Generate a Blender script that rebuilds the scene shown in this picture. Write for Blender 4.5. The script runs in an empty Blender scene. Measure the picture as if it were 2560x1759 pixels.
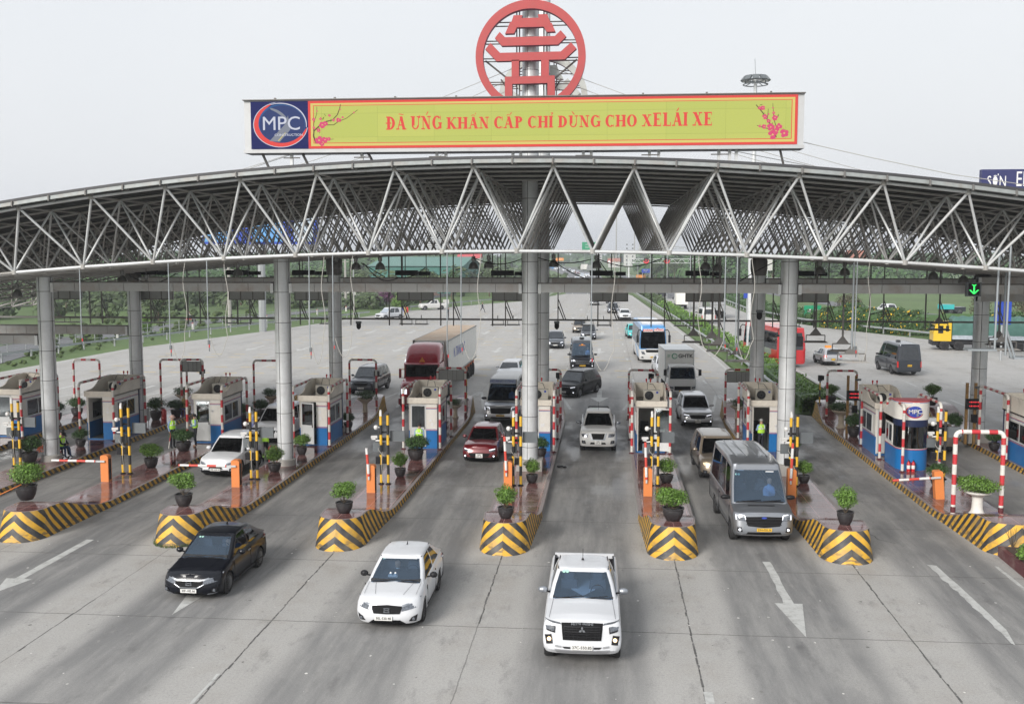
import bpy, bmesh, math, random
from mathutils import Vector, Matrix, noise
random.seed(7)
R = math.radians
sc = bpy.context.scene
col = sc.collection
# ---------------------------------------------------------------- camera
cam_data = bpy.data.cameras.new("camera")
cam_data.sensor_width = 36.0
cam_data.lens = 36.506
cam_data.clip_start = 0.5
cam_data.clip_end = 9000
cam = bpy.data.objects.new("camera", cam_data)
cam.location = (0, 0, 9.9)
cam.rotation_euler = (math.pi / 2 - 0.0936, 0, 0.0901)
col.objects.link(cam)
sc.camera = cam
# ---------------------------------------------------------------- sky and sun
SUN_EL, SUN_AZ = R(28), R(210)          # azimuth of the sun measured clockwise from +Y
world = bpy.data.worlds.new("World")
sc.world = world
world.use_nodes = True
wn, wl = world.node_tree.nodes, world.node_tree.links
bg = wn["Background"]
sky = wn.new("ShaderNodeTexSky")
sky.sky_type = 'NISHITA'
sky.sun_disc = False
sky.sun_elevation = SUN_EL
sky.sun_rotation = SUN_AZ
sky.air_density = 1.6
sky.dust_density = 6.0
sky.ozone_density = 1.0
# overcast: an even bright cloud layer with faint soft variation veils the blue sky
tc = wn.new("ShaderNodeTexCoord")
cl = wn.new("ShaderNodeTexNoise"); cl.inputs["Scale"].default_value = 1.3; cl.inputs["Detail"].default_value = 4
ramp = wn.new("ShaderNodeValToRGB")
ramp.color_ramp.elements[0].position = 0.3; ramp.color_ramp.elements[0].color = (5.35, 5.6, 5.95, 1)
ramp.color_ramp.elements[1].position = 0.7; ramp.color_ramp.elements[1].color = (6.05, 6.15, 6.35, 1)
mixs = wn.new("ShaderNodeMix"); mixs.data_type = 'RGBA'; mixs.inputs[0].default_value = 0.9
wl.new(tc.outputs["Generated"], cl.inputs["Vector"])
wl.new(cl.outputs["Fac"], ramp.inputs["Fac"])
wl.new(sky.outputs["Color"], mixs.inputs[6])
wl.new(ramp.outputs["Color"], mixs.inputs[7])
wl.new(mixs.outputs[2], bg.inputs["Color"])
bg.inputs["Strength"].default_value = 0.105
sun_data = bpy.data.lights.new("sun", 'SUN')
sun_data.energy = 2.6
sun_data.angle = R(22)
sun_data.color = (1.0, 0.965, 0.92)
sun = bpy.data.objects.new("sun", sun_data)
sd = Vector((math.sin(SUN_AZ) * math.cos(SUN_EL), math.cos(SUN_AZ) * math.cos(SUN_EL), math.sin(SUN_EL)))
sun.rotation_euler = sd.to_track_quat('Z', 'Y').to_euler()
sun.location = (-30, -30, 60)
col.objects.link(sun)
sc.view_settings.view_transform = 'Standard'
sc.view_settings.look = 'None'
sc.view_settings.gamma = 1.0
sc.view_settings.use_curve_mapping = False
sc.view_settings.exposure = 0.60
sc.cycles.max_bounces = 8
sc.cycles.transparent_max_bounces = 16
sc.cycles.volume_bounces = 0
# ---------------------------------------------------------------- materials
MATS = {}
def mat(name, c, rough=0.6, metal=0.0, var=0.12, scale=3.0, spec=0.5, coat=0.0, bump=0.0, emit=None, es=1.0,
  dirt=None, dirt_amt=0.0, dscale=1.5, island=0.0, rvar=0.0):
 if name in MATS:
  return MATS[name]
 m = bpy.data.materials.new(name)
 m.use_nodes = True
 n, l = m.node_tree.nodes, m.node_tree.links
 b = n["Principled BSDF"]
 b.inputs["Roughness"].default_value = rough
 b.inputs["Metallic"].default_value = metal
 b.inputs["Specular IOR Level"].default_value = spec
 if coat:
  b.inputs["Coat Weight"].default_value = coat
  b.inputs["Coat Roughness"].default_value = 0.04
 t = n.new("ShaderNodeTexCoord")
 nz = n.new("ShaderNodeTexNoise")
 nz.inputs["Scale"].default_value = scale
 nz.inputs["Detail"].default_value = 5
 l.new(t.outputs["Object"], nz.inputs["Vector"])
 mr = n.new("ShaderNodeMapRange")
 mr.inputs[3].default_value = 1 - var
 mr.inputs[4].default_value = 1 + var
 l.new(nz.outputs["Fac"], mr.inputs[0])
 val = mr.outputs[0]
 if island:
  g = n.new("ShaderNodeNewGeometry")
  mi = n.new("ShaderNodeMapRange")
  mi.inputs[3].default_value = 1 - island
  mi.inputs[4].default_value = 1 + island
  l.new(g.outputs["Random Per Island"], mi.inputs[0])
  mm = n.new("ShaderNodeMath"); mm.operation = 'MULTIPLY'
  l.new(val, mm.inputs[0]); l.new(mi.outputs[0], mm.inputs[1])
  val = mm.outputs[0]
 mx = n.new("ShaderNodeMix"); mx.data_type = 'RGBA'; mx.blend_type = 'MULTIPLY'; mx.inputs[0].default_value = 1
 mx.inputs[6].default_value = (*c, 1)
 cb = n.new("ShaderNodeCombineColor")
 for i in range(3):
  l.new(val, cb.inputs[i])
 l.new(cb.outputs[0], mx.inputs[7])
 out = mx.outputs[2]
 if dirt is not None:
  nd = n.new("ShaderNodeTexNoise"); nd.inputs["Scale"].default_value = dscale; nd.inputs["Detail"].default_value = 8
  nd.inputs["Roughness"].default_value = 0.7
  l.new(t.outputs["Object"], nd.inputs["Vector"])
  rd = n.new("ShaderNodeMapRange"); rd.inputs[1].default_value = 0.48; rd.inputs[2].default_value = 0.72
  rd.inputs[3].default_value = 0; rd.inputs[4].default_value = dirt_amt
  l.new(nd.outputs["Fac"], rd.inputs[0])
  md = n.new("ShaderNodeMix"); md.data_type = 'RGBA'
  md.inputs[7].default_value = (*dirt, 1)
  l.new(rd.outputs[0], md.inputs[0]); l.new(out, md.inputs[6])
  out = md.outputs[2]
 l.new(out, b.inputs["Base Color"])
 if rvar:
  rr = n.new("ShaderNodeMapRange"); rr.inputs[3].default_value = max(0.02, rough - rvar); rr.inputs[4].default_value = rough + rvar
  l.new(nz.outputs["Fac"], rr.inputs[0]); l.new(rr.outputs[0], b.inputs["Roughness"])
 if bump:
  bp = n.new("ShaderNodeBump"); bp.inputs["Strength"].default_value = bump; bp.inputs["Distance"].default_value = 0.02
  l.new(nz.outputs["Fac"], bp.inputs["Height"]); l.new(bp.outputs[0], b.inputs["Normal"])
 if emit:
  b.inputs["Emission Color"].default_value = (*emit, 1)
  b.inputs["Emission Strength"].default_value = es
 MATS[name] = m
 return m
def nodes_of(m):
 return m.node_tree.nodes, m.node_tree.links, m.node_tree.nodes["Principled BSDF"]
def math_node(n, l, op, a, b=None, c=None):
 x = n.new("ShaderNodeMath"); x.operation = op
 for i, v in enumerate((a, b, c)):
  if v is None: continue
  if isinstance(v, (int, float)): x.inputs[i].default_value = v
  else: l.new(v, x.inputs[i])
 return x.outputs[0]
def stripe_mat(name, c1, c2, coef, period, rough=0.5, duty=0.5, dirt=0.25):
 """two-colour bands: frac(dot(object coordinate, coef)/period) < duty"""
 m = mat(name, c1, rough, var=0.12, scale=6)
 n, l, b = nodes_of(m)
 t = n.new("ShaderNodeTexCoord"); s = n.new("ShaderNodeSeparateXYZ")
 l.new(t.outputs["Object"], s.inputs[0])
 v = None
 for i, k in enumerate(coef):
  if k == 0: continue
  a = math_node(n, l, 'MULTIPLY', s.outputs[i], k / period)
  v = a if v is None else math_node(n, l, 'ADD', v, a)
 fr = math_node(n, l, 'FRACT', math_node(n, l, 'ADD', v, 50.0))
 st = math_node(n, l, 'LESS_THAN', fr, duty)
 src = b.inputs["Base Color"].links[0].from_socket
 mm = n.new("ShaderNodeMix"); mm.data_type = 'RGBA'; mm.inputs[6].default_value = (*c2, 1)
 l.new(st, mm.inputs[0]); l.new(src, mm.inputs[7])
 nd = n.new("ShaderNodeTexNoise"); nd.inputs["Scale"].default_value = 7; nd.inputs["Detail"].default_value = 8
 l.new(t.outputs["Object"], nd.inputs["Vector"])
 rd = n.new("ShaderNodeMapRange"); rd.inputs[1].default_value = .5; rd.inputs[2].default_value = .75; rd.inputs[4].default_value = dirt
 l.new(nd.outputs["Fac"], rd.inputs[0])
 md = n.new("ShaderNodeMix"); md.data_type = 'RGBA'; md.inputs[7].default_value = (.12, .10, .08, 1)
 l.new(rd.outputs[0], md.inputs[0]); l.new(mm.outputs[2], md.inputs[6])
 l.new(md.outputs[2], b.inputs["Base Color"])
 return m
def glass_mat(name, tint=(.25, .3, .33), refl=(0.9, 0.95, 1), base=.06, edge=.75, rough=.03):
 m = bpy.data.materials.new(name); m.use_nodes = True
 n, l = m.node_tree.nodes, m.node_tree.links
 out = n["Material Output"]; n.remove(n["Principled BSDF"])
 tr = n.new("ShaderNodeBsdfTransparent"); tr.inputs[0].default_value = (*tint, 1)
 gl = n.new("ShaderNodeBsdfGlossy"); gl.inputs["Color"].default_value = (*refl, 1); gl.inputs["Roughness"].default_value = rough
 lw = n.new("ShaderNodeLayerWeight"); lw.inputs[0].default_value = .22
 mr = n.new("ShaderNodeMapRange"); mr.inputs[3].default_value = base; mr.inputs[4].default_value = edge
 l.new(lw.outputs["Fresnel"], mr.inputs[0])
 mx = n.new("ShaderNodeMixShader")
 l.new(mr.outputs[0], mx.inputs[0]); l.new(tr.outputs[0], mx.inputs[1]); l.new(gl.outputs[0], mx.inputs[2])
 l.new(mx.outputs[0], out.inputs[0])
 MATS[name] = m
 return m
M = {
 'steel': mat('painted steel', (.57, .59, .60), .42, .15, .12, 1.2, dirt=(.20, .15, .11), dirt_amt=.35, dscale=1.1),
 'steel_dk': mat('dark steel', (.16, .155, .15), .55, .2, .2, 2, dirt=(.12, .06, .03), dirt_amt=.4),
 'gutter': mat('galvanised gutter', (.25, .27, .27), .6, .2, .3, 5, dirt=(.22, .12, .06), dirt_amt=.3, dscale=1.4),
 'deck': mat('roof deck sheet', (.16, .165, .17), .6, .1, .15, 1.0),
 'deck_edge': mat('roof edge sheet', (.055, .055, .06), .5, .2, .15, 1.0),
 'purlin': mat('purlin', (.12, .12, .118), .5, .2, .2, 1),
 'clad': mat('column cladding', (.64, .66, .675), .36, .3, .10, 1.2, dirt=(.22, .21, .20), dirt_amt=.35, dscale=.9),
 'seam': mat('column seam', (.045, .045, .05), .7),
 'conc': mat('concrete plinth', (.34, .33, .31), .8, var=.2, dirt=(.12, .11, .1), dirt_amt=.4),
 'beam': mat('beam cladding', (.42, .425, .42), .45, .2, .12, .8, dirt=(.24, .13, .07), dirt_amt=.5, dscale=.9),
 'black': mat('black plastic', (.014, .014, .016), .5, var=.1, spec=.25),
 'rubber': mat('tyre rubber', (.02, .02, .021), .8, var=.2, scale=9),
 'rim': mat('alloy rim', (.42, .43, .45), .3, .8),
 'rim_dk': mat('dark alloy rim', (.12, .12, .13), .35, .7),
 'chrome': mat('chrome', (.36, .38, .41), .38, .8, var=.05),
 'lamp': mat('headlamp lens', (.15, .165, .19), .12, .5, .95, 22, coat=1),
 'lamp_on': mat('lit daytime lamp', (.9, .92, 1), .2, emit=(.9, .93, 1), es=.8),
 'lamp_warm': mat('lit fog lamp', (1, .8, .5), .2, emit=(1, .62, .3), es=1.6),
 'tail': mat('tail lamp', (.4, .02, .02), .15, coat=1, emit=(1, .05, .03), es=.12),
 'plate_w': mat('white number plate', (.72, .72, .7), .5),
 'plate_y': mat('yellow number plate', (.75, .45, .03), .5),
 'ink': mat('plate lettering', (.03, .03, .03), .6),
 'mesh_dk': mat('grille mesh', (.008, .008, .009), .6, var=.8, scale=60, bump=.6, spec=.15),
 'inner': mat('car interior', (.03, .032, .036), .8, var=.3, scale=6),
 'seatc': mat('seat cover', (.11, .11, .12), .85, var=.2, scale=6),
 'white': mat('white car paint', (.62, .635, .66), .4, .0, .03, 1, coat=.5, dirt=(.45, .44, .42), dirt_amt=.10),
 'white2': mat('pearl white paint', (.56, .56, .55), .4, .0, .03, 1, coat=.5),
 'blackp': mat('black car paint', (.003, .004, .008), .32, .0, .05, 1, coat=.38, spec=.2),
 'silver': mat('grey metallic paint', (.27, .285, .31), .3, .7, .05, 1, coat=.8),
 'silver_lt': mat('silver metallic paint', (.5, .51, .53), .3, .6, .05, 1, coat=.8),
 'red': mat('dark red paint', (.14, .008, .013), .28, .15, .08, 1, coat=1),
 'red_b': mat('bus red paint', (.5, .02, .025), .3, coat=.8),
 'truckred': mat('truck red paint', (.33, .02, .035), .3, coat=.8, var=.15, dirt=(.25, .12, .12), dirt_amt=.3),
 'brown': mat('bronze metallic paint', (.27, .225, .175), .3, .5, .08, 1, coat=.7),
 'navy': mat('dark grey metallic paint', (.045, .052, .065), .3, .4, .08, 1, coat=.8),
 'cyan': mat('turquoise taxi paint', (.04, .45, .45), .3, coat=.7),
 'busblue': mat('bus blue paint', (.10, .30, .60), .3, coat=.7),
 'cream': mat('booth cream panel', (.76, .71, .62), .55, var=.07, dirt=(.28, .22, .16), dirt_amt=.35, dscale=1.3),
 'boothw': mat('booth white panel', (.76, .74, .69), .5, var=.05, dirt=(.36, .30, .22), dirt_amt=.22, dscale=2),
 'boothin': mat('booth interior', (.10, .11, .11), .8, var=.4, scale=3),
 'blue': mat('booth blue panel', (.010, .15, .42), .4, var=.12, scale=2),
 'navyp': mat('navy trim', (.01, .02, .07), .5),
 'redline': mat('red trim line', (.45, .03, .04), .5),
 'blueline': mat('blue trim line', (.03, .07, .35), .5),
 'alu': mat('white aluminium frame', (.62, .64, .64), .4, .2, .05, 2),
 'ac': mat('air conditioner casing', (.50, .48, .42), .6, var=.12, scale=3, dirt=(.2, .15, .1), dirt_amt=.5),
 'orange': mat('orange gate paint', (.68, .22, .06), .5, var=.08, scale=2, dirt=(.35, .12, .05), dirt_amt=.25),
 'grey_box': mat('grey equipment box', (.13, .145, .155), .5, .2, .2, 3),
 'cammat': mat('camera housing white', (.68, .68, .67), .4),
 'signback': mat('sign back panel', (.30, .31, .30), .5, .3, .08, 2),
 'pot': mat('black glazed pot', (.030, .028, .030), .42, var=.3, scale=5, dirt=(.12, .11, .1), dirt_amt=.25),
 'stonepot': mat('stone urn', (.44, .38, .30), .85, var=.2, scale=5, dirt=(.2, .17, .13), dirt_amt=.5),
 'whitepot': mat('white urn', (.68, .67, .63), .7, var=.1, scale=5, dirt=(.4, .36, .3), dirt_amt=.4),
 'soil': mat('soil', (.06, .04, .03), .95),
 'leaf': mat('bright leaves', (.105, .20, .03), .55, var=.35, scale=5, island=.45),
 'leaf2': mat('dark leaves', (.04, .09, .022), .6, var=.35, scale=4, island=.5),
 'leaf3': mat('olive leaves', (.055, .085, .03), .65, var=.35, scale=1.2, island=.5),
 'leaf_br': mat('brownish leaves', (.085, .080, .045), .7, var=.35, scale=1.2, island=.5),
 'flower': mat('yellow flowers', (.65, .42, .02), .6, island=.2),
 'purplef': mat('purple flowers', (.13, .05, .11), .7, island=.3),
 'bark': mat('bark', (.10, .075, .05), .9, var=.3, scale=6),
 'pipe_g': mat('galvanised pipe', (.30, .33, .35), .5, .3, .15, 2),
 'grass': mat('grass', (.080, .135, .038), .9, var=.5, scale=.05, dirt=(.14, .17, .06), dirt_amt=.6, dscale=.35),
 'weed': mat('roadside weeds', (.055, .085, .025), .9, island=.5, var=.3, scale=.5),
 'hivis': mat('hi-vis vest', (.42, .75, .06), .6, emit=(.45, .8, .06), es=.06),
 'reflect': mat('reflective strip', (.75, .77, .75), .3),
 'skin': mat('skin', (.42, .26, .18), .6, var=.05),
 'shirtb': mat('light blue shirt', (.26, .38, .58), .8),
 'dark_cloth': mat('dark trousers', (.018, .02, .03), .9),
 'jeans': mat('blue jeans', (.03, .06, .14), .9),
 'hair': mat('black hair', (.012, .01, .01), .6),
 'khaki': mat('khaki uniform', (.42, .31, .12), .85),
 'hatc': mat('pink sun hat', (.55, .38, .33), .8),
 'stool': mat('blue plastic stool', (.03, .08, .5), .4),
 'ext': mat('fire extinguisher red', (.5, .015, .02), .3, coat=.6),
 'paint_w': mat('white road paint', (.47, .475, .46), .7, var=.15, scale=2, dirt=(.24, .235, .225), dirt_amt=.95, dscale=3.2),
 'paint_y': mat('yellow road paint', (.48, .38, .19), .7, var=.2, scale=2, dirt=(.25, .245, .23), dirt_amt=.6, dscale=1.5),
 'crack': mat('tar joint', (.085, .083, .08), .9, dirt=(.2, .195, .19), dirt_amt=.9, dscale=1.6),
 'asph': mat('far asphalt', (.135, .138, .145), .85, var=.12, scale=.1),
 'rail': mat('guard rail', (.40, .42, .43), .4, .5, .1, 1),
 'rope': mat('white cable', (.40, .39, .36), .8),
 'blackcable': mat('black cable', (.015, .015, .016), .7),
 'tarp': mat('green tarpaulin', (.05, .13, .11), .75, var=.25, scale=1.2, dirt=(.12, .22, .2), dirt_amt=.5, bump=.5),
 'yellowcab': mat('yellow cab paint', (.65, .42, .02), .4, coat=.4, var=.1),
 'container': mat('container white', (.74, .73, .69), .5, var=.05, scale=1, dirt=(.4, .36, .3), dirt_amt=.25),
 'conttop': mat('rusty container roof', (.40, .30, .215), .8, var=.2, scale=1.5, dirt=(.45, .42, .36), dirt_amt=.7, dscale=.7),
 'chassis': mat('orange trailer chassis', (.5, .13, .05), .6, var=.2),
 'wh_green': mat('green warehouse sheet', (.045, .165, .14), .6, var=.05, scale=.1),
 'wh_roof': mat('warehouse roof', (.10, .21, .18), .6, var=.08, scale=.1),
 'plaster': mat('pale plaster', (.5, .5, .48), .8, var=.1, scale=.3),
 'tile_r': mat('red roof tile', (.32, .12, .08), .8, var=.2, scale=.5),
 'signgreen': mat('green road sign', (.01, .25, .12), .4),
 'signwhite': mat('sign white', (.75, .75, .75), .5),
 'signorange': mat('orange sign', (.75, .28, .04), .5),
 'signblue': mat('blue board', (.012, .05, .36), .5, var=.1),
 'epo': mat('billboard navy', (.014, .018, .105), .5),
 'embl': mat('red emblem face', (.40, .058, .06), .6, var=.10, scale=2.5, dirt=(.33, .07, .065), dirt_amt=.6, dscale=4),
 'emblside': mat('emblem return', (.30, .10, .16), .6),
 'emback': mat('emblem back sheet', (.42, .43, .41), .6, var=.2, scale=2, dirt=(.2, .15, .12), dirt_amt=.4),
 'bill_frame': mat('billboard frame', (.46, .47, .48), .5, .1, .1, 1, dirt=(.25, .2, .16), dirt_amt=.25),
 'led_y': mat('led screen yellow', (.02, .02, .02), .9, spec=0, emit=(.56, .60, .14), es=.67),
 'led_y2': mat('led screen cream', (.02, .02, .02), .9, spec=0, emit=(.72, .60, .17), es=.67),
 'led_r': mat('led screen red', (.02, .01, .01), .9, spec=0, emit=(.80, .085, .075), es=.67),
 'led_navy': mat('led screen navy', (.01, .01, .02), .9, spec=0, emit=(.02, .025, .11), es=.67),
 'led_blue': mat('led screen blue', (.01, .01, .02), .9, spec=0, emit=(.035, .12, .29), es=.67),
 'led_blue2': mat('led screen dark blue', (.01, .01, .02), .9, spec=0, emit=(.04, .06, .16), es=.67),
 'led_grey': mat('led screen grey', (.01, .01, .02), .9, spec=0, emit=(.24, .26, .30), es=.67),
 'led_white': mat('led screen white', (.02, .02, .02), .9, spec=0, emit=(.62, .64, .74), es=.67),
 'led_pink': mat('led screen pink', (.02, .02, .02), .9, spec=0, emit=(.72, .07, .19), es=.67),
 'led_brown': mat('led screen brown', (.02, .02, .02), .9, spec=0, emit=(.13, .08, .04), es=.67),
 'led_green': mat('led screen leaf', (.02, .02, .02), .9, spec=0, emit=(.14, .20, .03), es=.67),
 'arrow_g': mat('lit green arrow', (.02, .3, .05), .5, emit=(.05, 1, .16), es=.9),
 'led_red_on': mat('lit red digits', (.3, .02, .02), .5, emit=(1, .04, .06), es=.6),
 'mpcblue': mat('logo blue', (.03, .06, .36), .4),
 'duct': mat('lamp bell', (.30, .30, .29), .35, .6, .2, 4),
}
M['lattice'] = mat('shaded weathered lattice', (.36, .355, .34), .55, .1, .2, 1.2, dirt=(.12, .09, .07), dirt_amt=.5, dscale=1.1)  # darker than the front tubes: roof shade put into the colour, plus dirt
M['glass'] = glass_mat('car glass', (.40, .52, .66), refl=(.62, .80, 1), base=.13, edge=.85)
M['glass_dk'] = glass_mat('tinted glass', (.07, .08, .09), base=.10, edge=.85)
M['glass_b'] = glass_mat('booth glass', (.30, .38, .38), base=.12, edge=.9)
M['pipe_rw'] = stripe_mat('red white pipe v', (.66, .64, .60), (.52, .035, .045), (0, 0, 1), .76)
M['pipe_rwx'] = stripe_mat('red white pipe x', (.66, .64, .60), (.52, .035, .045), (1, 0, 0), .62)
M['pipe_rwy'] = stripe_mat('red white pipe y', (.62, .58, .54), (.42, .06, .06), (0, 1, 0), .76, dirt=.5)
M['pole_yb'] = stripe_mat('yellow black pole', (.72, .43, .03), (.022, .022, .024), (0, 0, 1), .84)
M['boom'] = stripe_mat('boom arm', (.70, .70, .69), (.60, .07, .05), (1, 0, 0), .78)
M['boomv'] = stripe_mat('raised boom arm', (.70, .70, .69), (.60, .07, .05), (0, 0, 1), .8)
# ---------------------------------------------------------------- mesh helpers
PAIRS = {'headlamp', 'daytime_lamp', 'lamp_bezel', 'fog_recess', 'tail_lamp', 'bend', 'foot', 'side_panel_pair', 'side_band', 'side_swoosh'}
class MB:
 """collects shapes; build() links them as ONE mesh object"""
 def __init__(s):
  s.v, s.f, s.mi, s.uv = [], [], [], {}
  s.T = Matrix.Identity(4)
 def add(s, verts, faces, mi=0, uvs=None):
  o = len(s.v)
  T = s.T
  s.v.extend([tuple(T @ Vector(p)) for p in verts])
  for k, f in enumerate(faces):
   if uvs: s.uv[len(s.f)] = [uvs[i] for i in f]
   s.f.append([i + o for i in f]); s.mi.append(mi)
  return s
 def box(s, c, d, mi=0, rz=0.0, top=None):
  x, y, z = d[0] / 2, d[1] / 2, d[2] / 2
  tx, ty = (top or (1, 1))
  P = []
  for k, (sx, sy) in ((-1, (1, 1)), (1, (tx, ty))):
   for a, b in ((-1, -1), (1, -1), (1, 1), (-1, 1)):
    px, py = a * x * sx, b * y * sy
    P.append((c[0] + px * math.cos(rz) - py * math.sin(rz), c[1] + px * math.sin(rz) + py * math.cos(rz), c[2] + k * z))
  return s.add(P, [(0, 3, 2, 1), (4, 5, 6, 7), (0, 1, 5, 4), (1, 2, 6, 5), (2, 3, 7, 6), (3, 0, 4, 7)], mi)
 def box2(s, a, b, mi=0):
  return s.box([(a[i] + b[i]) / 2 for i in range(3)], [abs(b[i] - a[i]) for i in range(3)], mi)
 def tube(s, a, b, r, n=8, mi=0, r2=None, caps=True):
  a, b = Vector(a), Vector(b)
  d = (b - a)
  if d.length < 1e-6: return s
  q = d.to_track_quat('Z', 'Y')
  r2 = r if r2 is None else r2
  P = []
  for p, rr in ((a, r), (b, r2)):
   for i in range(n):
    t = 2 * math.pi * i / n
    P.append(p + q @ Vector((rr * math.cos(t), rr * math.sin(t), 0)))
  F = [(i, (i + 1) % n, n + (i + 1) % n, n + i) for i in range(n)]
  if caps: F += [tuple(range(n - 1, -1, -1)), tuple(range(n, 2 * n))]
  return s.add(P, F, mi)
 def path(s, pts, r, n=8, mi=0, taper=None):
  pts = [Vector(p) for p in pts]
  P, F = [], []
  up = Vector((0.013, 0.021, 1))
  for k, p in enumerate(pts):
   d = (pts[min(k + 1, len(pts) - 1)] - pts[max(k - 1, 0)])
   if d.length < 1e-9: d = Vector((0, 0, 1))
   d.normalize()
   if abs(d.dot(up)) > .999: up = Vector((1, .02, .01))
   x = d.cross(up).normalized(); y = d.cross(x).normalized()
   up = -y if False else up
   rr = r if taper is None else r * taper[k]
   for i in range(n):
    t = 2 * math.pi * i / n
    P.append(p + x * rr * math.cos(t) + y * rr * math.sin(t))
  for k in range(len(pts) - 1):
   for i in range(n):
    F.append((k * n + i, k * n + (i + 1) % n, (k + 1) * n + (i + 1) % n, (k + 1) * n + i))
  F += [tuple(range(n - 1, -1, -1)), tuple(range((len(pts) - 1) * n, len(pts) * n))]
  return s.add(P, F, mi)
 def lathe(s, prof, c=(0, 0, 0), n=20, mi=0):
  P, F = [], []
  for r, z in prof:
   for i in range(n):
    t = 2 * math.pi * i / n
    P.append((c[0] + r * math.cos(t), c[1] + r * math.sin(t), c[2] + z))
  for k in range(len(prof) - 1):
   for i in range(n):
    F.append((k * n + i, k * n + (i + 1) % n, (k + 1) * n + (i + 1) % n, (k + 1) * n + i))
  F.append(tuple(range(n - 1, -1, -1))); F.append(tuple(range((len(prof) - 1) * n, len(prof) * n)))
  return s.add(P, F, mi)
 def prism(s, poly, y0, y1, mi=0, axis='y', side=None):
  """extrude polygon; axis y: poly in (x,z); axis x: poly in (y,z); axis z: poly in (x,y)"""
  n = len(poly)
  def P3(p, t):
   return {'y': (p[0], t, p[1]), 'x': (t, p[0], p[1]), 'z': (p[0], p[1], t)}[axis]
  P = [P3(p, y0) for p in poly] + [P3(p, y1) for p in poly]
  s.add(P, [tuple(range(n)), tuple(range(2 * n - 1, n - 1, -1))], mi)
  s.add(P, [(i, (i + 1) % n, n + (i + 1) % n, n + i) for i in range(n)], mi if side is None else side)
  return s
 def grid(s, rows, mi=0, closed=False, uvrows=None, mifn=None):
  nr, nc = len(rows), len(rows[0])
  P = [p for r in rows for p in r]
  U = [u for r in uvrows for u in r] if uvrows else None
  F, MI = [], []
  for i in range(nr - 1):
   for j in range(nc - 1 + (1 if closed else 0)):
    F.append((i * nc + j, i * nc + (j + 1) % nc, (i + 1) * nc + (j + 1) % nc, (i + 1) * nc + j))
    MI.append(mifn(i, j) if mifn else mi)
  o = len(s.f)
  s.add(P, F, mi, U)
  if mifn:
   for k, m in enumerate(MI): s.mi[o + k] = m
  return s
 def mesh(s, name, mats, smooth=40, merge=False, recalc=True):
  me = bpy.data.meshes.new(name)
  me.from_pydata(s.v, [], s.f)
  if not isinstance(mats, (list, tuple)): mats = [mats]
  for m in mats: me.materials.append(m)
  me.polygons.foreach_set("material_index", s.mi)
  if s.uv:
   ul = me.uv_layers.new(name="UVMap")
   for p in me.polygons:
    u = s.uv.get(p.index)
    if u:
     for k, li in enumerate(p.loop_indices): ul.data[li].uv = u[k]
  if merge or recalc:
   bm = bmesh.new(); bm.from_mesh(me)
   if merge: bmesh.ops.remove_doubles(bm, verts=bm.verts, dist=0.0008)
   if recalc: bmesh.ops.recalc_face_normals(bm, faces=bm.faces)
   bm.to_mesh(me); bm.free()
  if smooth:
   me.polygons.foreach_set("use_smooth", [True] * len(me.polygons))
   me.set_sharp_from_angle(angle=R(smooth))
  me.update()
  return me
 def halves(s, ax):
  out = []
  for sg in (-1, 1):
   h = MB()
   for f, m in zip(s.f, s.mi):
    P = [s.v[i] for i in f]
    if sum(p[ax] for p in P) * sg > 0: h.add(P, [tuple(range(len(P)))], m)
   out.append(h)
  return out
 def build(s, name, mats, parent=None, smooth=40, merge=False, recalc=True, loc=None, rz=None):
  if name in PAIRS and parent and not merge and not loc:
   hs = [h for h in s.halves(0) if h.f]
   if len(hs) == 2:
    for h in hs: o = h.build(name, mats, parent, smooth, True)
    return o
  o = bpy.data.objects.new(name, s.mesh(name, mats, smooth, merge, recalc))
  col.objects.link(o)
  if parent: o.parent = parent
  if loc: o.location = loc
  if rz is not None: o.rotation_euler = (0, 0, rz)
  return o
def tag(o, label, cat, group=None, kind=None):
 if label: o['label'] = label
 if cat: o['category'] = cat
 if group: o['group'] = group
 if kind: o['kind'] = kind
 return o
def thing(name, label, cat, loc=(0, 0, 0), rz=0.0, group=None):
 o = bpy.data.objects.new(name, None)
 o.empty_display_size = .2
 col.objects.link(o)
 o.location = loc; o.rotation_euler = (0, 0, rz)
 return tag(o, label, cat, group)
KIDS = {}
def dup(root, loc, rz=0.0, label=None, group=None, scale=None):
 """copy of a thing with copies of its parts and sub-parts"""
 def kids(o):
  return list(o.children)
 r = root.copy(); col.objects.link(r)
 r.location = loc; r.rotation_euler = (0, 0, rz)
 if scale: r.scale = (scale,) * 3 if isinstance(scale, (int, float)) else scale
 if label: r['label'] = label
 if group: r['group'] = group
 for ch in kids(root):
  c = ch.copy(); col.objects.link(c); c.parent = r
  for g in kids(ch):
   d = g.copy(); col.objects.link(d); d.parent = c
 return r
def struct(o):
 o['kind'] = 'structure'
 return o
def text_mb(mb, s, size, origin, right=(1, 0, 0), up=(0, 0, 1), depth=.01, mi=0, align='CENTER', bold=0.0, xscale=1.0):
 cu = bpy.data.curves.new("t", 'FONT')
 cu.body = s; cu.size = size; cu.align_x = align; cu.align_y = 'CENTER'
 cu.extrude = depth / 2; cu.offset = bold; cu.resolution_u = 3
 o = bpy.data.objects.new("t", cu)
 col.objects.link(o)
 bpy.context.view_layer.update()
 me = o.to_mesh()
 rx, u = Vector(right), Vector(up)
 nrm = rx.cross(u)
 P = [Vector(origin) + rx * v.co.x * xscale + u * v.co.y + nrm * v.co.z for v in me.vertices]
 F = [tuple(p.vertices) for p in me.polygons]
 mb.add(P, F, mi)
 o.to_mesh_clear()
 col.objects.unlink(o)
 bpy.data.objects.remove(o); bpy.data.curves.remove(cu)
 return mb
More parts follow.
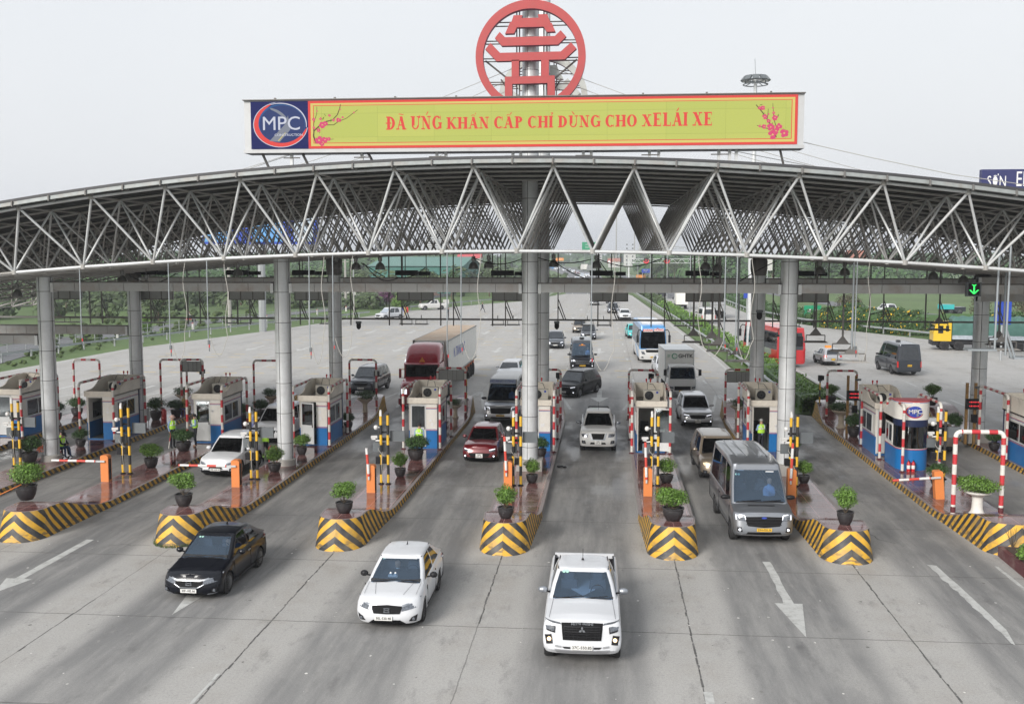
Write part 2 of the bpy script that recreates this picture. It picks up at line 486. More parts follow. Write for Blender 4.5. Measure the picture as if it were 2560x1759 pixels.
def lerp(a, b, t): return a + (b - a) * t
def interp(pts, x):
 if x <= pts[0][0]: return pts[0][1]
 for (a, b), (c, d) in zip(pts, pts[1:]):
  if x <= c: return lerp(b, d, (x - a) / (c - a) if c > a else 1)
 return pts[-1][1]
def sstep(a, b, x):
 t = min(1, max(0, (x - a) / (b - a))); return t * t * (3 - 2 * t)
# ================================================================ GROUND, ROADS, MARKINGS
def sheet(name, poly, z, m, kind='structure'):
 bm = bmesh.new()
 vs = [bm.verts.new((x, y, z)) for x, y in poly]
 f = bm.faces.new(vs)
 bmesh.ops.triangulate(bm, faces=[f])
 bmesh.ops.recalc_face_normals(bm, faces=bm.faces)
 me = bpy.data.meshes.new(name); bm.to_mesh(me); bm.free()
 me.materials.append(m)
 if me.polygons[0].normal.z < 0: me.flip_normals()
 o = bpy.data.objects.new(name, me); col.objects.link(o); o['kind'] = kind
 return o
# grass plain to the horizon
mb = MB()
N = 40
rows = []
for i in range(N + 1):
 y = -300 + 5300 * (i / N) ** 2
 rows.append([(-3500 + 7000 * j / 30, y, -0.10) for j in range(31)])
mb.grid(rows)
struct(mb.build("ground", M['grass'], smooth=0))
LC, LP = -0.52, 5.64       # a lane centre and the lane pitch
def plaza_material():
 m = mat('plaza concrete', (.388, .379, .362), .82, var=.10, scale=.35, bump=.15)
 n, l, b = nodes_of(m)
 g = n.new("ShaderNodeNewGeometry"); s = n.new("ShaderNodeSeparateXYZ"); l.new(g.outputs["Position"], s.inputs[0])
 X, Y = s.outputs[0], s.outputs[1]
 def noise_(scale, detail=5, rough=.6, sx=1, sy=1):
  mp = n.new("ShaderNodeMapping"); mp.inputs["Scale"].default_value = (sx, sy, 1)
  l.new(g.outputs["Position"], mp.inputs[0])
  z = n.new("ShaderNodeTexNoise"); z.inputs["Scale"].default_value = scale; z.inputs["Detail"].default_value = detail
  z.inputs["Roughness"].default_value = rough
  l.new(mp.outputs[0], z.inputs["Vector"]); return z.outputs["Fac"]
 def rng(v, a, b_, c, d, sm=True):
  r = n.new("ShaderNodeMapRange"); r.interpolation_type = 'SMOOTHSTEP' if sm else 'LINEAR'
  r.inputs[1].default_value = a; r.inputs[2].default_value = b_; r.inputs[3].default_value = c; r.inputs[4].default_value = d
  l.new(v, r.inputs[0]); return r.outputs[0]
 def mul(a, b_): return math_node(n, l, 'MULTIPLY', a, b_)
 def add(a, b_): return math_node(n, l, 'ADD', a, b_)
 wob = mul(math_node(n, l, 'SUBTRACT', noise_(.12, 3, .5, 1, .35), .5), 1.4)
 fx = math_node(n, l, 'ABSOLUTE', math_node(n, l, 'SUBTRACT', math_node(n, l, 'FRACT', math_node(n, l, 'DIVIDE', add(math_node(n, l, 'ADD', X, wob), 100 * LP - LC), LP)), .5))
 # fx: .5 on the lane centre, 0 on the island line
 lane = rng(fx, .15, .29, 0, 1)
 ylane = mul(rng(Y, 5, 33, .36, 1), rng(Y, 66, 84, 1, 0))
 xlane = mul(rng(X, -36, -34, 0, 1), rng(X, 15, 19, 1, 0.4))
 dark = mul(mul(lane, ylane), xlane)
 dark = mul(dark, rng(noise_(.8, 8, .7, 1.6, .16), .30, .62, .45, 1))
 under = mul(rng(Y, 35, 40, 0, .40), rng(Y, 63, 70, 1, 0))  # damp tone and canopy shade, both put into the concrete colour
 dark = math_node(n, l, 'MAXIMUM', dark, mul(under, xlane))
 src = b.inputs["Base Color"].links[0].from_socket
 def mixc(fac, base, c):
  x = n.new("ShaderNodeMix"); x.data_type = 'RGBA'; x.inputs[7].default_value = (*c, 1)
  l.new(fac, x.inputs[0]); l.new(base, x.inputs[6]); return x.outputs[2]
 # asphalt-darkened lanes, plus the damp and painted canopy shade across the footprint
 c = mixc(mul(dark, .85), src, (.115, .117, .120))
 # oil drip line on the lane centre
 oil = mul(mul(rng(fx, .44, .5, 0, 1), rng(noise_(1.1, 8, .7, 1, .5), .5, .68, 0, .55)), mul(ylane, xlane))
 c = mixc(oil, c, (.05, .05, .052))
 # brownish dust along the island foot
 dust = mul(mul(rng(fx, .05, .2, 1, 0), rng(noise_(.8, 8, .7), .42, .65, 0, .5)), rng(Y, 20, 36, .5, 1))
 c = mixc(dust, c, (.29, .265, .23))
 # pale patches and blotches
 c = mixc(rng(noise_(.22, 8, .65, 1, .6), .5, .72, 0, .45), c, (.38, .37, .35))
 c = mixc(rng(noise_(.3, 8, .7, 1.2, .3), .54, .75, 0, .5), c, (.16, .158, .155))
 c = mixc(rng(noise_(5.5, 3, .6), .735, .76, 0, .8, False), c, (.60, .59, .56))
 c = mixc(rng(noise_(3.1, 4, .6), .25, .28, .8, 0, False), c, (.06, .06, .06))
 # fine texture
 c = mixc(rng(noise_(16, 8, .85), .42, .66, 0, .4), c, (.14, .139, .137))
 c = mixc(rng(noise_(1.6, 9, .75, 1, .35), .52, .70, 0, .45), c, (.13, .128, .125))
 c = mixc(rng(noise_(2.7, 9, .8, 1.3, .6), .55, .72, 0, .5), c, (.37, .355, .33))
 gr = noise_(70, 3, .7)
 gm = n.new("ShaderNodeMix"); gm.data_type = 'RGBA'; gm.blend_type = 'MULTIPLY'; gm.inputs[0].default_value = 1
 gc = n.new("ShaderNodeCombineColor"); gv = rng(gr, .3, .7, .68, 1.32, False)
 for i in range(3): l.new(gv, gc.inputs[i])
 l.new(c, gm.inputs[6]); l.new(gc.outputs[0], gm.inputs[7]); c = gm.outputs[2]
 # joints: along the islands' axes and across every 5.6 m
 jx = math_node(n, l, 'LESS_THAN', math_node(n, l, 'ABSOLUTE', math_node(n, l, 'SUBTRACT', math_node(n, l, 'FRACT', math_node(n, l, 'DIVIDE', add(add(X, mul(math_node(n, l, 'SUBTRACT', noise_(2.5, 4), .5), .08)), 100 * LP - LC), LP)), .5)), .0028)
 jy = math_node(n, l, 'LESS_THAN', math_node(n, l, 'ABSOLUTE', math_node(n, l, 'SUBTRACT', math_node(n, l, 'FRACT', math_node(n, l, 'DIVIDE', add(add(Y, mul(math_node(n, l, 'SUBTRACT', noise_(2.5, 4), .5), .08)), 560 - 26.75 + 2.8), 5.6)), .5)), .0035)
 jo = math_node(n, l, 'MAXIMUM', mul(jx, .7), jy)
 c = mixc(mul(jo, .75), c, (.07, .068, .065))
 l.new(c, b.inputs["Base Color"])
 # wet and polished under the canopy
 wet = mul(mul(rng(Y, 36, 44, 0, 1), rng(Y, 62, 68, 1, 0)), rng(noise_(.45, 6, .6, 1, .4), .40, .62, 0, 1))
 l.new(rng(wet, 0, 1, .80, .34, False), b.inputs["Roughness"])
 return m
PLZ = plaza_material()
inL = [(-60, -30), (-58, 40), (-53.5, 70), (-51, 83), (-50.2, 104), (-43.6, 132), (-35.6, 178), (-24, 207), (-17.7, 220), (-12.5, 250), (-12, 300), (-14.2, 383), (-22.5, 523), (-30.7, 620), (-38, 665), (-62, 800), (-120, 1000), (-200, 1200)]
inR = [(-175, 1200), (-98, 1000), (-42, 800), (-22, 735), (-10.2, 604), (-3, 487), (1.5, 383), (6.3, 254), (8.6, 180), (9.3, 161), (10.2, 124), (10.9, 99), (11.0, 72), (11.0, 66)]
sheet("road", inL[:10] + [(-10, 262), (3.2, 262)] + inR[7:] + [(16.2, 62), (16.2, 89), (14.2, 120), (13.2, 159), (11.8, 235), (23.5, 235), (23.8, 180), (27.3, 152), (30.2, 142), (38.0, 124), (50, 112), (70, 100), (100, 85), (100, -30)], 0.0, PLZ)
sheet("highway", [(-10, 262)] + inL[10:] + inR[:7] + [(3.2, 262)], 0.0, M['asph'])
sheet("highway", [(23.5, 235), (11.8, 235), (7.6, 383), (3.2, 487), (-3.5, 604), (-16.0, 735), (-34, 800), (-88, 1000), (-165, 1200), (-140, 1200), (-66, 1000), (-16, 780), (-1, 623), (5.6, 540), (12.5, 435), (17.5, 340)], 0.0, M['asph'])
# median strip of soil and grass, with its kerb line
sheet("median", [(11.2, 65.5), (11.1, 99), (10.4, 124), (9.5, 161), (6.6, 254), (1.8, 383), (-2.6, 487), (-9.8, 604), (-21, 735), (-40, 800), (-36, 800), (-17, 735), (-4.2, 604), (2.8, 487), (7.2, 383), (11.5, 254), (13.0, 159), (14.0, 120), (15.9, 89), (15.9, 65.5)], 0.012, M['grass'])
# service roads
sheet("service_road", [(-48, 60), (-62, 60), (-66, 110), (-62, 150), (-52, 185), (-44, 230), (-40, 300), (-36, 300), (-39, 230), (-47, 185), (-56.5, 150), (-60, 110)], -0.06, M['asph'])
sheet("service_road", [(45, 150), (52, 162), (46.5, 172), (43.5, 212), (41, 260), (38, 330), (34, 420), (38, 420), (42.5, 330), (46, 260), (49, 212), (56, 176), (62, 165), (110, 140), (105, 132), (60, 150)], -0.06, M['asph'])
def strip(name, pts, w, m, z=.004):
 """painted line of width w along pts"""
 mb = MB(); rows = []
 for k, p in enumerate(pts):
  a = Vector(pts[max(k - 1, 0)]); b = Vector(pts[min(k + 1, len(pts) - 1)])
  d = (b - a).normalized(); nx, ny = -d.y, d.x
  rows.append([(p[0] + nx * w / 2, p[1] + ny * w / 2, z), (p[0] - nx * w / 2, p[1] - ny * w / 2, z)])
 mb.grid(rows)
 return struct(mb.build(name, m, smooth=0))
strip("edge_line", [(x + .5, y) for x, y in inL[2:12]], .2, M['paint_w'])
strip("edge_line", [(x - .5, y) for x, y in inR[5:]], .2, M['paint_w'])
strip("edge_line", [(x + 2.2, y) for x, y in inL[10:16]], .25, M['paint_w'])
strip("edge_line", [(16.6, 70), (16.5, 89), (14.6, 120), (13.6, 159), (12.2, 235), (8.0, 383), (3.6, 487), (-3.1, 604)], .2, M['paint_w'])
strip("edge_line", [(37, 124), (29.8, 142), (26.8, 152), (23.3, 180), (23.0, 235), (17.0, 340), (12, 435), (5, 540)], .2, M['paint_w'])
# lane dashes: one object per lane boundary row
def dashes(x0, x1, y0, y1, on, off, w, m, name="lane_line"):
 mb = MB(); y = y0
 while y < y1:
  t = (y - y0) / (y1 - y0); x = lerp(x0, x1, t); xb = lerp(x0, x1, (y + on - y0) / (y1 - y0))
  mb.add([(x - w / 2, y, .004), (x + w / 2, y, .004), (xb + w / 2, y + on, .004), (xb - w / 2, y + on, .004)], [(0, 1, 2, 3)])
  y += on + off
 struct(mb.build(name, m, smooth=0))
for k in range(-8, 3):
 xa = LC + LP * k - LP / 2
 ye = 205 if xa > -22 else (170 if xa > -34 else 128)
 dashes(xa, xa * .72 - .6, 72, ye, 2.2, 6.2, .17, M['paint_w'])
for xa, xb in ((19.8, 17.2), (23.6, 20.6), (28, 23)):
 dashes(xa, xb, 70, 232, 3, 7, .17, M['paint_w'])
for a, b in (((-8.4, 262), (-10.6, 383)), ((-4.6, 262), (-6.6, 383)), ((15.6, 236), (11.6, 383)), ((19.6, 236), (15, 383)), ((-10.6, 383), (-18.5, 523)), ((-6.6, 383), (-14, 523))):
 dashes(a[0], b[0], a[1], b[1], 6, 9, .18, M['paint_w'])
# yellow transverse bars across the approach
for yy, xl, xr in ((84, -44, 9), (88.5, -44, 9.5), (97, -44, 9.5), (100, -44, 9.5), (113, -40, 9), (117, -40, 9), (121, -39, 9), (134, -37, 9), (139, -36, 8), (150, -33, 8.5), (168, -28, 8), (173, -28, 8), (196, -18, 7), (205, -16, 7)):
 mb = MB(); x = xl + random.random()
 while x < xr:
  mb.add([(x, yy, .004), (x + 1.15, yy, .004), (x + 1.1, yy + .4, .004), (x, yy + .4, .004)], [(0, 1, 2, 3)])
  x += 2.35
 struct(mb.build("rumble_line", M['paint_y'], smooth=0))
# lane arrows (pointing towards the booths, i.e. -y)
def arrow(x, y, L, w, hl, hw, m=None, rough=0.0, cut=None):
 """tip at (x,y), total length L along +y"""
 rnd = random.Random(int(x * 100 + y))
 pts = [(0, 0), (hw / 2, hl)]
 pts += [(w / 2, hl)]
 n = 10
 for i in range(n + 1):
  pts.append((w / 2 - rnd.random() * rough, lerp(hl + .02, L, i / n)))
 for i in range(n + 1):
  pts.append((-w / 2 + rnd.random() * rough, lerp(L, hl + .02, i / n)))
 pts += [(-w / 2, hl), (-hw / 2, hl)]
 if cut: pts = cut
 return sheet("lane_arrow", [(x + a, y + b) for a, b in pts], .005, m or M['paint_w'])
arrow(5.26, 26.75, 6.7, .30, 2.65, .78, rough=.05)
arrow(-11.86, 26.9, 6.5, .30, 2.6, .80, rough=.03)
arrow(-17.85, 28.2, 5.8, .30, 1.4, .85, rough=.02)
# worn half arrow on the right
pts = []
rnd = random.Random(3)
for i in range(26):
 t = i / 25; pts.append((lerp(10.31, 10.42, t) - .02 + .11 * rnd.random() * (1 - t * .5), lerp(33.6, 26.8, t)))
pts.append((10.46, 26.68))
for i in range(10):
 t = i / 9; pts.append((lerp(10.62, 10.60, t) + (.03 if t < .7 else 0) , lerp(27.8, 33.5, t)))
sheet("lane_arrow", pts, .005, M['paint_w'])
for x, y0, y1, w in ((12.47, 30.6, 33.6, .14), (-9.08, 20.8, 23.1, .11), (2.38, 20.5, 23.1, .24), (-3.35, 16, 21.5, .12), (8.2, 15, 22.6, .16)):
 rows = []; rnd = random.Random(int(x * 10))
 for i in range(14):
  y = lerp(y0, y1, i / 13); rows.append([(x - w / 2 + rnd.random() * .03, y, .005), (x + w / 2 - rnd.random() * .03, y, .005)])
 mb = MB(); mb.grid(rows); struct(mb.build("lane_line", M['paint_w'], smooth=0))
for k in range(-7, 2):
 xl = LC + LP * k
 for y in (69.5, 104, 128, 158, 184):
  if y > 130 and xl < -26: continue
  arrow(xl * (1 - (y - 69) * .0022) + random.uniform(-.3, .3), y, 6.0, .34, 2.3, 1.3)
# chevron lines running from the far noses
for k in range(-6, 3):
 xi = LC + LP * k - LP / 2
 for s in (-1, 1):
  strip("chevron_line", [(xi + s * 1.15, 66.0), (xi + s * .1, 74)], .18, M['paint_w'])
# tar-filled joints running away from the noses
def tarline(x, y0, y1, seed):
 rnd = random.Random(seed); mb = MB(); y = y0; xx = x
 while y < y1:
  L = rnd.uniform(.08, .5); w = rnd.uniform(.015, .06); xx = x + rnd.uniform(-.02, .02)
  mb.add([(xx - w / 2, y, .003), (xx + w / 2, y + .01, .003), (xx + w / 2 * rnd.uniform(.3, 1), y + L, .003), (xx - w / 2, y + L, .003)], [(0, 1, 2, 3)])
  y += L * rnd.uniform(.8, 1.25)
 struct(mb.build("tar_joint", M['crack'], smooth=0))
tarline(-3.34, 27, 33, 1); tarline(2.30, 22, 33, 2); tarline(7.94, 20, 33.3, 3); tarline(-8.98, 20, 32.8, 4); tarline(-14.62, 24, 28, 5)
rndc = random.Random(12)
for (x, y, a, L) in ((10.0, 36.0, 2.2, 3.2), (10.6, 42, 2.6, 3), (9.6, 47, 1.9, 2.6), (11, 50, 2.8, 2.4), (10.2, 53, .6, 2), (-16.9, 33.4, .05, 1.6), (-6.2, 40.3, 0, 2.4), (-11, 46, .2, 2)):
 pts = [(x, y)]
 for i in range(int(L / .22)):
  a2 = a + rndc.uniform(-.7, .7); x += .22 * math.cos(a2); y += .22 * math.sin(a2); pts.append((x, y))
 strip("tar_joint", pts, .025, M['crack'], .003)
# litter flecks on the concrete
mb = MB(); rndl = random.Random(5)
for i in range(150):
 x, y = rndl.uniform(-19, 12), rndl.uniform(22, 34); r = rndl.uniform(.012, .05)
 a0 = rndl.random() * 6
 mb.add([(x + r * math.cos(a0 + t * 1.26) * rndl.uniform(.5, 1.4), y + r * 1.3 * math.sin(a0 + t * 1.26), .006) for t in range(5)], [(0, 1, 2, 3, 4)])
o = mb.build("litter", mat('litter', (.42, .41, .39), .9, island=.7), smooth=0)
tag(o, None, None, kind='stuff'); o['label'] = "pale paper flecks scattered on the concrete road"; o['category'] = "litter"
# ================================================================ ISLANDS
def chevron_material():
 m = mat('yellow black chevron paint', (.68, .38, .03), .55, var=.14, scale=3)
 n, l, b = nodes_of(m)
 uv = n.new("ShaderNodeUVMap"); s = n.new("ShaderNodeSeparateXYZ"); l.new(uv.outputs[0], s.inputs[0])
 v = math_node(n, l, 'ADD', math_node(n, l, 'MULTIPLY', s.outputs[0], .74 / .47), math_node(n, l, 'DIVIDE', s.outputs[1], .47))
 st = math_node(n, l, 'LESS_THAN', math_node(n, l, 'FRACT', math_node(n, l, 'ADD', v, 19.93)), .5)
 gp = n.new("ShaderNodeNewGeometry")
 src = b.inputs["Base Color"].links[0].from_socket
 mm = n.new("ShaderNodeMix"); mm.data_type = 'RGBA'; mm.inputs[6].default_value = (.028, .03, .035, 1)
 l.new(st, mm.inputs[0]); l.new(src, mm.inputs[7])
 t = n.new("ShaderNodeTexCoord"); nd = n.new("ShaderNodeTexNoise"); nd.inputs["Scale"].default_value = 2.2; nd.inputs["Detail"].default_value = 9
 l.new(gp.outputs["Position"], nd.inputs["Vector"])
 rd = n.new("ShaderNodeMapRange"); rd.inputs[1].default_value = .46; rd.inputs[2].default_value = .72; rd.inputs[4].default_value = .6
 l.new(nd.outputs["Fac"], rd.inputs[0])
 md = n.new("ShaderNodeMix"); md.data_type = 'RGBA'; md.inputs[7].default_value = (.16, .14, .11, 1)
 l.new(rd.outputs[0], md.inputs[0]); l.new(mm.outputs[2], md.inputs[6])
 # chips and black tyre rubs near the ground
 sz = n.new("ShaderNodeSeparateXYZ"); l.new(gp.outputs["Position"], sz.inputs[0])
 mp = n.new("ShaderNodeMapping"); mp.inputs["Scale"].default_value = (1, 1, 4); l.new(gp.outputs["Position"], mp.inputs[0])
 nr = n.new("ShaderNodeTexNoise"); nr.inputs["Scale"].default_value = 2.6; nr.inputs["Detail"].default_value = 6; l.new(mp.outputs[0], nr.inputs["Vector"])
 r2 = n.new("ShaderNodeMapRange"); r2.inputs[1].default_value = .52; r2.inputs[2].default_value = .6; r2.inputs[4].default_value = .75; l.new(nr.outputs["Fac"], r2.inputs[0])
 r3 = n.new("ShaderNodeMapRange"); r3.inputs[1].default_value = .12; r3.inputs[2].default_value = .5; r3.inputs[3].default_value = 1; r3.inputs[4].default_value = 0; l.new(sz.outputs[2], r3.inputs[0])
 m3 = n.new("ShaderNodeMix"); m3.data_type = 'RGBA'; m3.inputs[7].default_value = (.07, .065, .06, 1)
 l.new(math_node(n, l, 'MULTIPLY', r2.outputs[0], r3.outputs[0]), m3.inputs[0]); l.new(md.outputs[2], m3.inputs[6])
 l.new(m3.outputs[2], b.inputs["Base Color"])
 return m
CHEV = chevron_material()
def tile_material():
 m = mat('polished wet tile', (.15, .062, .058), .13, var=.3, scale=.9, spec=.6)
 n, l, b = nodes_of(m)
 t = n.new("ShaderNodeTexCoord"); br = n.new("ShaderNodeTexBrick")
 br.offset = 0; br.inputs["Scale"].default_value = 1; br.inputs["Brick Width"].default_value = .8; br.inputs["Row Height"].default_value = .8
 br.inputs["Mortar Size"].default_value = .012; br.inputs["Color1"].default_value = (1, 1, 1, 1); br.inputs["Color2"].default_value = (.78, .8, .82, 1)
 br.inputs["Mortar"].default_value = (2.6, 3.2, 3.2, 1)
 l.new(t.outputs["Object"], br.inputs["Vector"])
 src = b.inputs["Base Color"].links[0].from_socket
 mm = n.new("ShaderNodeMix"); mm.data_type = 'RGBA'; mm.blend_type = 'MULTIPLY'; mm.inputs[0].default_value = 1
 l.new(src, mm.inputs[6]); l.new(br.outputs["Color"], mm.inputs[7])
 nd = n.new("ShaderNodeTexNoise"); nd.inputs["Scale"].default_value = 1.1; nd.inputs["Detail"].default_value = 7
 l.new(t.outputs["Object"], nd.inputs["Vector"])
 rd = n.new("ShaderNodeMapRange"); rd.inputs[1].default_value = .46; rd.inputs[2].default_value = .7; rd.inputs[4].default_value = .7
 l.new(nd.outputs["Fac"], rd.inputs[0])
 md = n.new("ShaderNodeMix"); md.data_type = 'RGBA'; md.inputs[7].default_value = (.25, .19, .18, 1)
 l.new(rd.outputs[0], md.inputs[0]); l.new(mm.outputs[2], md.inputs[6])
 l.new(md.outputs[2], b.inputs["Base Color"])
 rr = n.new("ShaderNodeMapRange"); rr.inputs[1].default_value = .35; rr.inputs[2].default_value = .75; rr.inputs[3].default_value = .05; rr.inputs[4].default_value = .28
 l.new(nd.outputs["Fac"], rr.inputs[0]); l.new(rr.outputs[0], b.inputs["Roughness"])
 return m
TILE = tile_material()
KERB_G = mat('bare concrete kerb', (.30, .29, .28), .8, var=.2, dirt=(.12, .11, .10), dirt_amt=.5)
def island(xc, hw, label, plain=(False, False), y0=33.3, y1=65.4):
 t = thing("toll_island", label, "traffic island", (xc, 0, 0), group="toll islands between the lanes")
 def side(front):
  pts = []     # (x_base, y_base, x_top, y_top, ztop)
  k = hw / 1.03
  for i in range(9):
   a = math.pi / 2 * i / 8
   pts.append((.86 * k * math.sin(a) ** .9, y0 + 1.0 - 1.0 * math.cos(a), .74 * k * math.sin(a) ** .9, y0 + 1.12 - .72 * math.cos(a), 1.0))
  for y, z, xb, xt in ((34.7, 1.0, .875, .76), (35.1, .99, .885, .79), (35.5, .93, .90, .82), (35.9, .80, .915, .85), (36.4, .64, .935, .885), (36.9, .50, .955, .92), (37.4, .39, .975, .95), (37.9, .31, .995, .98), (38.5, .25, 1.02, 1.005)):
   pts.append((xb * k, y + y0 - 33.3, xt * k, y + y0 - 33.3, z))
  return pts
 F = side(True)
 for y in (40, 44, 48, 52, 56, 60): F.append((1.03 * k_(hw), y, 1.015 * k_(hw), y, .25))
 for p in reversed(side(True)):       # far nose mirrored
  F.append((p[0], y1 + y0 - p[1], p[2], y1 + y0 - p[3], p[4]))
 wall, deck, rim = MB(), MB(), MB()
 for s in (-1, 1):
  rows, uvs = [], []
  d = 0; px = None
  for (xb, yb, xt, yt, z) in F:
   if px: d += math.hypot(xb - px[0], yb - px[1])
   px = (xb, yb)
   rows.append([(s * xb, yb, 0), (s * lerp(xb, xt, .6), lerp(yb, yt, .45), z * .5), (s * xt, yt, z)])
   e = d if d < 1.3 else 1.3 + (d - 1.3) * 1.5
   uvs.append([(e, 0), (e, z * .5 * 1.05), (e, z * 1.05)])
  ip = plain[0] if s < 0 else plain[1]
  def mf(i, j, ip=ip): return 1 if (ip and 17 <= i <= 24) else 0
  wall.grid(rows, uvrows=uvs, mifn=mf)
 rows, rr = [], []
 for (xb, yb, xt, yt, z) in F:
  q = .07 if z > .3 else .13
  xi = max(0, xt - q)
  yi = yt + (.07 * (1 - abs(xt) / (.77 * k_(hw))) if z > .97 and yt < y0 + 1.2 else 0)
  rows.append([(-xi, yi, z + .002), (0, yi, z + .004), (xi, yi, z + .002)])
  rr.append((xt, yt, xi, yi, z))
 deck.grid(rows)
 for s in (-1, 1):
  rim.grid([[(s * a, b, z), (s * c, d_, z + .002)] for a, b, c, d_, z in rr])
 wall.build("kerb_wall", [CHEV, KERB_G], t, smooth=35)
 deck.build("tiled_deck", TILE, t, smooth=30)
 rim.build("kerb_top", [mat('kerb edge', (.24, .205, .20), .45, var=.25, scale=3)], t, smooth=30)
 # slab closing line between low deck and raised nose
 return t
def k_(hw): return hw / 1.03
IX = [-31.5, -25.9, -20.35, -14.68, -9.0, -3.34, 2.29, 7.93, 13.75, 19.9]
IL = ["toll island at the far left edge, cut by the picture's side",
   "toll island under the left silver column where the guards sit",
   "toll island where two attendants stand by the booth, left of the white crossover",
   "toll island behind the black sedan, second silver column on it",
   "toll island with the attendant's black bush pot, left of the dark red hatchback",
   "toll island with the central silver column, right of the dark red hatchback's lane",
   "toll island left of the grey van, without any column",
   "toll island right of the grey van with the right-hand front column",
   "wide toll island with the round-fronted booth and red-white portal frame",
   "toll island at the far right with a dark rear column"]
ISL = []
for i, x in enumerate(IX):
 ISL.append(island(x, 1.30 if i == 8 else 1.03, IL[i], plain=((i == 6), (i in (5, 6))), y0=(33.3 if i < 8 else 34.6) if i != 9 else 36))
# ================================================================ CANOPY
XC = -3.253
YF, PITCH, NB = 36.86, 2.275, 12
COLX = [XC - .1 + 11.28 * k for k in (-3, -2, -1, 0, 1, 2)]
CY1, CY2 = 46.07, 55.2
def ztop(x): return 13.0 - (x - XC) ** 2 / 240.6
def zbot(x): return min(10.02 - (x - XC) ** 2 / 463, ztop(x) - 1.75)
canopy = thing("toll_canopy", "long arched toll canopy on a silver tubular space truss across all lanes", "canopy")
TM, BM_ = 2.8305, 2.757
def tx(k): return XC + 1.378 + TM * (k - 7) * (1 - .0006 * abs(k - 7) )
def bx(k): return XC + 1.378 + BM_ * (k - 7.5)
K0, K1 = -5, 19
def T_(k, j): x = tx(k); return Vector((x, YF + PITCH * j, ztop(x)))
def B_(k, j): x = bx(k); return Vector((x, YF + PITCH * (j + .5), zbot(x)))
rest = MB(); near = MB()
def tube_part(name, a, b, r):
 m_ = MB().tube(a, b, r, 10)
 m_.tube(a, Vector(a).lerp(Vector(b), .035), r * .55, 8)
 m_.build(name, M['steel'], canopy, smooth=50)
cnt = 0
for k in range(K0, K1 + 1):
 for j in range(NB + 1):
  a = T_(k, j)
  if k < K1:
   if j == 0 and 0 <= k + 1 <= 14: tube_part("top_chord", a, T_(k + 1, j), .058)
   else: rest.tube(a, T_(k + 1, j), .045, 5, caps=False)
  if j < NB: rest.tube(a, T_(k, j + 1), .038, 5, caps=False)
  if j == 0: rest.tube(a - Vector((0, 0, .09)), a + Vector((0, 0, .10)), .10, 8)
for k in range(K0, K1 + 2):
 for j in range(NB):
  a = B_(k, j)
  if k <= K1:
   if j == 0 and 0 <= k <= 14: tube_part("bottom_chord", a, B_(k + 1, j), .062)
   else: rest.tube(a, B_(k + 1, j), .05, 5, caps=False)
  if j < NB - 1: rest.tube(a, B_(k, j + 1), .04, 5, caps=False)
  if j < 2: rest.tube(a - Vector((0, 0, .08)), a + Vector((0, 0, .09)), .105, 8)
  for dk in (-1, 0):
   for dj in (0, 1):
    kk = k + dk
    if K0 <= kk <= K1:
     if j == 0 and dj == 0 and -1 <= k <= 14: tube_part("diagonal_brace", a, T_(kk, j + dj), .047)
     elif j == 0 and dj == 1 and 0 <= k <= 13: tube_part("diagonal_brace", a, T_(kk, j + dj), .042)
     elif j < 2: near.tube(a, T_(kk, j + dj), .042, 7, caps=False)
     else: rest.tube(a, T_(kk, j + dj), .036, 5 if j < 4 else 4, caps=False)
o = rest.build("truss_lattice", M['lattice'], canopy, smooth=60, recalc=False)
o['kind'] = 'stuff'
o = near.build("near_braces", mat('half shaded brace paint', (.43, .44, .44), .5, .1, .15, 1, dirt=(.16, .12, .09), dirt_amt=.5, dscale=1.5), canopy, smooth=60, recalc=False)  # middle step of the roof shade painted into the truss tubes, plus dirt
o['kind'] = 'stuff'
# roof deck, its edge and gutter
xs = [lerp(tx(K0) - 1, tx(K1) + 1, i / 48) for i in range(49)]
y0r, y1r = YF - .38, YF + PITCH * NB + .5
deck = MB()
deck.grid([[(x, y0r, ztop(x) + .22), (x, y1r, ztop(x) + .22)] for x in xs])
deck.grid([[(x, y0r, ztop(x) + .32), (x, y1r, ztop(x) + .32)] for x in xs])
deck.grid([[(x, y0r, ztop(x) + .22), (x, y0r, ztop(x) + .32)] for x in xs])
deck.grid([[(x, y1r, ztop(x) + .22), (x, y1r, ztop(x) + .32)] for x in xs])
deck.build("roof_deck", M['deck_edge'], canopy, smooth=0, recalc=False)
pur = MB()
y = YF + .3
while y < y1r - .2:
 pur.grid([[(x, y - .035, ztop(x) + .12), (x, y + .035, ztop(x) + .12), (x, y + .035, ztop(x) + .22)] for x in xs])
 y += .57
pur.build("purlins", M['purlin'], canopy, smooth=0, recalc=False)
gut = MB()
gut.grid([[(x, y0r - .02, ztop(x) + .21), (x, y0r - .05, ztop(x) + .08), (x, y0r + .10, ztop(x) + .07), (x, y0r + .10, ztop(x) + .21)] for x in xs])
for k in range(K0, K1):
 for q in (0, .5):
  x = lerp(tx(k), tx(k + 1), q)
  gut.box((x, y0r + .02, ztop(x) + .13), (.05, .24, .20), 1)
  gut.box((x + .05, y0r + .16, ztop(x) + .07), (.16, .06, .12), 1)
gut.build("gutter", [M['gutter'], M['steel_dk']], canopy, smooth=0, recalc=False)
